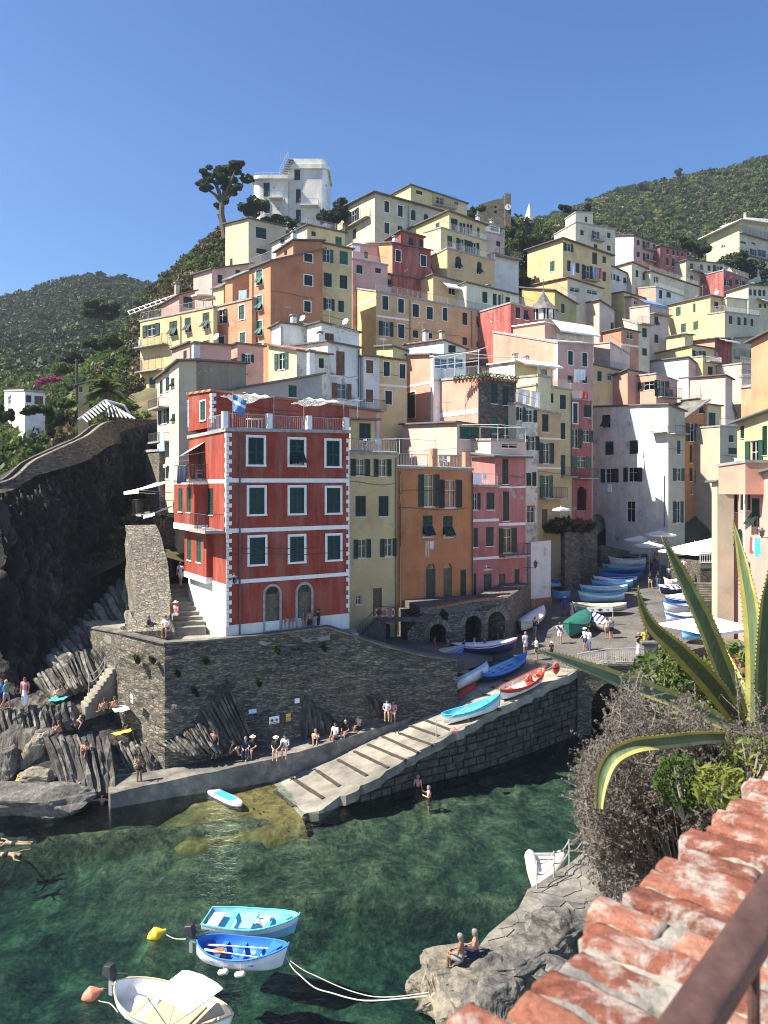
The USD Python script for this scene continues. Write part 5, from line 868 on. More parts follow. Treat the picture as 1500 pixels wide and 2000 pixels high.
for q,s_ in ((K4(950,515,50.3),s1),(K4(682,502,48.7),s1),(K4(1145,535,51),s2),(K4(1405,548,52.3),s2)):m=MB();m.tube([q+[0,0,.1],[q[0],q[1],zr]],.022,5);obj('pole',m,'galv',s_)
fg=thing('blue_flag','blue flag with a white band hanging on the red roof terrace','flag',tuple(K4(682,560,48.6)));q0=K4(682,498,48.6);g=np.stack([np.stack([q0+[.9*u*(1-.3*v),.12*math.sin(6*u+3*v),-1.05*v-.45*u*(1-.2*v)] for v in np.linspace(0,1,7)]) for u in np.linspace(0,1,9)]);obj('cloth',strip_slab(g,(0,.01,0)),'cloth_blue',fg);obj('white_band',strip_slab(g[:,2:4]+[0,-.012,0],(0,.004,0)),'cloth_white',fg);m=MB();m.tube([q0+[0,0,.15],[q0[0],q0[1],zr]],.02,5);obj('pole',m,'galv',fg)
def awning(name,label,a0,a1,drop,out,mt='canvas'):
 a0,a1=np.array(a0,float),np.array(a1,float);o=np.array([out[0],out[1],-drop]);t_=thing(name,label,'awning',tuple(a0));g=np.stack([np.stack([a0+(a1-a0)*u+o*v-[0,0,.08*math.sin(math.pi*v)] for v in np.linspace(0,1,6)]) for u in np.linspace(0,1,12)])
 obj('canvas',strip_slab(g,(0,0,.03)),mt,t_);m=MB()
 for k in range(12):u0,u1=k/12,(k+.97)/12;p,q=a0+(a1-a0)*u0+o,a0+(a1-a0)*u1+o;m.add([p,q,q-[0,0,.25],p-[0,0,.25]],[[0,1,2],[0,2,3]])
 obj('valance',m,mt,t_);m=MB()
 for e in (a0,a1):m.tube([e-[0,0,.9],e+o],.025,5)
 obj('arm',m,'galv',t_); return t_
awning('red_house_awning','white awning over the sunny balcony of the red house',at.fl.pt(.1,z_c(848),.05),at.fl.pt(3.6,z_c(862),.05),1.3,(-1.9,-.9))
awning('lower_awning','cream awning over the cafe balcony left of the red house',K4(290,1062,57),K4(180,1075,61),.7,(-2.2,-1.0));awning('small_awning','white awning strip below the iron railed cafe balcony',K4(300,1222,57),K4(220,1245,60),.5,(-1.2,-.8))
def chair(name,label,c,yaw,mt='plastic_white',cat='chair',group=None):
 t_=thing(name,label,cat,tuple(c),yaw,group);A= lambda n,m:obj(n,m,mt,t_,local=True)
 m=MB();m.cbox((0,0,.44),(.44,.44,.035));A('seat',m);m=MB();m.cbox((0,-.22,.68),(.44,.03,.42));A('backrest',m)
 for x in (-.2,.2):
  for y in (-.2,.2):m=MB();m.tube([(x,y,0),(x,y,.43 if y>0 else .86)],.02,5);A('leg',m)
  m=MB();m.cbox((x*1.1,0,.64),(.04,.42,.03));A('armrest',m)
 return t_
def table(name,label,c,yaw=0,r=.4,mt='plastic_white',h=.73,group=None):
 t_=thing(name,label,'table',tuple(c),yaw,group);m=MB();m.cbox((0,0,h),(2*r,2*r,.03));obj('tabletop',m,mt,t_,local=True)
 for x in (-r*.8,r*.8):
  for y in (-r*.8,r*.8):m=MB();m.tube([(x,y,0),(x,y,h)],.022,5);obj('leg',m,mt,t_,local=True)
 return t_
q=fr.pt(fr.s_at(kx(4,865,0)[0]),zr,-1.0);table('terrace_table','white plastic table on the red house roof terrace',q,.5,.45)
zy=EYE-(kx(6,0,818)[1]-HY)/F*58.5+.22
for i,x in enumerate((195,250,290)):
 c=P(kx(6,x,0)[0],0,59.3);c[2]=zy
 if i==1:table('terrace_table','white plastic table on the yellow harbour house terrace',c,.4)
 else:chair('plastic_chair',['white plastic chair left of the table on the yellow harbour house terrace','white plastic chair right of the table on the yellow harbour house terrace'][i//2],c,2.2-i)
c=bay.fl.pt(1.4,z_c(936),-.8);chair('plastic_chair','white plastic chair on the red house side balcony',c,2.)
zo=EYE-(kx(6,0,922)[1]-HY)/F*62.5+.24
oterr=[(655,.35,1.5,'terracotta'),(868,.35,1.2,'terracotta')]
tt=thing('brick_terrace_pillars','pair of orange pillars and a low wall on the orange house roof terrace','pillars',tuple(P(kx(6,760,0)[0],0,64)))
for x,w,h,mm in oterr:c=P(kx(6,x,0)[0],0,63.6);c[2]=zo;m=MB();m.cbox(c+[0,0,h/2],(.5,.5,h),.5);obj('pillar',m,'plaster_salmonorange',tt)
c0,c1=P(kx(6,690,0)[0],0,66),P(kx(6,860,0)[0],0,67.5);c0[2]=c1[2]=zo;m=MB();e=c1-c0;m.box(c0,e,[-.1,.15,0],[0,0,1.1]);obj('low_wall',m,'plaster_salmonorange',tt)
for i,(x,y) in enumerate(((700,0),(740,.6))):
 c=P(kx(6,x,0)[0],0,64.2+y);c[2]=zo;chair('plastic_chair',['white chair nearest the pillar on the orange house terrace','second white chair from the pillar on the orange house terrace'][i],c,1.+i)
def pipeframe(name,label,pts,r=.035,mt='rail_white',cat='pergola'):
 t_=thing(name,label,cat,tuple(pts[0][0]))
 for p in pts:m=MB();m.tube(np.array(p),r,5);obj('pipe',m,mt,t_)
def K6(x,y,D): return P(*kx(6,x,y),D)
pipeframe('pipe_pergola','white pipe pergola over the pink parapet terrace',[[K6(1075,735,70.3),K6(1075,630,70.3),K6(820,630,72)],[K6(1255,745,71.5),K6(1255,650,71.5),K6(1075,652,71)],[K6(1075,630,70.3),K6(1255,650,71.5)],[K6(820,640,73),K6(1100,650,73)]])
pipeframe('pipe_pergola','low white pipe frame over the orange terrace',[[K6(435,820,62),K6(435,722,62),K6(665,735,64)],[K6(665,805,64),K6(665,735,64)],[K6(310,728,61),K6(435,722,62)],[K6(515,770,63),K6(585,905,62.6)],[K6(690,755,65),K6(735,820,64.5)]])
pipeframe('pipe_pergola','bare pole pergola above the potted plant terrace',[[K6(655,180,78),K6(655,325,78)],[K6(792,170,77.5),K6(792,315,77.5)],[K6(950,140,77),K6(950,325,77)],[K6(655,250,78),K6(950,215,77)],[K6(750,200,80),K6(1010,125,80)],[K6(840,165,80),K6(1070,185,80)],[K6(890,200,78),K6(1240,190,80)],[K6(655,190,80),K6(960,150,77.5)]],.04)
pipeframe('wire_pergola','grid of thin poles over the white brown-window house',[[P(*kx(4,x0,y0),82),P(*kx(4,x1,y1),82)] for x0,y0,x1,y1 in ((1280,70,1500,120),(1300,62,1510,105),(1330,50,1500,95),(1395,50,1395,140),(1480,75,1480,150),(1250,80,1400,45),(1330,105,1480,70))],.03,'rail_grey')
# ---------------------------------------------------------------- pots on the plant terrace, laundry
fP=[K6(800+395*k/17,318+10*abs(k-9)/4,76.6+.25*abs(k-6)) for k in range(18)]
rp=np.random.default_rng(5)
for k,q in enumerate(fP):
 t_=thing('potted_plant','small potted plant in the row along the roof terrace with bare poles','potted plant',tuple(q-[0,0,.35]),0,'potted plants along the terrace edge')
 m=MB();m.m(trimesh.creation.revolve([(.0,0),(.11,0),(.16,.28),(.14,.28),(.12,.22),(0,.22)],sections=10));obj('pot',m,'pot',t_,local=True)
 obj('foliage',leafmesh(blobpts(70,(0,0,.5),(.25,.25,.28),rp),.09,rp),'leaf_pot',t_,local=True)
def laundry(label,pts,items,D0=None):
 """items: (material, width, length); pts: two ends of the line."""
 a,b=np.array(pts[0],float),np.array(pts[1],float);L=np.linalg.norm(b-a);e=(b-a)/L;x=.1;r_=np.random.default_rng(int(abs(a[0]*100)))
 t_=thing('washing_line',label,'laundry',tuple(a));m=MB();m.tube([a,(a+b)/2-[0,0,.05],b],.01,3);obj('line',m,'rope',t_)
 for mt,w,h in items:
  if x+w>L: break
  g=np.stack([np.stack([a+e*(x+w*u)+np.cross(e,[0,0,1])*.05*math.sin(u*9+v*2)*v+[0,0,-h*v-.03] for v in np.linspace(0,1,6)]) for u in np.linspace(0,1,8)]);obj('garment',strip_slab(g,tuple(np.cross(e,[0,0,1])*.012)),mt,t_);x+=w+r_.uniform(.04,.15)
laundry('white sheets and dark cloths over the side balcony of the red house',(K4(262,965,51.5),K4(385,960,50.2)),[('cloth_white',.8,.9),('cloth_navy',.35,1.2),('cloth_navy',.4,1.1)])
laundry('blue and black clothes on the tall pale pink house',(K4(200,720,63.6),K4(245,715,62.6)),[('cloth_paleblue',.9,1.9),('cloth_navy',.5,2.6),('cloth_navy',.4,2.2)])
laundry('mustard and white shirts under the orange house windows',(K6(595,1392,62.0),K6(720,1382,62.6)),[('cloth_beige',.36,1.3),('cloth_white',.3,.65)])
laundry('white sheets on the terrace of the pink harbour house',(K6(905,942,66.5),K6(1020,950,67.6)),[('cloth_white',1.0,1.0),('cloth_white',.5,.5),('cloth_paleblue',.5,.6)])
laundry('three white sheets on the pink quoin house',(P(*kx(3,362,1262),93.3),P(*kx(3,448,1264),94)),[('cloth_white',.75,1.6),('cloth_white',.75,1.3),('cloth_white',.75,1.3)])
laundry('shirts and towels on white frames of the pale yellow terrace',(K6(1195,395,82),K6(1420,425,82.5)),[('cloth_white',1.4,1.5),('cloth_white',1.,1.7),('cloth_white',1.2,1.9),('cloth_paleblue',.8,1.4),('cloth_white',.9,1.7)])
laundry('pale towels below a window of the white square house',(P(*kx(8,425,1015),98.5),P(*kx(8,500,1018),97.6)),[('cloth_paleblue',.5,.9),('cloth_white',.5,1.),('cloth_white',.5,1.)])
laundry('white shirt hung over the pink parapet at the right edge',(P(*kx(11,160,770),61.5),P(*kx(11,220,770),60.5)),[('cloth_white',.3,1.),('cloth_white',.5,1.4),('cloth_white',.4,1.1)])
laundry('red and teal clothes on the pale house by the street lamp',(P(*kx(11,255,1235),55.5),P(*kx(11,345,1240),52.5)),[('cloth_red',.5,1.2),('cloth_white',.35,1.),('cloth_teal',.55,1.4),('cloth_teal',.35,1.2)])
laundry('shirts drying on the yellow mansion',(P(*kx(3,340,640),128.8),P(*kx(3,395,645),129)),[('cloth_paleblue',.8,2.),('cloth_white',1.,2.6),('cloth_white',.8,2.2),('cloth_navy',.6,1.5)])
laundry('coloured washing beside the balcony of the yellow mansion',(P(*kx(3,478,665),129),P(*kx(3,530,672),129.3)),[('cloth_blue',.7,1.6),('cloth_red',.6,1.8),('cloth_blue',.8,1.5),('cloth_white',.6,2.)])
laundry('towels on the yellow cliff house balcony',(P(*kx(1,62,1135),101.5),P(*kx(1,175,1128),97.5)),[('cloth_white',1.2,1.1),('cloth_white',.9,1.),('cloth_navy',.8,1.2),('cloth_navy',.7,.9)])
laundry('blue towel on the orange loggia',(P(*kx(1,645,862),92.5),P(*kx(1,700,856),92)),[('cloth_paleblue',1.1,1.7),('cloth_white',.6,.8)])
laundry('white sheet on the orange row house window',(P(*kx(1,530,1055),91.5),P(*kx(1,572,1052),90.8)),[('cloth_white',.9,1.2)])
laundry('towels on the red balcony house',(P(*kx(8,285,410),91),P(*kx(8,350,418),91)),[('cloth_red',.7,.9),('cloth_white',.6,1.)])
# ---------------------------------------------------------------- lamps, life rings
def lantern(label,K,x,y,D,arm,s=1.):
 q=P(*kx(K,x,y),D);t_=thing('wall_lantern',label,'street lamp',tuple(q));m=MB();m.m(trimesh.creation.revolve([(0,.62),(.05,.6),(.07,.5),(.26*1.,.38),(.2,.36),(0,.36)],sections=6));obj('hood',m,'iron',t_,local=True)
 m=MB();m.m(trimesh.creation.revolve([(.19,.36),(.11,0),(.10,0),(.18,.36)],sections=6));obj('glass',m,'pane',t_,local=True)
 m=MB()
 for i in range(6):a=i*math.pi/3;c_,s_=math.cos(a),math.sin(a);m.tube([(.19*c_,.19*s_,.37),(.11*c_,.11*s_,-.02)],.012,4)
 m.tube([(0,0,-.12),(0,0,.02)],.05,6);obj('frame',m,'iron',t_,local=True)
 a_=np.array(arm,float);m=MB();m.tube([(0,0,-.1),a_*.5+[0,0,-.1],a_+[0,0,-.1]],.025,5);m.tube([a_*.3+[0,0,-.1],a_*.7+[0,0,-.32],a_+[0,0,-.5]],.015,4);obj('bracket',m,'iron',t_,local=True)
lantern('black wall lantern on the corner of the red house',5,693,395,47.9,(-.25,.5,0));lantern('black wall lantern in front of the wrapped scaffold',7,1320,190,71.0,(-1.2,.3,0));lantern('black wall lantern low on the white square house',8,775,1245,95.6,(.5,.6,0));lantern('black lantern by the teal washing at the right edge',11,328,1235,52,(.9,.3,0))
ys=thing('yellow_house_steps','stone steps with an iron railing to the door of the yellow harbour house','stairs',tuple(P(*kx(7,200,640),58)))
for i in range(8):
 q=P(*kx(7,185+15*i,655-17*i),57.6+.1*i);m=MB();m.box(q-[.3,.6,2.0],[.95,0,0],[0,1.5,0],[0,0,2.0]);obj('step',m,'quay_concrete',ys)
m=MB();m.box(P(*kx(7,300,535),57.9)-[0,0,.15],[3.6,0,0],[0,1.3,0],[0,0,.15]);obj('landing',m,'quay_concrete',ys)
obj('railing',railing(P(*kx(7,170,655),57.3),P(*kx(7,300,530),57.8),.95,.018,.16),'iron',ys);obj('railing',railing(P(*kx(7,300,530),57.8),P(*kx(7,405,535),58),.95,.018,.16),'iron',ys)
plain('ring_orange',(.62,.20,.13),.6,.08)
for k,(x,lb) in enumerate(((303,'faded orange life ring left one on the landing railing of the yellow house'),(370,'faded orange life ring right one on the landing railing of the yellow house'))):
 q=P(*kx(7,x,488),57.4);t_=thing('life_ring',lb,'life ring',tuple(q));ring=[q+[.32*math.cos(a),0,.32*math.sin(a)] for a in np.linspace(0,2*math.pi,25)];m=MB();m.tube(ring,.085,8,False);obj('ring',m,'ring_orange',t_,smooth=True)
 for a in (.8,2.4,3.9,5.5):c=q+[.32*math.cos(a),0,.32*math.sin(a)];m=MB();e=np.array([-math.sin(a),0,math.cos(a)]);m.tube([c-e*.05,c+e*.05],.09,8);obj('band',m,'cloth_white',t_)
# ---------------------------------------------------------------- boats
for k_,c_ in dict(blue=(.035,.17,.55),navy=(.012,.018,.075),lightblue=(.24,.50,.68),midblue=(.09,.27,.58),turquoise=(.10,.50,.62),white=(.74,.74,.72),cream=(.62,.58,.48),red=(.50,.05,.035),orange=(.62,.17,.045),green=(.02,.13,.10),lime=(.50,.52,.08),grey=(.28,.29,.30),tan=(.50,.40,.24),teal=(.05,.55,.50),dark=(.03,.03,.035),pinkred=(.45,.10,.12),yellow=(.75,.48,.03)).items():plain('paint_'+k_,c_,.42,.12,2.5)
mat('stripe_cover',{'g':('texture_coordinate',{}),'w':('wave_texture',{'scale':1.1,'bands_direction':'diagonal','distortion':1.0}),'r':('rgb_ramp',{'ramp':[(.47,(.72,.72,.70)),(.53,(.03,.05,.14))]}),'p':('principled_bsdf',{'roughness':.8})},[('g.object','w.vector'),('w.fac','r.fac'),('r.color','p.base_color')],'p.BSDF')
def mtx(pos,ex,up=(0,0,1.)):
 ex=np.array(ex,float);ex/=np.linalg.norm(ex);ey=np.cross(up,ex);ey/=np.linalg.norm(ey);ez=np.cross(ex,ey);M=np.eye(4);M[:3,0],M[:3,1],M[:3,2],M[:3,3]=ex,ey,ez,pos; return M
def boat(label,p0,p1,L=None,B=None,H=.62,out='blue',rim=None,inside='white',stripe=None,thw=2,ends=2,cover=None,oars=False,motor=False,roll=0.,name='rowing_boat',cat='boat',lift=0.,group=None,cov_h=.25):
 """p0 stern, p1 bow: points under the keel."""
 p0,p1=np.array(p0,float),np.array(p1,float);L=L or np.linalg.norm(p1-p0);B=B or L*.36;c=(p0+p1)/2+[0,0,lift]
 e=(p1-p0)/np.linalg.norm(p1-p0);up=np.cross(e,np.cross([0,0,1.],e));sd=np.cross(up,e);up=up*math.cos(roll)+sd*math.sin(roll)
 t=thing(name,label,cat,mat=mtx(c,e,up),group=group);O= lambda n,m,mt,sm=False,par=t:obj(n,m,'paint_'+mt if 'paint_'+mt in MAT else mt,par,local=True,smooth=sm)
 ns,nc=19,9;tt=np.linspace(0,1,ns)
 def hw(x):
  a=np.abs(2*x-.9)/np.where(x>.45,1.1,.9);w=(1-a**2.4).clip(0)**.75
  return B/2*(w if ends==2 else np.where(x<.45,1-.22*((.45-x)/.45)**2,w))
 sheer=H*(1+.55*(tt-.45).clip(0)**2*3.3+.35*(.45-tt).clip(0)**2*4*(ends==2));keel=.30*H*((tt-.8).clip(0)/.2)**2+(.25*H*((.15-tt).clip(0)/.15)**2 if ends==2 else 0)+.04
 hwv=hw(tt)+.012;xx=(tt-.5)*L;xb=xx.copy()
 ph=np.linspace(0,1,nc)
 def shell(ins,floor=None):
  g=np.zeros((ns,2*nc-1,3))
  for i in range(ns):
   w=max(hwv[i]-ins,.004);zk=keel[i]+ins*.8;y=w*np.sin(ph*math.pi/2)**.75;z=zk+(sheer[i]-zk)*(1-np.cos(ph*math.pi/2))**.85
   if floor:z=np.maximum(z,floor)
   rake=.10*L*(ph[None]*0+(z-keel[i])/H)*np.clip((tt[i]-.75)/.25,0,1)*.5
   g[i,nc-1:,0]=xx[i]+rake;g[i,:nc,0]=(xx[i]+rake)[...,::-1] if rake.ndim==1 else xx[i]+rake[0,::-1]
   if rake.ndim==2:g[i,nc-1:,0]=xx[i]+rake[0]
   g[i,nc-1:,1],g[i,nc-1:,2]=y,z;g[i,:nc,1],g[i,:nc,2]=-y[::-1],z[::-1]
  return g
 go=shell(0.);m=MB();m.m(grid(go))
 if ends==1:m.add(np.vstack([go[0],go[0].mean(0)]),[[k,k+1,2*nc-1] for k in range(2*nc-2)])
 O('hull',m,out,True)
 if stripe:a=go[:,-3:]+[0,.008,.004];b=go[:,:3]+[0,-.008,.004];O('stripe',MB().m(grid(a)).m(grid(b)),stripe)
 gi=shell(.045,.16*H+.08);gi[0,:,0]+=.05;m=MB().m(grid(gi[:,::-1]))
 if ends==1:m.add(np.vstack([gi[0],gi[0].mean(0)]),[[k+1,k,2*nc-1] for k in range(2*nc-2)])
 if cover:
  g=np.zeros((ns,9,3));v=np.linspace(-1,1,9)
  for i in range(ns):g[i,:,0]=go[i,-1,0]*.985;g[i,:,1]=(hwv[i]+.03)*v;g[i,:,2]=sheer[i]+.03+cov_h*(1-np.abs(v)**1.6)*math.sin(math.pi*min(1,max(0,tt[i]*.9+.05)))-.10*(np.abs(v)>.95)
  g[...,2]+=(fbm(g*3.1+c,3,2)-.5)*.10;O('cover',strip_slab(g[:,::-1],(0,0,.05)),cover,True)
 else:
  O('interior',m,inside,True)
  for k in range(thw):
   x=(-.22+.42*k/max(1,thw-1))*L if thw>1 else 0.;w=np.interp(x,xx,hwv)-.03;m=MB();m.cbox((x,0,H*.72),(.2,2*w,.035));O('thwart',m,rim or inside)
  m=MB();x=xx[-4];w=hwv[-4];z=sheer[-4];m.add([(xx[-1]-.02,0,sheer[-1]-.03),(x,w,z-.02),(x,-w,z-.02)],[[0,1,2]]);m.add([(xx[-1]-.02,0,sheer[-1]-.05),(x,w,z-.04),(x,-w,z-.04)],[[0,2,1]]);O('bow_deck',m,rim or inside)
 rm=MB()
 for s in (1,-1):
  q=go[:,-1 if s>0 else 0]+[0,0,.0];rm.tube(q,.035,5)
 if ends==1:rm.tube([go[0,0],go[0,-1]],.035,5)
 O('gunwale',rm,rim or out);k=MB();k.tube([go[-1,nc-1]+[-.03,0,-.02],go[-1,-1]+[.03,0,.1]],.035,5);O('stem',k,rim or out)
 if oars:
  for s in (1,-1):m=MB();m.tube([(-.30*L,s*B*.12,H*.86),(.30*L,s*B*.2,H*.92)],.022,5);m.cbox((-.33*L,s*B*.115,H*.855),(.45,.12,.02),s*.04);O('oar',m,'cream')
 if motor:
  mo=O('outboard_motor',manifold3d.Manifold.hull_points(np.vstack([trimesh.creation.icosphere(1).vertices*.05+[xx[0]-.26+a,b,sheer[0]+c_] for a,b,c_ in ((-.22,-.1,.16),(-.22,.1,.16),(.16,-.12,.12),(.16,.12,.12),(-.16,-.08,.42),(-.16,.08,.42),(.08,-.1,.46),(.08,.1,.46),(.2,0,.3))])),'dark',40)
  m=MB();m.cbox((xx[0]-.22,0,sheer[0]-.15),(.14,.1,.8));m.cbox((xx[0]-.1,0,sheer[0]-.05),(.22,.2,.14));obj('shaft',m,'paint_grey',mo,local=True);m=MB();m.tube([(xx[0]-.1,0,sheer[0]+.22),(xx[0]+.45,.1,sheer[0]+.3)],.025,5);obj('tiller',m,'paint_dark',mo,local=True)
 t.L,t.B,t.H,t.O=L,B,H,O; return t
def offs(t,pts):
 M=np.linalg.inv(t.inv); return [M[:3,:3]@np.array(p,float)+M[:3,3] for p in pts]
b=boat('pale blue rowing boat moored beyond the bright blue one',G(404,1818,-.12),G(574,1833,-.12),B=1.55,H=.62,out='lightblue',rim='turquoise',inside='lightblue',stripe='white',ends=1,thw=2,name='moored_boat')
m=MB();m.cbox((-.05,0,.5),(.5,1.1,.16));b.O('centre_box',m,'lightblue');m=MB();m.cbox((-1.45,0,.48),(.5,1.0,.05));b.O('stern_bench',m,'cream')
g=np.stack([np.stack([(x,y,.52+.12*math.sin(x*7+y*5)) for y in np.linspace(-.2,.45,6)]) for x in np.linspace(.25,.75,7)]);b.O('folded_sail',strip_slab(g[:,::-1],(0,0,.06)),'cream',True)
b=boat('bright blue and white rowing boat with an outboard motor and red petrol can',G(384,1876,-.12),G(553,1898,-.12),B=1.5,H=.66,out='white',rim='blue',inside='blue',stripe='white',thw=3,motor=True,oars=True,name='moored_boat')
m=MB();m.cbox((-.75,-.1,.42),(.42,.24,.28),.3);m.tube([(-.9,-.15,.56),(-.9,-.15,.64),(-.62,-.05,.64),(-.62,-.05,.56)],.02,5);obj('petrol_can',m,'paint_orange',thing('petrol_can','orange red petrol can standing in the bright blue boat','can',mat=np.linalg.inv(b.inv)),local=True)
for k,x in enumerate((-.3,.35)):
 f_=thing('boat_fender',['white fender left one on the side of the bright blue boat','white fender right one on the side of the bright blue boat'][k],'fender',mat=np.linalg.inv(b.inv));s=trimesh.creation.capsule(height=.22,radius=.1);s.apply_transform(trimesh.transformations.rotation_matrix(1.3,[0,1,0]));s.apply_translation([x,-.82,.25]);obj('fender',s,'paint_cream',f_,smooth=True,local=True);m=MB();m.tube([(x,-.80,.3),(x,-.74,.68)],.012,4);obj('cord',m,'rope',f_,local=True)
b=boat('white motor boat with a white bimini canopy at the bottom edge',G(240,1972,-.15),G(425,2040,-.15),B=1.9,L=4.6,H=.72,out='white',rim='tan',inside='white',thw=2,motor=True,name='motor_boat')
m=MB();m.cbox((.5,0,.45),(2.2,1.3,.05));b.O('sand_deck',m,'tan')
cc=[G(*kx(17,x,y),1.95) for x,y in ((412,742),(618,585),(858,690),(645,845))];u,v=np.meshgrid(np.linspace(0,1,13),np.linspace(0,1,9),indexing='ij');u,v=u[...,None],v[...,None];g=cc[0]*(1-u)*(1-v)+cc[1]*u*(1-v)+cc[2]*u*v+cc[3]*(1-u)*v;g[...,2]+=(.14*np.sin(math.pi*v)**.7-.02*np.cos(v*math.pi*6)*.5)[...,0]
obj('bimini',strip_slab(g if np.cross(cc[1]-cc[0],cc[3]-cc[0])[2]>0 else g[:,::-1],(0,0,.03)),'plastic_white',b,smooth=True)
foot=offs(b,[(-.4,.8,.7),(.7,.85,.72),(.7,-.85,.72),(-.4,-.8,.7)]);dmin=[min(foot,key=lambda q:np.linalg.norm(q[:2]-c_[:2])) for c_ in cc]
for c_,q in zip(cc,dmin):m=MB();m.tube([c_,q],.018,5);obj('bimini_strut',m,'galv',b)
ib=thing('inflatable_boat','cream inflatable boat moored at the right hand quay','inflatable boat',tuple(G(1060,1700,0)))
q=[G(*kx(16,x,y),.32) for x,y in ((702,640),(712,700),(728,775),(748,832),(790,815),(850,745),(880,690),(888,645))];q=poly_at(np.array(q),40);m=MB();m.tube(q,np.interp(np.linspace(0,1,40),[0,.06,.94,1],[.12,.27,.27,.12]),12);obj('tube',m,'paint_cream',ib,smooth=40)
m=MB();m.m(prism([tuple(x[:2]) for x in q],.05,.16));obj('floor',m,'paint_white',ib);m=MB();m.tube([q[3]+[0,0,.1],q[-4]+[0,0,.1]],.09,8);obj('transom',m,'paint_grey',ib);m=MB();m.tube([q[12]+[0,0,.05],q[27]+[0,0,.05]],.07,6);obj('thwart',m,'paint_white',ib)
def board(name,label,a,b,w,th,mt,cat):
 a,b=np.array(a),np.array(b);t=thing(name,label,cat,mat=mtx((a+b)/2,b-a));L=np.linalg.norm(b-a);x=np.linspace(-.5,.5,25);y=np.linspace(-1,1,7);hw=w/2*(1-np.abs(x*2)**3.2).clip(0)**.6+.004
 g=np.stack([np.stack([(xx*L,yy*h,th*(1-.35*yy**4)+.10*max(0,xx-.3)**1.5) for yy in y]) for xx,h in zip(x,hw)]);obj('board',strip_slab(g,(0,0,th)),mt,t,local=True,smooth=40); return t,g
t,g=board('paddle_board','white paddle board with a turquoise deck pad floating by the walkway',G(*kx(15,168,482),.05),G(*kx(15,364,580),.05),.8,.12,'paint_white','paddle board')
obj('deck_pad',strip_slab(g[7:20,1:6]+[0,0,.012],(0,0,.01)),'paint_teal',t,local=True);obj('nose_patch',strip_slab(g[3:6,2:5]+[0,0,.012],(0,0,.01)),'paint_pinkred',t,local=True)
m=MB();m.tube([(-1.2,.25,.16),(.3,.3,.16)],.018,5);obj('paddle',m,'paint_dark',thing('paddle','black paddle lying on the paddle board','paddle',mat=np.linalg.inv(t.inv)),local=True)
for nm,lb,K,x,y,mt in (('buoy','yellow cone buoy beside the outboard motor',17,462,375,'paint_yellow'),('buoy','faded red buoy left of the motor boat',17,85,728,'ring_orange')):
 q=G(*kx(K,x,y),.1);t=thing(nm,lb,'buoy',mat=mtx(q,(.9,.3,.25)));m=trimesh.creation.revolve([(0,-.35),(.14,-.25),(.28,0),(.24,.1),(.08,.3),(.05,.42),(0,.42)],sections=14);m.apply_transform(trimesh.transformations.rotation_matrix(math.pi/2,[0,1,0]));obj('float',m,mt,t,local=True,smooth=50);mm=MB();mm.tube([(.4,0,0),(.5,0,-.03),(.55,0,-.1)],.03,5);obj('ring',mm,'iron',t,local=True)
def ropeline(label,pts,r=.022,mt='rope'):
 q=poly_at(np.array(pts,float),30);t=thing('mooring_rope',label,'rope',tuple(q[0]));m=MB();m.tube(q,r,5);obj('rope',m,mt,t)
ropeline('pale mooring rope sagging from the bright blue boat to the rocks',[G(*kx(17,1222,495),.55),G(*kx(17,1290,600),.15),G(*kx(17,1400,690),.12),G(*kx(17,1500,720),.15),G(700,1953,.25),G(835,1945,.9)])
ropeline('second thinner mooring rope above the sagging one',[G(*kx(17,1250,530),.5),G(*kx(17,1370,605),.3),G(*kx(17,1500,665),.3),G(720,1945,.4),G(838,1938,1.0)],.016)
ropeline('short rope from the yellow buoy to the outboard boat',[G(*kx(17,515,368),.1),G(*kx(17,560,395),.04),G(*kx(17,640,402),.3)],.018);ropeline('short ropes from the red buoy to the motor boat',[G(*kx(17,125,760),.1),G(*kx(17,180,775),.04),G(*kx(17,240,830),.3)],.018)
def onk(K,x,y,**k): return on(*kx(K,x,y),**k)
boat('turquoise and white open boat low on the sunny ramp',onk(7,812,1205),onk(7,1010,1150),B=1.35,H=.62,out='white',rim='turquoise',inside='turquoise',stripe='turquoise',ends=2,thw=3,L=3.7,lift=.05)
boat('white boat with an orange red rim on the edge of the ramp',onk(7,1125,1060),onk(7,1345,960),B=1.5,H=.66,out='white',rim='red',inside='cream',stripe='red',thw=2,oars=True,L=4.3,lift=.05)
boat('pale blue boat tipped on its side against the wall',onk(7,840,1010),onk(7,985,935),B=1.5,H=.6,out='white',rim='lightblue',inside='dark',stripe='lightblue',thw=2,roll=.75,L=3.9,lift=.25)
boat('deep blue rowing boat full of oars on the ramp',onk(7,1030,940),onk(7,1210,865),B=1.5,H=.62,out='navy',rim='blue',inside='lightblue',stripe='blue',thw=3,oars=True,L=4.2,lift=.05)
boat('navy boat with a pink rim and white cover in front of the cafe',onk(7,840,835),onk(7,1110,790),B=1.6,H=.7,out='navy',rim='pinkred',inside='dark',cover='cloth_white',cov_h=.12,L=4.9,lift=.05)
boat('bright blue boat half hidden behind the retaining wall',onk(7,545,812,zf=lambda x,y:4.9),onk(7,775,800,zf=lambda x,y:4.9),B=1.5,H=.7,out='blue',rim='blue',inside='blue',cover='cloth_beige',cov_h=.1,L=4.2)
t,g=board('red_kayak','long red kayak lying along the foot of the wall on the ramp',onk(7,645,1138)+[0,0,.12],onk(7,935,975)+[0,0,.12],.62,.22,'paint_red','kayak');m=MB();m.tube([(x*1.0,y,.25) for x,y in [(.5*math.cos(a),.22*math.sin(a)) for a in np.linspace(0,6.283,17)]],.03,5,False);obj('cockpit_rim',m,'paint_dark',t,local=True)
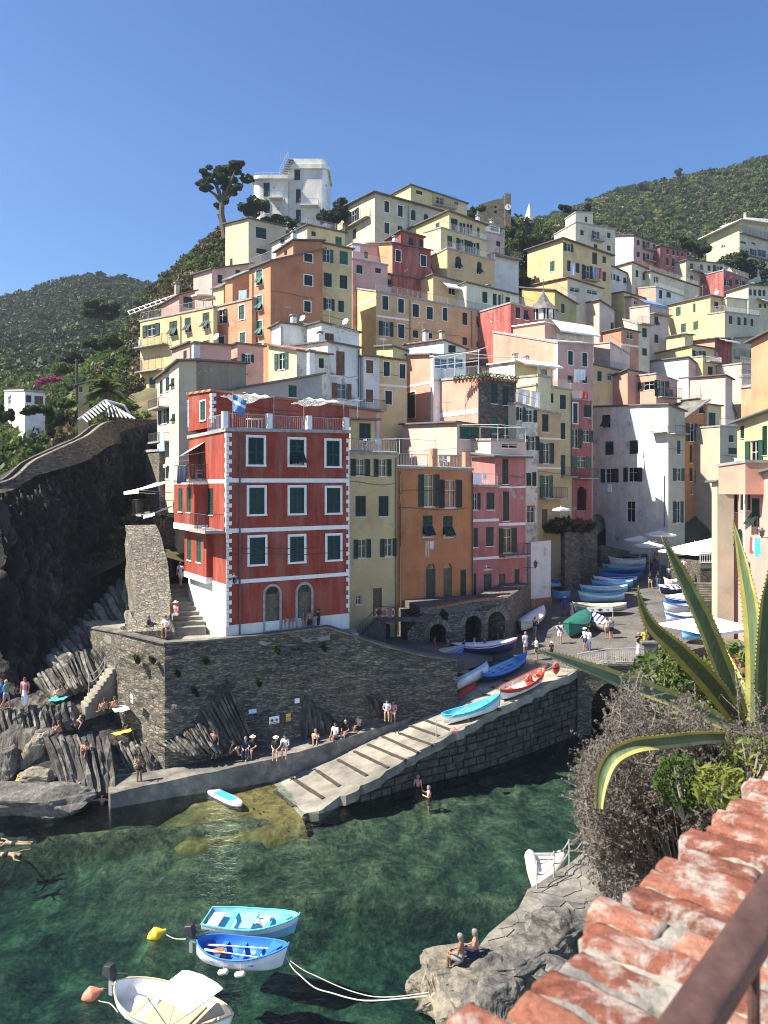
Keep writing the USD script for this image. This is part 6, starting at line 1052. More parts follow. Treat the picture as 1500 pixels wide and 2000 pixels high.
t,g=board('white_canoe_end','slim white paddle blade and pole lying below the red kayak',onk(7,520,1168)+[0,0,.04],onk(7,650,1125)+[0,0,.04],.25,.04,'paint_white','oar')
def brow(label,K,x0,x1,y,out,yaw_dy=0.,**k):
 a=onk(K,(x0+x1)/2,y);s=KK[K][2]*a[1]/F;L=(x1-x0)*s;e=np.array([-.98,-.2,0])/np.hypot(.98,.2); return boat(label,a-e*L/2,a+e*L/2,L=L,B=k.pop('B',1.5),out=out,lift=k.pop('lift',.25),**k)
gp='boats drawn up across the square'
brow('grey navy boat farthest up the square row',12,1010,1335,196,'navy',rim='grey',inside='navy',cover='cloth_navy',cov_h=.1);brow('white boat with a long pale hull in the square row',12,950,1325,248,'white',rim='white',inside='cream',H=.75);brow('mid blue boat with an orange patch in the square row',12,890,1320,304,'midblue',rim='lightblue',inside='orange',stripe='lightblue')
brow('dark blue boat in the middle of the square row',12,840,1290,372,'blue',rim='navy',inside='navy');brow('vivid blue boat with a broad white rim in the square row',12,805,1240,432,'blue',rim='white',inside='blue',stripe='white');brow('mid blue boat with a thin pale rim just behind the two sky blue boats',12,780,1200,470,'midblue',rim='midblue',inside='lightblue',stripe='lightblue')
brow('sky blue boat with a white end behind its twin',12,670,1150,522,'turquoise',rim='lightblue',inside='white',stripe='white');brow('sky blue boat with a pale stripe at the front of the square row',12,655,1118,606,'lightblue',rim='turquoise',inside='lightblue',stripe='white',H=.72);brow('dirty white boat on a trailer behind the arrow sign beam',12,605,1140,706,'grey',rim='white',inside='cream',stripe='white',cover='cloth_beige',cov_h=.15)
brow('small blue boat under an orange cover beside the scaffold',12,372,560,455,'white',rim='blue',inside='blue',stripe='blue',L=None) if False else None
brow('small white and blue boat beside the wrapped scaffold',12,360,560,458,'white',rim='blue',inside='blue',stripe='blue',B=1.3);brow('boat under an orange cover behind the small white and blue boat',12,385,590,418,'white',rim='white',cover='paint_orange',cov_h=.5,B=1.4);brow('dull blue boat in the shade by the scaffold foot',12,400,575,575,'midblue',rim='grey',inside='lightblue',B=1.3)
brow('boat stored in the dark vault by the stone pier',12,665,800,285,'grey',rim='grey',cover='cloth_navy',B=1.4)
boat('long boat under a grey white tarpaulin beside the arcade',onk(12,90,905),onk(12,300,765),B=1.6,H=.7,out='cream',rim='grey',cover='canvas',cov_h=.3,L=5.2,lift=.2)
boat('bulky boat wrapped in a dark green tarpaulin in the square',onk(12,560,940),onk(12,720,830),B=1.9,H=1.0,out='green',rim='green',cover='paint_green',cov_h=.45,L=4.0,lift=.02)
boat('white boat heaped with a black and white striped cover',onk(12,900,870),onk(12,780,820),B=1.5,H=.7,out='cream',rim='cream',cover='stripe_cover',cov_h=.45,L=3.3,lift=.1)
brow('boat under a blue and white striped cover by the cafe terrace',13,575,830,782,'navy',rim='white',cover='stripe_cover',cov_h=.35);brow('small white boat beyond the striped cover',13,628,790,700,'white',rim='white',inside='cream',B=1.3)
brow('blue boat under a grey tarpaulin on the right of the square',13,640,1160,905,'blue',rim='blue',cover='canvas',cov_h=.6,B=1.8);brow('white boat with blue bow and cream inside on the right of the square',13,612,1050,985,'white',rim='blue',inside='cream',stripe='white',H=.75);brow('white and blue boat in the sun beside the big white parasol',13,640,970,1075,'white',rim='white',inside='cream',stripe='blue');brow('pale blue boat in the shade under the big white parasol',13,800,1040,1265,'lightblue',rim='blue',inside='white',stripe='blue')
t,g=board('green_kayak','yellow green kayak tip showing at the edge of the ramp',onk(7,1560,850)+[0,0,.5],onk(7,1480,905)+[0,0,.3],.6,.2,'paint_midblue','kayak') if False else (None,None)
sg_=thing('arrow_beam','white crossbeam with black arrow symbols in front of the trailer boat','sign',tuple(onk(12,860,680)));a,c=P(*kx(12,733,655),66.5),P(*kx(12,985,655),66.5);m=MB();m.box(a-[0,0,.17],c-a,[0,.06,0],[0,0,.36]);obj('beam',m,'plastic_white',sg_)
for k,(f0,s) in enumerate(((.18,-1),(.23,-1),(.45,-1),(.56,1),(.79,1),(.84,1))):
 q=a+(c-a)*f0+[0,-.012,0];w=.16 if 1<k<4 else .07;m=MB();m.add([q+[s*w,0,0],q+[-s*w,0,w*.8],q+[-s*w,0,-w*.8]],[[0,1,2]]);obj('arrow',m,'paint_dark',sg_)
for q in (a,c):m=MB();m.tube([q-[0,-.03,.1],[q[0],q[1]+.03,plaza_z(0,q[1])-.1]],.04,5);obj('post',m,'galv',sg_)
# ---------------------------------------------------------------- parasols and cafe things
def parasol(label,apex,w,drop=.5,square=False,ground=None,mt='canvas',val=.18):
 a=np.array(apex,float);gz=ground if ground is not None else plaza_z(a[0],a[1]);t=thing('parasol',label,'parasol',(a[0],a[1],gz));n=4 if square else 8;R_=w/2/math.cos(math.pi/n);o=.5+(math.pi/4 if square else 0)
 rim=[a+[R_*math.cos(o+2*math.pi*i/n),R_*math.sin(o+2*math.pi*i/n),-drop] for i in range(n)];m=MB()
 for i in range(n):
  p,q=rim[i],rim[(i+1)%n];mid=(p+q)/2+[0,0,.03];m.add([a,p,mid,q],[[0,1,2],[0,2,3]]);m.add([p,q,q-[0,0,val],p-[0,0,val]],[[0,1,2],[0,2,3]])
  m.add([a-[0,0,.03],p-[0,0,.02],q-[0,0,.02]],[[0,2,1]])
 obj('canopy',m,mt,t);m=MB();m.tube([a+[0,0,.12],[a[0],a[1],gz]],.04,6);obj('pole',m,'rail_white',t)
 for p in rim:m=MB();m.tube([a-[0,0,.06],p-[0,0,.04]],.014,4);obj('rib',m,'galv',t)
 return t
def K13(x,y,D): return P(*kx(13,x,y),D)
parasol('white parasol left of three before the white square house',K13(375,140,91),3.5,.5);parasol('highest white parasol at the corner of the white square house',K13(585,85,89.5),3.3,.45);parasol('lowest white parasol over the cafe doorway',K13(472,200,87),3.2,.45)
parasol('huge cream market parasol over the cafe terrace',K13(945,205,82),5.2,1.0,True);parasol('cream market parasol behind the huge one',K13(1130,165,87),4.4,.8,True);parasol('big white parasol in the sun at the right front of the square',K13(1085,975,57.5),4.9,.75,True,mt='plastic_white')
parasol('small white parasol at the ochre balcony house',P(*kx(8,150,1165),79),1.8,.25,ground=P(*kx(8,150,1235),79)[2],mt='plastic_white');parasol('cream parasol on the roof terrace of the yellow cliff house',P(*kx(1,442,878),95.5),2.9,.45,ground=P(*kx(1,442,955),95.5)[2])
ct=thing('cafe_terrace','raised cafe terrace with a white balustrade and steps on the right of the square','terrace',tuple(K13(1080,520,76)))
q=K13(1005,430,76);m=MB();m.box(q-[0,0,3],[7,0,0],[0,8,0],[0,0,3]);obj('deck',m,'stone_dark',ct);obj('balustrade',railing(q,q+[7,0,0],1.1,.035,.22),'rail_white',ct);m=MB();m.box(q+[0,-.05,-.5],[7,0,0],[0,.04,0],[0,0,.4]);obj('green_fascia',m,'eave_green',ct)
for i in range(8):q=K13(1075,640+i*26,70-.28*i);m=MB();m.box([q[0]-1.2,q[1],q[2]-1.5],[3.4,0,0],[0,.6,0],[0,0,1.5]);obj('step',m,'quay_concrete',ct)
for i,(K,x,y,lb) in enumerate(((7,700,755,'left cafe table in the first arch'),(7,885,770,'cafe table between the first and third arches'),(7,960,760,'cafe table by the woman in the red floral dress'),(7,1040,690,'tall pale table in the third arch'))):
 table('cafe_table',lb,onk(K,x,y,zf=lambda x,y:plaza_z(x,y)),.5,.35,'shutter_brown')
eg=thing('ramp_edge_railing','rope railing on thin posts along the water edge of the ramp','railing',tuple(rr[60]));ei=[np.argmin(np.abs(750+F*rr[:,0]/rr[:,1]-x)) for x in (862,928,985,1015,1043,1070,1095,1115)]
eq=[rr[i]+[-.35,.3,0] for i in ei]
for q in eq:m=MB();m.tube([q,q+[0,0,1.05]],.025,5);obj('post',m,'galv',eg)
for a,c in zip(eq[:-1],eq[1:]):m=MB();x=np.linspace(0,1,7)[:,None];m.tube(a+(c-a)*x+[0,0,1.0]-np.array([0,0,.2])*(4*x*(1-x)),.025,4);obj('rope',m,'rope',eg)
for k,(i,mt,lb) in enumerate(((4,'paint_red','red life jacket hanging on the ramp railing'),(5,'paint_orange','orange life jacket hanging on the ramp railing'),(6,'paint_red','bright red bundle at the top of the ramp railing'))):
 q=eq[i];t=thing('life_jacket',lb,'life jacket',tuple(q+[0,0,.2]));m=trimesh.creation.icosphere(2);v=m.vertices*[.26,.15,.42];v[:,2]+=(fbm(v*6,2,k)-.5)*.12;obj('jacket',(v+q+[0,0,.6],m.faces),mt,t,smooth=True);m=MB();m.cbox(q+[0,-.13,.62],(.5,.06,.05));obj('strap',m,'paint_dark',t)
# ---------------------------------------------------------------- hilltop: villa, castle, small buildings
def K1(x,y,D): return P(*kx(1,x,y),D)
vt=thing('white_villa','modern white villa with rounded corners and roof stair on the hill crest','house',tuple(K1(985,470,140)))
def rounded(x0,x1,D0,D1,ra,rb):
 """Footprint with rounded front corners: radius ra at the left, rb at the right."""
 a= lambda c,r,t0,t1:[(c[0]+r*math.cos(t),c[1]+r*math.sin(t)) for t in np.linspace(t0,t1,9)]
 pts=[(x0,D1)];pts+=a((x0+ra,D0+ra),ra,math.pi,1.5*math.pi) if ra>.1 else [(x0,D0)];pts+=a((x1-rb,D0+rb),rb,1.5*math.pi,2*math.pi) if rb>.1 else [(x1,D0)]; return pts+[(x1,D1)]
zv= lambda y,D=140:K1(0,y,D)[2];xv= lambda x,D=140:K1(x,0,D)[0]
def slabfp(nm,fp,z0,z1,mt='plaster_white',grow=0):pg=sg.Polygon(fp).buffer(grow,join_style=1);obj(nm,trimesh.creation.extrude_polygon(pg,z1-z0,engine='earcut').apply_translation([0,0,z0]),mt,vt)
fpA,fpB=rounded(xv(940),xv(1168),140,148,0,1.1),rounded(xv(735),xv(939),139,149,1.6,.0)
slabfp('tower_wall',fpA,zv(520),zv(150));slabfp('tower_roof',fpA,zv(150),zv(125),grow=.35);slabfp('tower_parapet',fpA,zv(125),zv(88),grow=-.15)
slabfp('wing_wall',fpB,zv(520),zv(225));slabfp('wing_roof',fpB,zv(225),zv(205),grow=.6)
def vwin(x0,y0,x1,y1,D=140,nm='window'):
 z1,z0=zv(y0,D),zv(y1,D);m=MB();m.box([xv(x0,D),D-.10,z0],[xv(x1,D)-xv(x0,D),0,0],[0,.12,0],[0,0,z1-z0]);p=obj(nm,m,'shutter_darkgreen',vt);m=MB()
 for k in range(9):m.box([xv(x0,D)+.05,D-.125,z0+(z1-z0)*(k+.15)/9],[xv(x1,D)-xv(x0,D)-.1,0,0],[0,.03,0],[0,0,(z1-z0)/14])
 obj('shutter_slats',m,'shutter_green',p,kind='stuff');m=MB();m.box([xv(x0,D)-.08,D-.16,z0-.08],[xv(x1,D)-xv(x0,D)+.16,0,0],[0,.18,0],[0,0,.08]);obj('sill',m,'white_trim',p)
for w in ((975,155,1008,218),(985,270,1012,350),(985,390,1012,468)):vwin(*w)
for w in ((1133,185,1158,245),(1135,300,1158,358),(1138,410,1158,440)):vwin(*w,140.9)
for w in ((795,232,830,315),(800,345,830,410)):vwin(*w,139)
for x0,x1,y,D in ((1012,1118,375,140),(832,910,332,139),(1012,1050,478,140)):
 m=MB();m.box([xv(x0,D),D-1.3,zv(y,D)],[xv(x1,D)-xv(x0,D),0,0],[0,1.3,0],[0,0,.18]);bp=obj('balcony',m,'white_trim',vt);a,b=np.array([xv(x0,D),D-1.25,zv(y,D)+.18]),np.array([xv(x1,D),D-1.25,zv(y,D)+.18]);obj('balcony_railing',railing(a,b,1.0,.02,.3).m(railing(b,b+[0,1.2,0],1.,.02,.3)),'rail_grey',bp)
obj('roof_railing',railing(K1(745,205,141),K1(890,205,140),1.1,.022,.35),'rail_grey',vt)
for i in range(9):q=K1(890+i*5.5,200-i*13,139.4);m=MB();m.box(q,[1.1,0,0],[0,.8,0],[0,0,.12]);obj('stair_step',m,'concrete',vt)
obj('stair_railing',railing(K1(888,190,139.3),K1(938,85,139.3),1.1,.02,.3).m(railing(K1(895,90,140),K1(940,88,140),1.2,.02,.3)),'rail_grey',vt)
cs=thing('castle_ruin','ruined stone castle wall with a clock pillar on the skyline','castle',tuple(P(*kx(2,1200,440),160)))
def K2(x,y,D): return P(*kx(2,x,y),D)
pg=[(1070,470),(1066,300),(1120,282),(1180,265),(1240,252),(1244,232),(1256,232),(1258,262),(1262,470)];w0=[K2(x,y,160) for x,y in pg];m=trimesh.creation.extrude_polygon(sg.Polygon([(q[0],q[2]) for q in w0]).difference(sg.Polygon([(K2(x,y,160)[0],K2(x,y,160)[2]) for x,y in ((1185,305),(1200,305),(1200,325),(1185,325))])).difference(sg.Polygon([(K2(x,y,160)[0],K2(x,y,160)[2]) for x,y in ((1183,340),(1202,340),(1202,362),(1183,362))])),3,engine='earcut');v=m.vertices;obj('wall',(np.stack([v[:,0],160+v[:,2],v[:,1]],1),m.faces),'stone_light',cs)
q=K2(1258,470,159.4);m=MB();m.box(q,[1.35,0,0],[0,2.5,0],[0,0,K2(0,225,160)[2]-q[2]]);tw=obj('clock_pillar',m,'stone_light',cs);q=K2(1283,318,159.35);m=MB();m.tube([q,q+[0,-.12,0]],.62,18);ck=obj('clock_face',m,'white_trim',cs);m=MB();m.box(q+[-.04,-.16,0],[.08,0,0],[0,.03,0],[0,0,.45]);m.box(q+[0,-.16,-.04],[.3,0,0],[0,.03,0],[0,0,.08]);obj('clock_hands',m,'iron',ck)
sp=thing('church_spire','tiny pale church spire peeping over the trees right of the castle','spire',tuple(K2(1438,475,205)));m=MB();q=K2(1438,465,205);r_=1.2;m.m(trimesh.creation.cone(radius=1.9,height=6.5,sections=8).apply_translation(q));obj('cone',m,'plaster_greywhite',sp);m=MB();m.m(trimesh.creation.cylinder(radius=1.6,height=8,sections=8).apply_translation(q-[0,0,4]));obj('shaft',m,'plaster_beige',sp)
tu=thing('chapel_turret','little white bell turret with arched openings and a slate cupola','turret',tuple(P(*kx(3,183,990),108)));q=P(*kx(3,183,985),108);zt2=P(*kx(3,0,925),108)[2];m=MB();m.m(trimesh.creation.cylinder(radius=1.95,height=zt2-q[2],sections=8).apply_translation([q[0],q[1],(q[2]+zt2)/2]));obj('drum',m,'plaster_peelwhite',tu)
m=MB();m.m(trimesh.creation.revolve([(0,3.0),(.2,2.6),(1.0,1.3),(2.3,0),(0,0)],sections=8).apply_translation([q[0],q[1],zt2]));m.tube([[q[0],q[1],zt2+2.9],[q[0],q[1],zt2+4.6]],.06,4);m.tube([[q[0]-.4,q[1],zt2+4.1],[q[0]+.4,q[1],zt2+4.1]],.05,4);obj('cupola',m,'slate',tu)
for a in (-2.36,-1.57,-.78):c=np.array([q[0]+1.86*math.cos(a),q[1]+1.86*math.sin(a),q[2]+(zt2-q[2])*.55]);m=MB();m.cbox(c,(.12,.7,1.5),a);obj('opening',m,'shutter_black',tu)
def K19(x,y,D): return P(*kx(19,x,y),D)
house('white_garden_house','small white flat-roofed house with brown doors among the shrubs on the left',19,(38,1135),(208,1132),(378,1150),84,'white','L g 65,1170,95,1240;R c 212,1165,262,1225;R cb 288,1172,362,1245',by=1340,roof='flat',ant=False,depth=4)
house('yellow_hut','tiny yellow hut with a green shutter below the palm',19,(650,1090),(652,1085),(740,1060),82,'yellow','R ce 660,1095,690,1140',by=1180,roof='green',ant=False,depth=3,dl=(-.3,1))
tf=thing('rustic_trellis','white wooden trellis ridge fence above the cliff path','fence',tuple(K19(880,1300,78)))
for (x0,y0,x1,y1) in ((650,1370,880,1205),(880,1205,1100,1355),(665,1372,890,1225),(880,1205,1040,1250),(1040,1250,1105,1350)):m=MB();m.tube([K19(x0,y0,78),K19(x1,y1,78.5)],.10,5);obj('rail',m,'rail_white',tf)
for k in range(9):x=690+24*k;y=1345-17*k;m=MB();m.tube([K19(x,y,78),K19(x+45,y+45,76.8)],.08,5);obj('cross_bar',m,'rail_white',tf)
for k in range(7):x=890+28*k;y=1215+17*k;m=MB();m.tube([K19(x,y,78.2),K19(x+25+8*k,1345+k*3,77)],.08,5);obj('cross_bar',m,'rail_white',tf)
pt=thing('utility_pole','wooden utility pole beside the palm','pole',tuple(K19(642,1230,82)));m=MB();m.tube([K19(642,1240,82),K19(642,860,82)],.13,6);obj('pole',m,'timber',pt);m=MB();m.tube([K19(625,875,82),K19(665,872,82)],.06,4);obj('crossarm',m,'timber',pt)
pf=thing('hill_pergola','long white ladder-like pergola left of the pink roof house','pergola',tuple(K19(1200,470,104)))
for a,b in (((1070,465),(1480,320)),((1085,490),(1480,345))):m=MB();m.tube([K19(*a,104),K19(*b,101)],.09,4);obj('beam',m,'rail_white',pf)
for k in range(10):t_=k/9;m=MB();m.tube([K19(1070+400*t_,462-142*t_,104-3*t_),K19(1090+400*t_,492-145*t_,103.5-3*t_)],.07,4);obj('rung',m,'rail_white',pf)
# ---------------------------------------------------------------- vegetation
foliage('leaf_far',(.028,.045,.022),(.055,.08,.032),(.10,.12,.05),.3,.05);foliage('leaf_dark',(.03,.047,.02),(.058,.085,.03),(.11,.14,.045),.35,.4);foliage('leaf_green',(.055,.095,.022),(.11,.165,.036),(.19,.23,.06),.4,.6)
foliage('leaf_dry',(.09,.075,.035),(.16,.13,.06),(.24,.19,.10),.2,.5);foliage('leaf_pine',(.026,.046,.018),(.05,.08,.028),(.09,.12,.04),.35,.8);foliage('leaf_magenta',(.20,.02,.09),(.35,.04,.17),(.45,.10,.25),.3,2.);plain('bark',(.11,.085,.06),.9,.3,5.,.5)
def scrub(name,label,pts,sizes,mats,seed,n=150,leaf=.24):
 """One mass of bushes that nobody could count: copies of a few bushes, each turned and sized."""
 r=np.random.default_rng(seed);pi=UsdGeom.PointInstancer.Define(stage,'/World/'+name);setd(pi.GetPrim(),label,'vegetation',None,'stuff');paths=[]
 for k,mt in enumerate(mats):
  bl=[((r.uniform(-.45,.45),r.uniform(-.45,.45),r.uniform(.25,.75)),(r.uniform(.35,.6),)*2+(r.uniform(.3,.55),)) for _ in range(5)];v,f=crown(shatter(bl,r,5,.5),n,leaf,r,.75);p=f'/World/{name}/bush_{k:03d}';usdkit.mesh(stage,p,(v,f),MAT[mt]);paths.append(p)
 pi.CreatePrototypesRel().SetTargets(paths);N=len(pts);pi.CreatePositionsAttr(Vt.Vec3fArray.FromNumpy(np.asarray(pts,np.float32)));pi.CreateProtoIndicesAttr(Vt.IntArray.FromNumpy(r.integers(0,len(mats),N).astype(np.int32)))
 s=np.asarray(sizes)[:,None]*r.uniform(.85,1.2,(N,3));pi.CreateScalesAttr(Vt.Vec3fArray.FromNumpy(s.astype(np.float32)));a=r.uniform(0,2*math.pi,N);q=np.stack([np.cos(a/2),0*a,0*a,np.sin(a/2)],1);pi.CreateOrientationsAttr(Vt.QuathArray([Gf.Quath(float(x[0]),0,0,float(x[3])) for x in q]))
def sample(n,u0,u1,d0,d1,seed,keep=None):
 r=np.random.default_rng(seed);u=r.uniform(u0,u1,n*3);d=np.sqrt(r.uniform(d0**2,d1**2,n*3));z=_LAND(np.stack([u,d],-1));p=np.stack([(u-750)/F*d,d,z+(fbm(np.stack([(u-750)/F*d,d,z],-1)*.12,4,3)-.5)*np.clip((d-90)/40,0,1)*3-.35],1)
 k=np.ones(len(u),bool) if keep is None else keep(u,d); return p[k][:n],r
p,r=sample(11000,-520,640,175,440,1);scrub('far_hill_scrub','dark green scrub covering the far hill at the left',p,r.uniform(1.5,3.6,len(p)),['leaf_far','leaf_far','leaf_far','leaf_dark'],11,150,.22)
p,r=sample(13000,880,2000,165,420,2);scrub('right_hill_scrub','green scrub and small trees covering the right hillside',p,r.uniform(1.2,3.3,len(p)),['leaf_far','leaf_dark','leaf_green','leaf_green','leaf_dry'],12,150,.22)
p,r=sample(2600,-450,262,70,175,3);scrub('left_slope_scrub','mixed green and straw coloured scrub on the near left slope',p,r.uniform(.9,2.2,len(p)),['leaf_green','leaf_green','leaf_dark','leaf_dry'],13,150,.2)
p,r=sample(1500,-350,285,60,88,4);scrub('path_scrub','dry straw coloured brush above the cliff path',p,r.uniform(.6,1.3,len(p)),['leaf_dry','leaf_dry','leaf_green'],14,160,.16)
p,r=sample(2200,262,660,118,170,5,lambda u,d:(d>122)|(u<420));scrub('crest_scrub','brown and green scrub on the steep crest behind the town',p,r.uniform(.8,1.9,len(p)),['leaf_dark','leaf_green','leaf_dry','leaf_dry'],15,150,.2)
p,r=sample(900,255,430,98,128,6,lambda u,d:u<300+(d-98)*3.2);scrub('edge_scrub','dry brush along the left edge of the town',p,r.uniform(.7,1.6,len(p)),['leaf_dark','leaf_dry','leaf_dry'],16,150,.2)
p,r=sample(1500,690,1110,134,200,7);scrub('castle_scrub','dark green growth on the slope below the castle',p,r.uniform(1.,2.2,len(p)),['leaf_dark','leaf_dark','leaf_green'],17,150,.22)
p,r=sample(1100,1150,1560,150,215,8);scrub('terrace_scrub','green trees and vines between the upper right houses',p,r.uniform(1.2,2.8,len(p)),['leaf_dark','leaf_green','leaf_dark'],18,150,.22)
def tree(name,label,base,blobs,n,leaf,mt,trunk=None,seed=0,cat='tree',group=None,r0=.25):
 """base: foot; blobs: [(offset from foot, radii)]; limbs run from the trunk to each leaf mass."""
 r=np.random.default_rng(seed);base=np.array(base,float);t=thing(name,label,cat,tuple(base),0,group);B=[(base+np.array(c),rr) for c,rr in blobs];cen=np.mean([b[0] for b in B],0);top=base+(cen-base)*(trunk or .55);m=MB()
 x=np.linspace(0,1,6)[:,None];m.tube(base+(top-base)*x+np.sin(x*5+seed)*r0*.6*np.array([1,.4,0]),np.linspace(r0,r0*.6,6),7)
 for c,rr in B:e=c-[0,0,rr[2]*.3];mid=(top+e)/2+r.normal(0,.12,3)*np.linalg.norm(e-top);m.tube([top,mid,e],[r0*.5,r0*.3,r0*.12],5)
 obj('trunk',m,'bark',t);obj('crown',crown(shatter(B,r),n,leaf,r,.7),mt,t); return t
pb=K1(565,560,128);r=np.random.default_rng(4);S=128/F/3;bl=[]
for (x,y,w,h) in ((430,215,55,38),(480,165,75,45),(560,140,85,35),(640,170,75,35),(690,195,48,32),(520,215,80,38),(600,215,80,35),(640,290,45,30),(585,255,60,30),(470,255,45,25),(510,350,25,30),(575,345,18,25)):
 c=K1(x,y,128)+[0,r.uniform(-2.2,2.2),0];bl.append((c-pb,(w*S,w*S*.9,h*S)))
pi_=thing('umbrella_pine','tall umbrella pine leaning on the crest left of the white villa','tree',tuple(pb));m=MB();tr=[K1(x,y,128) for x,y in ((572,560),(560,480),(548,410),(552,350),(560,310))];m.tube(poly_at(np.array(tr),14),np.linspace(.62,.36,14),8)
m.tube([K1(572,540,128),K1(545,470,128),K1(525,415,128)],[.3,.22,.15],6)
for c,rr in bl:e=pb+c-[0,0,rr[2]*.4];m.tube([tr[3],(tr[4]+e)/2+[0,0,-.4],e],[.3,.2,.07],5)
obj('trunk',m,'bark',pi_);obj('crown',crown(shatter([(pb+c,rr) for c,rr in bl],r,9,.36),15000,.24,np.random.default_rng(5),.5),'leaf_pine',pi_)
def mass(K,D,lst):
 s=KK[K][2]*D/F; return [(P(*kx(K,x,y),D)+[0,dz,0],(w*s,w*s*.9,h*s)) for x,y,w,h,dz in lst]
def treek(name,label,K,D,foot,lst,n,leaf,mt,seed,r0=.25,cat='tree'):b=P(*kx(K,*foot),D);tree(name,label,b,[(c-b,rr) for c,rr in mass(K,D,lst)],n,leaf,mt,None,seed,cat,None,r0)
treek('pine_tree','broad dark pine on the far left slope above the white garden house',19,150,(845,600),[(840,400,120,55,0),(760,430,90,50,1),(930,430,90,50,-1),(870,470,110,50,2),(760,500,90,35,-2),(940,500,70,35,0)],6500,.3,'leaf_pine',1,.5)
treek('round_shrub','rounded dark shrub below the left wing of the white villa',1,133,(745,450),[(745,375,75,60,0),(700,400,55,45,-1),(790,345,40,35,1)],4500,.22,'leaf_dark',2,.2,'shrub')
treek('clipped_hedge','low green hedge in front of the white villa',1,130,(890,490),[(820,460,50,28,0),(880,452,60,30,0),(945,462,50,30,0)],3500,.2,'leaf_green',3,.12,'hedge')
treek('leafy_tree','dark leafy tree between the white villa and the cream upper house',1,131,(1210,500),[(1200,400,70,60,0),(1260,350,60,45,1),(1150,440,50,45,-1),(1240,430,60,55,0)],5200,.24,'leaf_dark',4,.3)
treek('leafy_tree','dark tree group right of the castle clock',2,140,(1370,640),[(1310,490,70,60,0),(1390,520,80,60,1),(1450,560,60,50,-1),(1330,580,80,70,-1),(1420,630,80,60,0)],6500,.26,'leaf_dark',5,.35)
treek('leafy_tree','low green tree in front of the castle wall',2,152,(1040,400),[(1020,360,50,40,0),(1070,335,45,30,0),(1000,390,40,30,0)],3000,.24,'leaf_green',6,.25)
treek('wind_bent_tree','wind-bent dark tree on the skyline left of the tall cream house',3,168,(345,350),[(290,312,22,16,0),(325,325,30,18,0),(370,335,28,20,1),(440,330,35,30,0)],2400,.26,'leaf_pine',7,.2)
treek('skyline_tree','lone tree on the skyline of the right hill',3,372,(972,135),[(972,112,22,22,0),(985,98,14,10,0)],1500,.6,'leaf_dark',8,.4);treek('skyline_tree','wide tree clump on the skyline left of the lone tree',3,360,(755,250),[(755,215,45,40,0),(800,215,30,25,0)],2200,.7,'leaf_dark',9,.4)
treek('hilltop_grove','rounded grove on the summit of the far left hill',19,378,(830,250),[(700,195,50,45,0),(770,195,45,40,1),(840,175,42,40,0),(930,195,55,40,0)],5000,.8,'leaf_dark',10,.6)
treek('round_tree','round bright green tree below the white apartment house',3,176,(1060,590),[(1060,530,70,45,0),(1110,570,55,40,0),(1010,510,40,30,0)],3800,.3,'leaf_green',11,.3);treek('dark_tree','dark tree beneath the white apartment house terrace',3,168,(1330,740),[(1280,640,80,50,0),(1380,680,90,55,0),(1450,690,60,50,0),(1330,600,60,35,0)],5500,.3,'leaf_dark',12,.3)
treek('bougainvillea','magenta bougainvillea spilling over the white garden house',19,88,(400,1110),[(330,1060,40,20,0),(400,1045,60,22,0),(470,1025,50,20,0)],2600,.12,'leaf_magenta',13,.08,'shrub')
for k,(x,y,w,h,D,lb,mt) in enumerate(((560,1230,60,50,80,'bright green bush left of the utility pole','leaf_green'),(370,1290,60,45,80,'round bush in front of the brown door','leaf_green'),(250,1290,60,45,79,'dark bush at the corner of the white garden house','leaf_dark'),(30,1310,70,70,77,'dark bush at the far left edge above the path','leaf_dark'),(780,730,90,60,112,'large bright bush on the slope above the palm','leaf_green'),(930,720,100,70,108,'broad bush below the yellow cliff house terraces','leaf_dark'),(600,850,80,50,105,'rust tinged bush in the middle of the left slope','leaf_dry'),(520,930,70,60,98,'leaf green bush above the bougainvillea','leaf_green'))):
 treek('bush',lb,19,D,(x,y+h),[(x,y,w,h,0),(x+w*.5,y+h*.2,w*.6,h*.7,.5),(x-w*.5,y+h*.25,w*.6,h*.6,-.4)],2600,.17,mt,20+k,.1,'bush')
pa=thing('palm_tree','wide palm bush with arching fronds left of the yellow cliff house','palm',tuple(K19(900,1170,81)));c=K19(905,1140,81);r=np.random.default_rng(8);m=MB();m.tube([c-[0,0,2.5],c],[.35,.28],7);obj('trunk',m,'bark',pa)
for k in range(46):
 a,el=r.uniform(0,2*math.pi),r.uniform(.15,1.35);L=r.uniform(2.6,4.2);h=np.array([math.cos(a),math.sin(a),0]);x=np.linspace(0,1,9)[:,None];sp_=c+h*L*math.cos(el)*x+np.array([0,0,1.])*(L*math.sin(el)*x-1.3*L*.45*x**2);sd=np.cross(h,[0,0,1]);vs,fs=[],[];sdn=np.array([0,0,-.25])
 q=poly_at(sp_,40)
 for i in range(6,40):
  w=.55*math.sin(math.pi*(i/40)**.8)+.12;tng=q[min(i+1,39)]-q[i-1];tng/=np.linalg.norm(tng)
  for s in (1,-1):n0=len(vs);vs+=[q[i],q[i]+tng*.09,q[i]+(sd*s+tng*.7+sdn)*w];fs.append([n0,n0+1,n0+2])
 m=MB();m.add(vs,fs);m.tube(q[::4],np.linspace(.04,.01,len(q[::4])),4);obj('frond',m,'leaf_green' if k%3 else 'leaf_dark',pa)
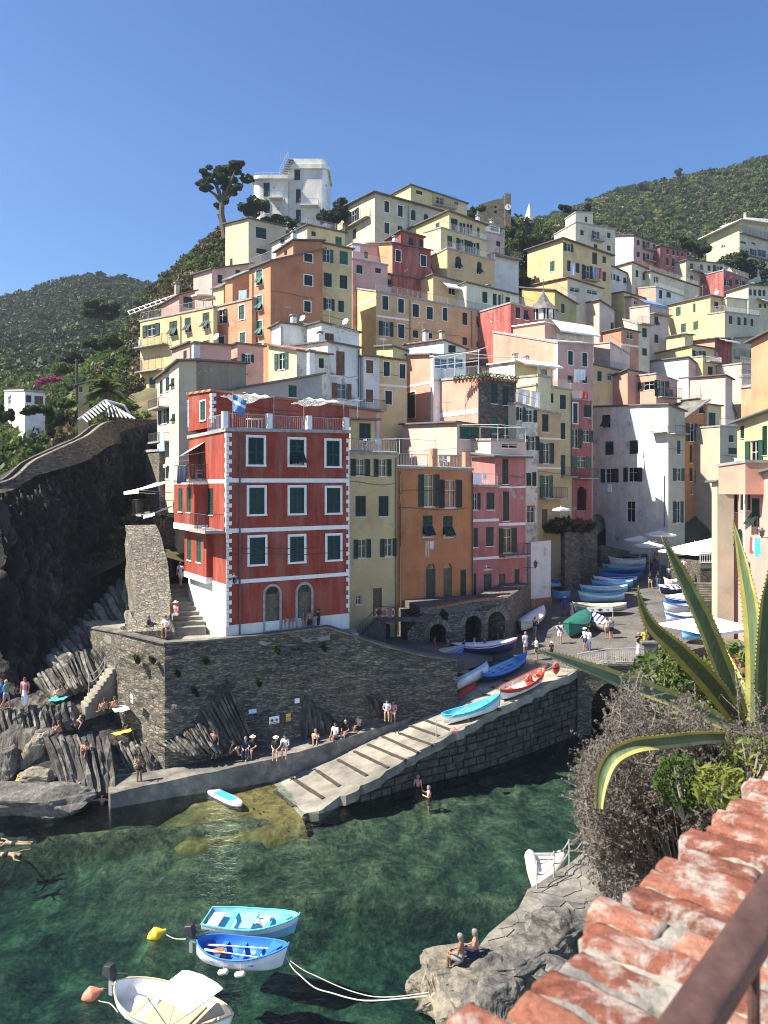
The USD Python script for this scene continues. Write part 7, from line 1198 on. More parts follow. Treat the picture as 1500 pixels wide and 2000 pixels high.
for k,(K,x,y,s,D,mt,lb) in enumerate(((5,50,880,.55,46.9,'leaf_green','bright caper bush on the sunlit end of the wall'),(5,150,880,.45,46.2,'leaf_dry','drier tuft beside the wall corner in the sun'),(5,495,880,.5,46.9,'leaf_dark','dark tuft high on the shaded wall left of centre'),(5,960,820,.5,48.6,'leaf_green','pale flowering bush in the middle of the wall'),(5,1265,800,.5,49.6,'leaf_dark','dark bush near the top of the wall by the plinth arch'),(5,320,970,.45,46.0,'leaf_dark','loose tuft near the wall corner in the shade'),(5,840,1030,.45,47.9,'leaf_dark','tuft above the white notices'),(5,430,1095,.5,46.5,'leaf_dark','tuft at the top of the slab fan'),(7,720,490,.55,58.7,'leaf_dark','fern clump above the first arch of the arcade'))):
 c=P(*kx(K,x,y),D);treek('wall_plant',lb,K,D-.3,(x,y+20),[(x,y,42*s,38*s,0),(x+15,y+25,35*s,35*s,0)],700,.11,mt,40+k,.03,'plant')
p,r=[],np.random.default_rng(3)
for (x,y,w,h,D) in ((60,320,60,80,60),(40,250,30,60,60),(95,200,30,100,61)):p+=[P(*kx(5,x+r.uniform(-w,w),y+r.uniform(-h,h)),D+r.uniform(-1,1)) for _ in range(40)]
scrub('cliff_foot_scrub','green growth on the rocks under the grey stone corner house',p,r.uniform(.5,1.,len(p)),['leaf_green','leaf_dark','leaf_dry'],19,120,.2)
p=[P(*kx(9,r.uniform(180,470),r.uniform(20,70)),81.5+r.uniform(-1,1)) for _ in range(70)];scrub('vault_growth','dark creepers over the vaults behind the scaffold',p,r.uniform(.5,1.1,len(p)),['leaf_dark','leaf_dry'],20,120,.18)
# ---------------------------------------------------------------- right quay, boulders, slope under the terrace of the viewpoint
qp=[G(*q,1.15) for q in ((1195,1622),(1110,1688),(1030,1738),(1012,1775),(955,1822),(930,1855),(880,1888),(850,1905),(900,1990),(1010,1995),(1120,1870),(1180,1780),(1260,1690))]
obj('right_quay',prism([tuple(q[:2]) for q in qp],-2.5,1.15),'quay_concrete',kind='structure')
from scipy.spatial import Voronoi
r=np.random.default_rng(9);qpoly=sg.Polygon([tuple(q[:2]) for q in qp]).buffer(-.12);ps=thing('quay_stones','irregular paving stones set in the right hand quay path','paving',(8,29,1.1));b0=qpoly.bounds
pts=np.stack([r.uniform(b0[0]-1,b0[2]+1,420),r.uniform(b0[1]-1,b0[3]+1,420)],1);vo=Voronoi(pts);k=0
for reg in vo.point_region:
 rg_=vo.regions[reg]
 if -1 in rg_ or len(rg_)<3: continue
 g=sg.Polygon(vo.vertices[rg_]).intersection(qpoly).buffer(-.025)
 if g.is_empty or g.area<.05 or g.geom_type!='Polygon' or 750+F*g.centroid.x/g.centroid.y>1130 or k>200: continue
 k+=1;obj('paving_stone',trimesh.creation.extrude_polygon(g,.035,engine='earcut').apply_translation([0,0,1.145+r.uniform(0,.015)]),'slate' if r.random()<.2 else 'quay_concrete',ps)
BL=(('flat topped boulder under the two seated men',255,1300,1.3,.9,.55,.25),('rounded pale boulder at the foot of the rope',190,1480,1.15,1.,1.1,.3),('yellowish boulder low in the water by the rope',110,1410,.8,.7,.6,.2),('split grey boulder beside the flat topped one',400,1330,.95,.9,.7,.9),('angular grey boulder in the second row',480,1420,1.1,.9,.9,.9),('grey slab boulder against the brick wall foot',640,1330,1.5,1.0,.7,1.2),('small dark boulder between the larger ones',440,1540,.8,.8,.7,1.0),('broad pale slab boulder near the bottom edge',330,1440,1.2,.8,.6,.9),('grey boulder half hidden by the bricks',520,1530,1.,.8,.8,1.4),('jagged rock under the dry bush',860,1130,1.2,1.,.9,1.6),('jagged rock beside the quay path',760,1220,1.1,.9,.7,1.3),('low rock at the bottom between bricks and water',300,1600,1.2,1.,.8,.5))
for k,(lb,x,y,a,b,c_,z) in enumerate(BL):boulder('quay_boulder',lb,G(*kx(16,x,y),z),(a,b,c_),60+k,'boulder_grey' if 'grey' in lb or 'dark' in lb or 'jagged' in lb else 'boulder_rock',yaw=k*1.3,tilt=.25*math.sin(k*2.))
D_=np.concatenate([np.linspace(2.6,8,40),np.linspace(8.3,29.5,70)]);zD=np.interp(D_,[2.5,4,6,10,20,27,30],[16.6,15.95,14.5,11.3,5.2,1.6,.9]);gl=[]
for d,z in zip(D_,zD):
 x0=(np.interp(d,[2.6,4,6,10,20,27,30],[1300,1195,1150,1010,1050,1150,1200])-750)/F*d;gl.append(np.stack([np.linspace(x0,x0+4+d*.9,120),np.full(120,d),np.full(120,z)+np.linspace(0,.25,120)*d**.6],1))
g=np.array(gl);g[...,2]+=(((fbm(g*1.1,5,3)-.5)*.3-np.abs(fbm(g@np.array([[.8,.3,.1],[.2,.5,.3],[.6,.2,.4]])*[2.2,.5,1.],4,6)-.5)*.8+.1)*np.clip(D_/6,.1,3.)[:,None]);obj('viewpoint_slope',grid(g[:,::-1]),'boulder_grey',kind='structure')
m=MB();m.box(P(1385,0,23)*[1,1,0]+[0,0,9.],[12,0,0],[0,6.5,0],[0,0,1.75]);obj('upper_path',m,'quay_concrete',kind='structure')
cr=thing('quay_chain_railing','rope railing on posts along the right hand quay','railing',tuple(G(*kx(16,845,790),1.15)));pp=[G(*kx(16,x,y),1.15) for x,y in ((745,860),(845,795),(935,720),(1022,640),(1110,575),(1180,520))]
for q in pp:m=MB();m.tube([q,q+[0,0,1.15]],.035,5);obj('post',m,'galv',cr)
for a,b in zip(pp[:-1],pp[1:]):
 for h in (1.12,.65):m=MB();x=np.linspace(0,1,8)[:,None];m.tube(a+(b-a)*x+[0,0,h]-np.array([0,0,.22])*(4*x*(1-x)),.028,4);obj('rope',m,'rope',cr)
# ---------------------------------------------------------------- foreground brick parapet and handrail
mat('brick',{'g':('geometry',{}),'o':('object_info',{}),'n':('noise_texture',{'scale':34.,'detail':8.,'roughness':.7}),'n2':('noise_texture',{'scale':13.,'detail':7.,'roughness':.7,'distortion':.5}),'n3':('noise_texture',{'scale':90.,'detail':4.}),'ad':('math',{'math_type':'multiply_add','value2':.35}),'h':('math',{'math_type':'multiply','value2':.75}),
 'r':('rgb_ramp',{'ramp':[(.25,(.11,.045,.032)),(.5,(.25,.09,.058)),(.72,(.36,.165,.105))]}),'rl':('rgb_ramp',{'ramp':[(.49,(0,0,0)),(.60,(.85,.85,.85))]}),'x':('mix',{'color2':(.42,.37,.32)}),'rm':('rgb_ramp',{'ramp':[(.28,(.45,.42,.38)),(.42,(1,1,1))]}),'mu':('mix',{'mix_type':'multiply','fac':1.}),'b':('bump',{'strength':1.,'distance':.012}),'p':('principled_bsdf',{'roughness':.92,'specular_ior_level':.2})},
 [('g.position','n.vector'),('g.position','n2.vector'),('g.position','n3.vector'),('o.random','ad.value1'),('n.fac','h.value1'),('h.value','ad.value3'),('ad.value','r.fac'),('n2.fac','rl.fac'),('rl.color','x.fac'),('r.color','x.color1'),('n2.fac','rm.fac'),('x.color','mu.color1'),('rm.color','mu.color2'),('mu.color','p.base_color'),('n.fac','b.height'),('b.normal','p.normal')],'p.BSDF')
rock('mortar',(.16,.15,.13),(.28,.265,.235),(.42,.40,.36),ns=22.,bump=1.,dist=.008);plain('rust_paint',(.075,.042,.034),.45,.3,30.,.3)
fw=thing('brick_parapet','weathered brick parapet in the foreground with lichen and worn mortar','wall',(.6,1.3,17.3));O0=np.array([.108,.853,17.4]);da=np.array([.675,.738,0]);dc=np.array([.738,-.675,0]);r=np.random.default_rng(12)
_b=trimesh.creation.box();_b=_b.subdivide().subdivide().subdivide()
def brick(c,sx,sy,sz,sd):
 v=_b.vertices.copy();rr=.07;q=np.clip(v,-.5+rr,.5-rr);dlt=v-q;n=np.linalg.norm(dlt,axis=1,keepdims=True);v=q+np.where(n>0,dlt/np.maximum(n,1e-9)*np.minimum(n,rr),0);v=v*[sx,sy,sz];v+=(fbm(v*60+sd*3.7,4,3)[:,None]-.5)*.008*np.sign(v)+(fbm(v*16+sd,3,5)[:,None]-.5)*.013*np.array([1,.5,.5])
 obj('brick',(c+v[:,:1]*dc+v[:,1:2]*da+v[:,2:]*[0,0,1],_b.faces),'brick',fw,smooth=True)
s=-.32;i=0
while s<1.95:
 w=r.uniform(.043,.054);x=r.uniform(-.012,.014)-(.02 if i%5==0 else 0)
 while x<.62:
  L=r.uniform(.19,.25);cut_=r.random();L*=.5 if cut_<.2 else 1;up=.05 if s>1.50 else 0
  brick(O0+da*(s+w/2)+dc*(x+L/2)+[0,0,-.05+r.uniform(-.008,.006)+up],L,w,.11,i*7+x*50);x+=L+r.uniform(.012,.022)
 s+=w+r.uniform(.009,.016);i+=1
gg=O0+np.linspace(-.45,2.0,140)[:,None,None]*da+np.linspace(.012,.75,60)[None,:,None]*dc;gg=gg+np.array([0,0,1.])*(-.005+(fbm(gg*25,4,2)-.5)[...,None]*.022);obj('mortar_bed',strip_slab(gg[:,::-1],(0,0,1.5)),'mortar',fw)
hr=thing('handrail','blurred dark brown iron handrail in the bottom right corner','handrail',tuple(P(1400,1900,.75)));a,b=P(1310,2060,.66),P(1545,1705,.88);e=(b-a)/np.linalg.norm(b-a);s_=np.cross(e,[0,0,1]);s_/=np.linalg.norm(s_);u_=np.cross(s_,e);ring=[]
for k in range(17):t_=2*math.pi*k/16;ring.append([a-e*.3+(s_*.021*np.sign(math.cos(t_))*abs(math.cos(t_))**.5+u_*.014*np.sign(math.sin(t_))*abs(math.sin(t_))**.5),b+e*.5+(s_*.021*np.sign(math.cos(t_))*abs(math.cos(t_))**.5+u_*.014*np.sign(math.sin(t_))*abs(math.sin(t_))**.5)])
obj('rail',grid(np.array(ring)),'rust_paint',hr,smooth=True);q=P(1472,1840,.80);m=MB();m.tube([q,[q[0],q[1],17.0]],.0065,8);obj('baluster',m,'rust_paint',hr,smooth=40)
# ---------------------------------------------------------------- agave and dry bush
mat('agave_green',{'g':('geometry',{}),'m':('mapping',{'scale':(60.,60.,3.)}),'n':('noise_texture',{'scale':1.5,'detail':4.}),'r':('rgb_ramp',{'ramp':[(.3,(.11,.16,.08)),(.55,(.16,.215,.105)),(.8,(.24,.28,.14))]}),'p':('principled_bsdf',{'roughness':.45,'specular_ior_level':.4}),'t':('translucent_bsdf',{}),'x':('mix_closure',{'fac':.12})},
 [('g.position','m.vector'),('m.vector','n.vector'),('n.fac','r.fac'),('r.color','p.base_color'),('r.color','t.color'),('p.BSDF','x.closure1'),('t.BSDF','x.closure2')],'x.closure')
mat('agave_yellow',{'g':('geometry',{}),'n':('noise_texture',{'scale':14.,'detail':5.}),'r':('rgb_ramp',{'ramp':[(.3,(.42,.38,.09)),(.55,(.60,.55,.16)),(.8,(.66,.62,.28))]}),'p':('principled_bsdf',{'roughness':.5}),'t':('translucent_bsdf',{}),'x':('mix_closure',{'fac':.25})},
 [('g.position','n.vector'),('n.fac','r.fac'),('r.color','p.base_color'),('r.color','t.color'),('p.BSDF','x.closure1'),('t.BSDF','x.closure2')],'x.closure')
ag=thing('agave','large variegated agave with yellow edged sword leaves in front of the square','plant',tuple(P(1440,1450,3.4)))
LV=[([(1440,1425,3.35),(1330,1372,3.2),(1220,1330,3.0),(1120,1293,2.75),(1045,1268,2.6)],[36,50,44,28,2],.7),([(1450,1425,3.3),(1395,1345,3.2),(1330,1275,3.1),(1268,1215,3.0),(1246,1145,2.9)],[44,66,56,34,2],-.5),([(1450,1400,3.45),(1415,1310,3.4),(1375,1210,3.3),(1328,1115,3.25),(1293,1048,3.2)],[40,56,50,34,2],.5),
 ([(1470,1440,3.5),(1474,1330,3.5),(1468,1210,3.5),(1452,1110,3.5),(1431,1015,3.5)],[44,52,48,32,2],-.4),([(1492,1440,3.4),(1492,1300,3.35),(1500,1180,3.3),(1516,1060,3.25)],[36,44,40,3],.5),([(1420,1440,2.75),(1350,1443,2.5),(1262,1452,2.4),(1202,1474,2.38),(1178,1515,2.37),(1170,1580,2.36)],[34,40,42,44,40,22],-.2),
 ([(1475,1420,3.6),(1440,1330,3.7),(1412,1270,3.8),(1398,1225,3.85)],[30,34,24,2],.6),([(1420,1445,3.2),(1395,1470,3.1),(1385,1500,3.05)],[24,22,3],.3),([(1520,1440,3.3),(1535,1300,3.2),(1560,1150,3.1)],[40,46,3],-.4),([(1490,1440,3.6),(1482,1330,3.75),(1488,1230,3.85),(1495,1160,3.9)],[30,36,26,2],.4),([(1330,1400,3.3),(1290,1395,3.25),(1258,1372,3.2)],[10,14,2],.3)]
for k,(ctr,wd,roll) in enumerate(LV):
 n=46;kk_=np.linspace(0,len(ctr)-1,n);C=PchipInterpolator(np.arange(len(ctr)),np.array([P(*c) for c in ctr]))(kk_);Wd=np.interp(kk_,np.arange(len(ctr)),wd)*.66/F*C[:,1];tg=np.gradient(C,axis=0);tg/=np.linalg.norm(tg,axis=1,keepdims=True);vd=C-[0,0,EYE];vd/=np.linalg.norm(vd,axis=1,keepdims=True)
 w0=np.cross(tg,vd);w0/=np.linalg.norm(w0,axis=1,keepdims=True);nn=np.cross(w0,tg);nn*=np.sign(-(nn*vd).sum(1,keepdims=True));ww=w0*math.cos(roll)+nn*math.sin(roll);nn=np.cross(ww,tg);nn*=np.sign(-(nn*vd).sum(1,keepdims=True));ww=ww/max(.75,math.cos(roll))
 wav=1+(fbm(C*7+k,3,k)-.5)*.22
 def band(a,b,th=.012,m_=7):
  x=np.linspace(a,b,m_);top=C[:,None]+ww[:,None]*(x[None,:,None]*(Wd*wav)[:,None,None]/2)-nn[:,None]*(.30*(1-np.abs(x[None,:,None])**1.7)*Wd[:,None,None])*.6; return strip_slab(top,(0,0,0)) if th==0 else (lambda t2:(np.vstack([t2[0]]),t2[1]))(closed(top,nn,x,Wd,th))
 def closed(top,nn,x,Wd,th):
  v,f=strip_slab(top,(0,0,0));h=len(v)//2;v[h:]-=(nn[:,None]*(.004+.10*Wd[:,None,None]*(1-np.abs(x[None,:,None])**2))).reshape(-1,3); return v,f
 lf=obj('leaf',band(-.54,.54,m_=9),'agave_green',ag,smooth=60);obj('leaf_margin',band(-1,-.54,m_=5),'agave_yellow',lf,smooth=60);obj('leaf_margin',band(.54,1,m_=5),'agave_yellow',lf,smooth=60)
 m=MB()
 for i in range(2,n-2):
  for s in (-1,1):
   q=C[i]+ww[i]*s*(Wd*wav)[i]/2;t1=tg[i]*.004;m.add([q-t1,q+t1,q+ww[i]*s*.007+t1],[[0,1,2]])
 obj('thorns',m,'timber',lf,kind='stuff')
plain('twig',(.26,.225,.20),.9,.3,9.);mat('seedhead',{'g':('geometry',{}),'r':('rgb_ramp',{'ramp':[(0.,(.20,.17,.14)),(.5,(.42,.37,.32)),(1.,(.72,.67,.60))]}),'p':('principled_bsdf',{'roughness':.9}),'t':('translucent_bsdf',{}),'x':('mix_closure',{'fac':.5})},[('g.random_per_island','r.fac'),('r.color','p.base_color'),('r.color','t.color'),('p.BSDF','x.closure1'),('t.BSDF','x.closure2')],'x.closure')
db=thing('dry_bush','big dry grey-brown bush of thin twigs and seed heads below the agave','bush',tuple(P(1330,1700,3.2)));r=np.random.default_rng(21);tw=MB();hp,hs=[],[]
def bush_top(px): return np.interp(px,[1100,1140,1190,1260,1320,1400,1500,1560],[1560,1470,1385,1350,1400,1440,1450,1460])
def bush_bot(px): return np.interp(px,[1100,1140,1180,1260,1320,1420,1560],[1560,1640,1760,1760,1690,1590,1530])
for k in range(1150):
 px=r.uniform(1150,1560) if k%5 else r.uniform(1130,1260);t0,b0=bush_top(px)+28*math.sin(px*.055)+18*math.sin(px*.13),bush_bot(px);py=b0+(t0-b0)*r.uniform(.05,1.04)-(abs(r.normal(0,40)) if k%7==0 else 0);D=r.uniform(2.6,3.7);tip=P(px,py,D);L=r.uniform(.12,.34);rx=px+r.uniform(20,130)-.12*(px-1300);root=P(rx,max(py+60,np.interp(rx,[1150,1250,1350,1450,1560],[1790,1760,1690,1610,1530])),D+.15);e=tip-root;L=np.linalg.norm(e);e/=L
 q=poly_at(np.array([root,root*.45+tip*.55+[0,0,.10*L]+r.normal(0,.03,3),tip]),6);tw.tube(q,np.linspace(.0024,.0007,6),3,False);root=q[2]
 for s in range(8):
  f0=r.uniform(.0,.97);o_=root+(tip-root)*f0;e2=e+r.normal(0,.55,3);e2/=np.linalg.norm(e2);l2=r.uniform(.03,.11);tw.tube([o_,o_+e2*l2],[.0011,.0007],3,False);hp.append(o_+e2*l2+r.normal(0,.005,(5,3)));hp.append(o_+e2*l2*r.uniform(.2,1.,(9,1))+r.normal(0,.007,(9,3)))
 hp.append(tip+r.normal(0,.008,(4,3)))
obj('twigs',tw,'twig',db,kind='stuff');hp=np.vstack(hp);obj('seed_heads',leafmesh(hp,.0075,r,1.7),'seedhead',db,kind='stuff')
for k,(x,y,D,s,n,lb,mt) in enumerate(((880,900,3.9,.16,480,'yellow green leafy shrub under the long agave leaf','leaf_fg'),(1010,910,4.1,.15,420,'reddish green shrub behind the agave leaf','leaf_fg'),(1150,960,4.2,.17,420,'green shrub between the two steep agave leaves','leaf_fg'),(1290,830,4.3,.14,320,'small leafy sprig at the foot of the tall agave leaf','leaf_fg'),(1180,1420,2.75,.12,330,'spiky green succulent beside the bricks','leaf_fg'),(1090,1480,2.8,.11,300,'green succulent rosettes low in the dry bush','leaf_fg'),(1400,1370,2.6,.09,220,'green sprigs at the corner of the brick parapet','leaf_fg'),(840,1190,3.6,.10,240,'yellowish sprigs in the middle of the dry bush','leaf_fg'),(600,1700,3.3,.10,240,'green sprigs at the lower left of the dry bush','leaf_fg'),(1010,1520,2.45,.10,620,'fresh green succulent leaves in front of the dry bush','leaf_fg'),(1230,1560,2.2,.08,560,'green leafy tuft leaning on the bricks','leaf_fg'),(850,1800,2.9,.1,260,'green tufts against the brick parapet','leaf_fg'))):
 if 'leaf_fg' not in MAT:foliage('leaf_fg',(.05,.09,.015),(.13,.18,.035),(.28,.26,.06),.35,9.)
 c=P(*kx(9,x,y),D);t_=thing('green_shrub',lb,'shrub',tuple(c-[0,0,s]));v=blobpts(n,c,(s,s,s*.9),r,.5);obj('leaves',leafmesh(v,.018 if D>3.2 else .009,r,3.2),mt,t_);m=MB()
 for j in range(14):m.tube([c-[0,0,s*1.3],v[j*7]],[.004,.0015],3,False)
 obj('stems',m,'twig',t_,kind='stuff')
# ---------------------------------------------------------------- people
for k_,c_ in dict(tan=(.36,.19,.115),pale=(.52,.31,.22),brown=(.22,.115,.07),rosy=(.55,.28,.21)).items():plain('skin_'+k_,c_,.55,.06,8.)
for k_,c_ in dict(black=(.015,.013,.012),brown=(.07,.04,.022),grey=(.20,.19,.18),blond=(.42,.30,.15)).items():plain('hair_'+k_,c_,.7,.2,20.)
for k_,c_ in dict(white=(.72,.72,.72),black=(.018,.018,.02),navy=(.025,.035,.09),red=(.48,.04,.05),blue=(.04,.12,.42),pink=(.60,.24,.26),orange=(.70,.22,.06),yellow=(.72,.56,.06),grey=(.22,.22,.23),green=(.06,.30,.22),purple=(.09,.04,.25),cream=(.60,.52,.38),denim=(.10,.16,.28)).items():plain('wear_'+k_,c_,.9,.1,6.)
_IC=trimesh.creation.icosphere(subdivisions=1).vertices
def hull(a,ra,b,rb): return manifold3d.Manifold.hull_points(np.vstack([_IC*ra+a,_IC*rb+b]))
def person(label,foot,yaw=0.,pose='stand',skin='tan',top=None,low='black',hair='brown',hat=None,h=1.72,long=False,bag=None,group=None,hands=True):
 """pose sets the joints; x right, y forward; foot: what carries the figure (soles, or the seat for a sitting pose)."""
 s=h/1.72;r=np.random.default_rng(abs(hash_(label))%9999);A=np.array
 J=dict(hip=A([0,0,.93]),waist=A([0,.005,1.08]),chest=A([0,.0,1.30]),neck=A([0,.0,1.47]),head=A([0,.025,1.615]),shL=A([-.18,0,1.40]),shR=A([.18,0,1.40]),elL=A([-.235,-.03,1.13]),elR=A([.235,-.03,1.13]),wrL=A([-.24,.06,.90]),wrR=A([.24,.06,.90]),hpL=A([-.09,0,.90]),hpR=A([.09,0,.90]),knL=A([-.095,.02,.49]),knR=A([.1,.02,.49]),anL=A([-.1,-.02,.07]),anR=A([.105,-.02,.07]))
 def up(**k):
  for a,b in k.items():J[a]=A(b,float)
 if pose=='walk':up(knL=[-.09,.16,.52],anL=[-.09,.20,.08],knR=[.09,-.05,.50],anR=[.09,-.28,.14],wrL=[-.24,-.10,.92],wrR=[.22,.2,.98])
 elif pose=='arms':up(elR=[.30,.16,1.2],wrR=[.16,.30,1.34],elL=[-.27,.1,1.17],wrL=[-.12,.28,1.2])
 elif pose=='raise':up(elR=[.34,0,1.52],wrR=[.18,.05,1.68],elL=[-.42,.05,1.30],wrL=[-.66,.05,1.22])
 elif pose in ('sit','ground','recline','crouch','float','swim'):
  if pose=='float':T0= lambda p:A([p[0],(p[2]-1.2),.02-p[1]*.4])
  for k_ in list(J):
   if pose in ('sit','ground','crouch') and k_[:2] not in ('kn','an'):J[k_]=J[k_]-[0,0,.83]
  if pose=='sit':up(knL=[-.11,.43,.12],knR=[.12,.43,.12],anL=[-.11,.44,-.33],anR=[.13,.40,-.33],wrL=[-.12,.30,.24],wrR=[.13,.30,.24],elL=[-.25,.06,.30],elR=[.25,.06,.30])
  if pose in ('ground','crouch'):
   up(knL=[-.12,.36,.47],knR=[.12,.36,.47],anL=[-.11,.48,.07],anR=[.11,.48,.07],wrL=[-.06,.42,.44],wrR=[.06,.42,.40],elL=[-.22,.2,.36],elR=[.22,.2,.36])
   for k_ in ('chest','neck','head','shL','shR'):J[k_]=J[k_]+[0,.10 if pose=='ground' else .2,-.03]
  if pose=='recline':
   c,s2=math.cos(.75),math.sin(.75)
   for k_ in list(J):
    p=J[k_]-[0,0,.93];J[k_]=A([p[0],p[1]*c-p[2]*s2,p[1]*s2+p[2]*c+.12])
   up(knL=[-.1,.38,.46],knR=[.12,.40,.40],anL=[-.1,.62,.06],anR=[.12,.72,.06],elL=[-.28,-.5,.3],wrL=[-.28,-.38,.05],elR=[.28,-.5,.3],wrR=[.28,-.38,.05])
  if pose=='float':
   for k_ in list(J):J[k_]=T0(J[k_])
   up(elL=[-.45,.35,0],wrL=[-.55,.6,0],elR=[.45,.35,0],wrR=[.55,.6,0])
  if pose=='swim':up(elL=[-.48,.05,1.33],wrL=[-.75,.12,1.26],elR=[.48,.05,1.33],wrR=[.75,.12,1.28])
 up_=J['head']-J['neck'];up_/=np.linalg.norm(up_);fw_=A([0,1.,0])-up_*up_[1];fw_/=np.linalg.norm(fw_);hd=J['head']
 parts=[hull(J['hip'],.125,J['waist'],.115),hull(J['waist'],.115,J['chest'],.125),hull(J['chest'],.12,J['neck']-(J['neck']-J['chest'])*.25,.07),hull(J['shL'],.058,J['shR'],.058),hull(J['shL'],.058,J['chest']+[-.07,0,0],.10),hull(J['shR'],.058,J['chest']+[.07,0,0],.10),hull(J['neck']-up_*.06,.056,hd-up_*.03,.052),hull(hd-up_*.055+fw_*.03,.062,hd+up_*.035,.086),hull(hd-up_*.02+fw_*.09,.014,hd+up_*.02+fw_*.085,.010),hull(hd-up_*.1+fw_*.05,.035,hd-up_*.05+fw_*.05,.045)]
 side=np.cross(fw_,up_)
 for sg2 in (-1,1):parts.append(hull(hd+side*sg2*.088-up_*.02,.018,hd+side*sg2*.088+up_*.012,.02))
 for S in 'LR':
  parts+=[hull(J['sh'+S],.055,J['el'+S],.040),hull(J['el'+S],.040,J['wr'+S],.029),hull(J['hp'+S],.098,J['kn'+S],.060),hull(J['kn'+S],.060,J['an'+S]*[1,1,1],.040),hull(J['an'+S]+[0,-.03,-.035],.033,J['an'+S]+[0,.15,-.045],.028)]
  e=J['wr'+S]-J['el'+S];e/=np.linalg.norm(e);w=np.cross(e,A([0,1.,.2]));w/=np.linalg.norm(w);p=J['wr'+S]+e*.055;n_=np.cross(e,w);parts.append(hull(J['wr'+S],.027,p+w*.018,.024));parts.append(hull(p-w*.02,.02,p+w*.02,.02))
  if hands:
   for j,(o_,L) in enumerate(((-.03,.058),(-.01,.07),(.01,.066),(.03,.052))):k1=p+e*.02+w*o_;k2=k1+e*L*.55+n_*.006;parts+=[hull(k1,.0095,k2,.009),hull(k2,.009,k2+e*L*.45+n_*.018,.0075)]
   parts.append(hull(p-e*.03-w*.03,.011,p+e*.01-w*.055,.009))
 body=manifold3d.Manifold.batch_boolean(parts,manifold3d.OpType.Add);v,f=VF(body);c_,s_=math.cos(yaw),math.sin(yaw);M=np.eye(4);M[:3,:3]=A([[c_,-s_,0],[s_,c_,0],[0,0,1]])*s;M[:3,3]=foot;t=thing('person',label,'person',mat=M,group=group)
 obj('body',(v,f),'skin_'+skin,t,local=True,smooth=50)
 def wear(nm,ps,mt):obj(nm,manifold3d.Manifold.batch_boolean(ps,manifold3d.OpType.Add),mt,t,local=True,smooth=50)
 if top:
  ps=[hull(J['hip']+[0,0,.03],.138,J['waist'],.128),hull(J['waist'],.128,J['chest'],.138),hull(J['chest'],.132,J['neck']-(J['neck']-J['chest'])*.42,.09),hull(J['shL']*1.,.068,J['shR'],.068)]
  for S in 'LR':q=J['sh'+S]+(J['el'+S]-J['sh'+S])*.6;ps+=[hull(J['sh'+S],.07,q,.056),hull(J['sh'+S],.068,J['chest']+[(-.07 if S=='L' else .07),0,0],.112)]
  wear('shirt',ps,'wear_'+top)
 ps=[hull(J['hip'],.14,J['hip']*.5+J['waist']*.5,.132)]
 if long=='skirt':m_=(J['anL']+J['anR'])/2;k_=(J['knL']+J['knR'])/2;ps+=[hull(J['hip'],.14,k_,.19),hull(k_,.19,k_+(m_-k_)*.7,.2)]
 else:
  for S in 'LR':
   ps.append(hull(J['hp'+S],.112,J['hp'+S]+(J['kn'+S]-J['hp'+S])*(.99 if long else (.15 if low=='swim' else .62)),.078 if long else .092))
   if long:ps.append(hull(J['kn'+S],.076,J['an'+S],.058))
 wear('skirt' if long=='skirt' else ('trousers' if long else 'shorts'),ps,'wear_'+('black' if low=='swim' else low))
 hm=hull(hd+up_*.03-fw_*.02,.094,hd+up_*.045,.09)+hull(hd+up_*.02-fw_*.04,.085,hd-up_*.07-fw_*.045,.06)-hull(hd-up_*.06+fw_*.12,.085,hd+fw_*.13,.085);obj('hair',hm,'hair_'+hair,t,local=True,smooth=60)
 m=MB()
 for sg2 in (-1,1):q=hd+side*sg2*.032+fw_*.083+up_*.008;m.m((_IC*.011+q,trimesh.creation.icosphere(subdivisions=1).faces))
 obj('eyes',m,'hair_black',t,local=True)
 if hat:m=MB();q=hd+up_*.075;m.tube([q,q+up_*.015],.19,12);m.tube([q,q+up_*.07,q+up_*.1],[.105,.1,.07],12);obj('hat',m,'wear_'+hat,t,local=True)
 if bag:
  q=J['chest']-fw_*.2;m=MB();m.m(hull(q+[-.1,0,.08],.09,q+[.1,0,-.16],.10));b_=thing('backpack','backpack worn by the '+label,'backpack',mat=M);obj('sack',m,'wear_'+bag,b_,local=True,smooth=50);m=MB()
  for x in (-.11,.11):m.tube([q+[x,0,.14],J['chest']+[x,.0,.16],J['chest']+[x,.15,.0],J['waist']+[x,-.1,0]],.018,4)
  obj('strap',m,'wear_'+bag,b_,local=True)
 return t
def hash_(x): return sum((i+1)*ord(c) for i,c in enumerate(x))
def KP(K,x,y,D): return P(*kx(K,x,y),D)
W_,E_,S_,N_=1.57,-1.57,math.pi,0.
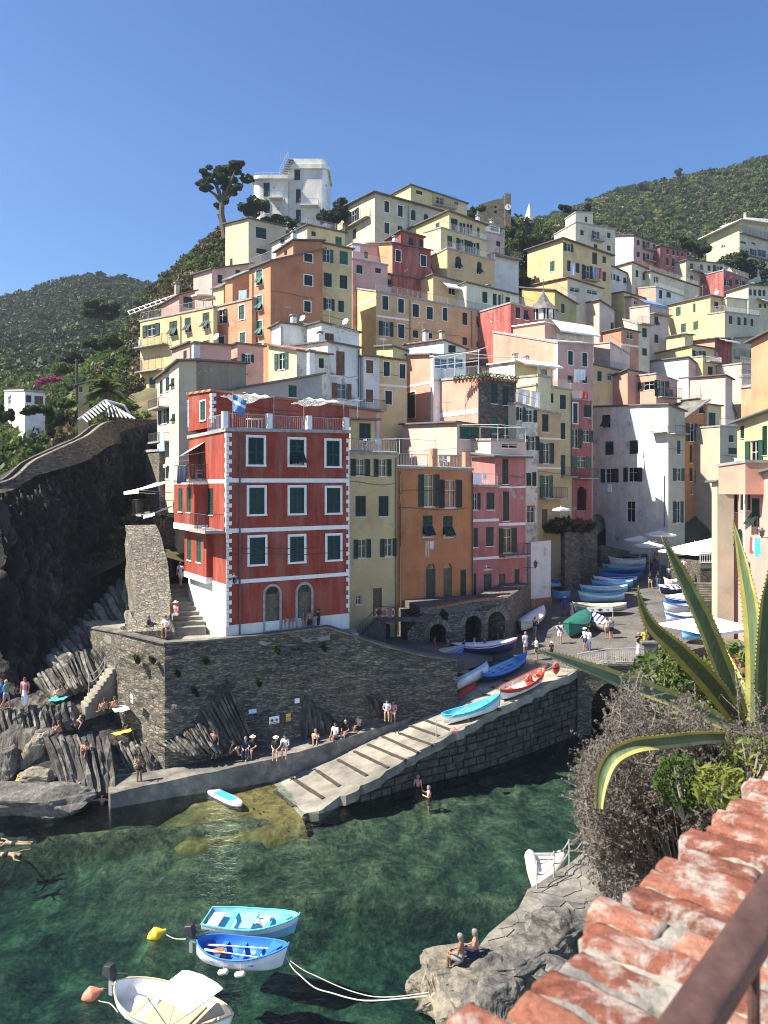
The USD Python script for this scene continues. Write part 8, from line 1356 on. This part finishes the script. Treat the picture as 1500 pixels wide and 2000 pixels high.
PP=[("man in a blue shirt at the left edge of the rock shelf",KP(10,12,565,46.3),S_+.6,'stand','tan','blue','navy','brown',None,{}),("woman in a green top walking at the left edge",KP(10,48,572,45.8),E_,'walk','tan','green','grey','blond',None,{}),("woman in a pink top and long white skirt on the rock shelf",KP(10,207,548,46.2),S_,'stand','tan','pink','white','brown',None,{'long':'skirt'}),
("sunbather hugging her knees on a teal towel",KP(10,505,490,47.4),W_-.3,'ground','pale',None,'swim','brown',None,{}),("tanned sunbather left of a pair by the steps",KP(10,885,600,47),W_-.2,'ground','tan',None,'swim','black',None,{}),("tanned sunbather right of a pair by the steps",KP(10,968,585,47.2),W_-.2,'ground','tan',None,'swim','brown',None,{}),
("woman reclining on the tilted slabs",KP(10,610,725,46),W_+.2,'recline','pale',None,'swim','brown',None,{}),("sunbather seated in front of the reclining woman",KP(10,505,790,45.4),W_,'ground','tan',None,'swim','brown',None,{}),("man crouching bent over on the slabs in black shorts",KP(10,715,950,44.6),S_,'ground','tan',None,'black','brown',None,{}),
("woman in a dark bikini standing by the rock steps",KP(10,1158,1198,44),S_+.4,'arms','brown',None,'swim','black',None,{}),("woman in the shallows reaching for the rock",G(166,1580,-.35),S_+.3,'raise','pale',None,'swim','brown',None,{'h':1.66}),("swimmer with outspread arms near the walkway",G(199,1609,-1.22),S_,'swim','pale',None,'swim','brown',None,{}),("swimmer on the left edge of the water",G(18,1648,-.12),W_,'float','pale',None,'swim','black',None,{}),("second swimmer just in front of the left edge one",G(22,1670,-.14),E_,'float','pale',None,'swim','brown',None,{}),
("person in navy with a white cap high on the terrace rocks",KP(5,128,600,52),S_+.5,'sit','tan','navy','navy','grey','white',{}),("woman in a sun hat sitting on the stairs",KP(5,312,605,50.8),S_-.6,'sit','tan','pink','white','brown','cream',{'long': True}),("person in white climbing the stairs by the red house",KP(5,342,415,55),N_,'walk','pale','white','white','brown',None,{}),("person in navy sitting at the terrace corner",KP(5,135,695,49),W_,'sit','tan','navy','denim','grey',None,{}),("person in a white shirt sitting by the terrace corner in a green chair",KP(5,247,700,48.2),S_,'sit','tan','white','black','black',None,{}),
("person in white sitting behind the terrace parapet",KP(5,878,712,50.0)*[1,1,0]+[0,0,8.95],S_,'sit','pale','white','denim','brown',None,{}),("person in dusty pink between the two doors",KP(5,1018,697,50.4)*[1,1,0]+[0,0,8.95],S_,'sit','tan','pink','black','brown','pink',{}),("person in bright orange by the second door",KP(5,1068,692,50.6)*[1,1,0]+[0,0,8.95],S_,'sit','tan','orange','black','grey',None,{}),("person in grey leaning by the second door",KP(5,1135,680,51.0)*[1,1,0]+[0,0,8.95],S_+.5,'sit','tan','grey','denim','brown',None,{}),("bare-chested boy standing on the red house terrace",KP(5,1182,712,50.8)*[1,1,0]+[0,0,8.08],N_+.6,'stand','tan',None,'black','black',None,{'h':1.6}),("boy in black standing on the red house terrace",KP(5,1240,708,51.1)*[1,1,0]+[0,0,8.08],W_,'arms','pale','black','black','black',None,{'h':1.6}),
("two seated guests' foremost one under the small awning",KP(4,235,1335,58),S_,'sit','tan','black','denim','brown',None,{}),("bare-chested man leaning on the dark slabs in black shorts",KP(15,205,300,45.8),S_,'stand','tan',None,'black','black',None,{}),("person in black crouched low beside the bare-chested man",KP(15,303,283,46.4),E_,'ground','pale','black','black','black',None,{}),("grey haired person in navy against the dark slabs",KP(15,390,262,46.6),S_,'sit','pale','navy','navy','grey',None,{'long': True}),("person in black with a sun hat on the walkway",KP(15,432,258,46.8),S_-.3,'sit','pale','black','black','blond','cream',{}),
("woman with a straw hat sitting on the walkway edge",KP(15,567,262,46.6),S_,'sit','pale','black','denim','brown','cream',{}),("man in a white shirt and sunglasses on the walkway edge",KP(15,620,250,46.9),S_,'sit','pale','white','cream','black',None,{}),("bare-chested person sitting cross-legged on the walkway",KP(15,800,208,48.6),S_,'ground','pale',None,'black','grey',None,{}),("man in pale blue reading a paper by the ramp",KP(15,915,178,48.9),S_-.5,'sit','tan','white','denim','brown',None,{}),("woman in black beside the reading man",KP(15,975,160,49.3),S_-.4,'sit','pale','black','pink','blond',None,{}),("person bent forward at the end of the group by the ramp",KP(15,1052,125,50),S_-.9,'sit','tan','cream','black','brown',None,{}),
("man in white sitting beside the dark leaning rock",KP(7,352,1140,50.3),S_,'sit','pale','white','black','black',None,{}),("woman in white sitting close to the man by the leaning rock",KP(7,392,1148,50.5),S_,'sit','tan','pink','white','brown',None,{})]
zp= lambda K,x,y,dz=0.:on(*kx(K,x,y),plaza_z,54.,110.)+[0,0,dz]
PP+=[("diner in red under the first arch",zp(7,660,765,.45),E_,'sit','tan','red','black','brown',None,{}),("grey shirted diner under the first arch",zp(7,752,765,.45),W_,'sit','pale','grey','denim','black',None,{}),("diner in dark blue seated outside the second arch",zp(7,852,775,.45),E_,'sit','tan','navy','black','brown',None,{}),("man in a white shirt at a cafe table",zp(7,920,768,.45),E_,'sit','tan','white','cream','grey',None,{}),("woman in a red floral dress at a cafe table",zp(7,990,760,.45),W_,'sit','tan','red','red','brown',None,{'long':'skirt'}),("waiter in black standing at the third arch",zp(7,1095,720),S_,'stand','tan','black','black','black',None,{'long': True}),
("man in a black shirt before the tarpaulin covered boat",zp(12,220,930),E_+.5,'arms','tan','black','grey','black',None,{}),("man in a white tank top looking down the ramp",zp(12,130,1090),S_+.5,'stand','tan','white','white','grey',None,{}),("woman in dark clothes facing the man in the tank top",zp(12,240,1150),W_,'arms','tan','white','black','black',None,{}),("child in a straw hat at the top of the ramp",zp(12,385,1130),S_,'stand','tan','black','black','brown','cream',{'h':1.2}),("walker in a white shirt with a dark backpack",zp(12,467,990),N_-.4,'stand','tan','white','white','brown',None,{'bag':'navy'}),
("person in a purple jersey and white cap",zp(12,512,722),N_,'stand','brown','purple','purple','black','white',{}),("girl in a white dress beside the purple jersey",zp(12,585,718),N_,'stand','tan','cream','cream','brown',None,{'h':1.45,'long':'skirt'}),("walker in a white sun hat in the square",zp(12,712,1052),W_+.6,'walk','tan','white','navy','brown','white',{}),("black haired woman in white beside the sun hat walker",zp(12,752,1060),W_+.4,'stand','tan','white','denim','black',None,{'long': True}),("bald man in a dark shirt and black shorts",zp(12,968,938),N_+.3,'stand','rosy','grey','black','grey',None,{'bag': None}),("companion left of the bald man",zp(12,925,935),N_,'stand','tan','cream','grey','brown',None,{}),
("woman in a white skirt on the footbridge",zp(12,1235,1100),S_,'arms','tan','black','white','blond',None,{'long':'skirt'}),("person in a bright yellow top on the footbridge",zp(12,1292,1062),S_+.3,'stand','tan','yellow','yellow','brown',None,{}),("woman in a black top by the slate pier",zp(12,1350,1050),N_,'stand','tan','black','black','brown',None,{}),("woman with a black bag right of the slate pier",zp(12,1405,1045),N_-.3,'stand','tan','black','black','black',None,{}),
("person in black shorts walking up past the boats",zp(12,1352,450),N_,'walk','tan','black','cream','black',None,{}),("person in jeans and black beside the boats",zp(12,1430,438),N_,'stand','tan','black','denim','black',None,{'long': True}),("man in a white T-shirt far up the square",zp(13,675,625),N_,'stand','tan','white','grey','brown',None,{}),("dark clothed person near the row of boats' ends",zp(13,490,560),S_,'stand','tan','black','navy','black',None,{}),("person in pink by the lowest parasol",zp(13,530,470),S_,'stand','tan','pink','black','brown',None,{}),("person in yellow below the lowest parasol",zp(13,555,480),N_,'stand','tan','yellow','denim','brown',None,{}),("person in red under the cafe parasols",zp(13,590,440),S_,'stand','tan','red','black','black',None,{}),("person in white under the huge cream parasol",zp(13,745,400),S_,'stand','tan','white','black','brown',None,{}),("waiter figure in white and black under the huge parasol",zp(13,800,410),N_,'stand','tan','white','black','black',None,{'long': True}),("person in crimson under the huge parasol",zp(13,890,400),S_,'stand','tan','red','red','brown',None,{}),("person in grey at the cafe wall",zp(13,250,330,.9),S_,'stand','tan','red','grey','black',None,{}),("person in navy on the steps by the cafe doorway",zp(13,200,290,.9),S_,'stand','tan','navy','black','brown',None,{}),("seated guest in white on the raised cafe terrace",KP(13,835,470,77),S_,'sit','tan','white','black','black',None,{}),
("bather with a pink back standing waist deep",G(816,1570,-.97),N_-.4,'stand','rosy',None,'black','grey',None,{}),("grey haired bather bending right of the pink backed one",G(838,1593,-1.1),W_,'arms','pale',None,'black','grey',None,{}),("tanned man sitting on the boulder with his back turned",KP(16,300,1272,26.6),W_-.3,'sit','brown',None,'grey','grey',None,{}),("man with a dark shirt round his waist beside the tanned man",KP(16,385,1245,26.9),W_-.2,'sit','tan',None,'navy','grey',None,{'long': True}),
("smiling woman in a dark red top on the path at the right edge",P(1443,1345,25.5)*[1,1,0]+[0,0,10.75],S_+.3,'stand','tan','red','black','brown',None,{}),("person in bright red in front of the smiling woman",P(1462,0,24.2)*[1,1,0]+[0,0,10.75],N_,'stand','tan','red','black','brown',None,{}),("dark haired person at the right edge behind the smiling woman",P(1458,0,27.5)*[1,1,0]+[0,0,10.75],S_,'stand','tan','black','black','black',None,{})]
for lb,ft,yw,po,sk,tp_,lw,hr_,ht,kw in PP:person(lb,ft,yw,po,sk,tp_,lw,hr_,ht,**kw)
def towel(lb,q,w,l,mt,yaw=0,name='towel'):
 t=thing(name,lb,'towel',tuple(q),yaw);g=np.stack(list(np.meshgrid(np.linspace(-w/2,w/2,8),np.linspace(-l/2,l/2,12),indexing='ij'))+[np.zeros((8,12))],-1);g[...,2]=.06+(fbm(g*3+q,3,1)-.5)*.2;obj('cloth',strip_slab(g,(0,0,.02)),mt,t,local=True,smooth=True)
towel('teal towel under the sunbather hugging her knees',KP(10,490,488,47.2),.9,1.1,'cloth_teal');towel('white towel beside the tanned pair',KP(10,1000,575,47),.9,1.2,'cloth_white',.5);towel('purple cloth on the huge dark boulder',KP(10,230,1240,43),.8,.8,'wear_purple');towel('pale yellow towel at the foot of the sunlit wall',KP(10,1035,765,46.6),.5,1.6,'sign_yellow',-.6);towel('blue towel on the sandy boulder',KP(10,318,1140,43.2),.5,.7,'cloth_blue',.4)
t=thing('yellow_bag','bright yellow bag on the huge dark boulder','bag',tuple(KP(10,155,1210,43.2)));obj('bag',hull(KP(10,140,1195,43.2),.2,KP(10,172,1170,43.2),.19),'paint_yellow',t,smooth=60);m=MB();m.tube([KP(10,135,1165,43.2),KP(10,150,1130,43.2),KP(10,178,1150,43.2)],.03,4);obj('handle',m,'paint_yellow',t)
for lb,K,x,y,D,mt in (('black rucksack left beside the seated group on the walkway',15,490,225,47.6,'wear_navy'),('dark bag on the quay beside the two seated men',16,465,1195,28.6,'wear_black'),('black shoes on the quay stones',16,512,1165,28.9,'wear_black'),('heap of towels and a bag by the turquoise boat',7,790,1270,46.4,'wear_pink')):
 q=KP(K,x,y,D);t=thing('bag',lb,'bag',tuple(q));obj('sack',hull(q+[-.12,0,.1],.14,q+[.14,.05,.06],.12),mt,t,smooth=60);m=MB();m.tube([q+[-.15,0,.2],q+[0,0,.34],q+[.15,0,.18]],.02,4);obj('strap',m,'wear_grey',t)
mat('haze_air',{'v':('principled_volume',{'color':(.80,.88,1.),'density':.00018,'anisotropy':.3})},[],volume='v.volume')
m=MB();m.box([-700,-45,-11],[1500,0,0],[0,560,0],[0,0,260]);obj('haze',m,'haze_air',kind='stuff')
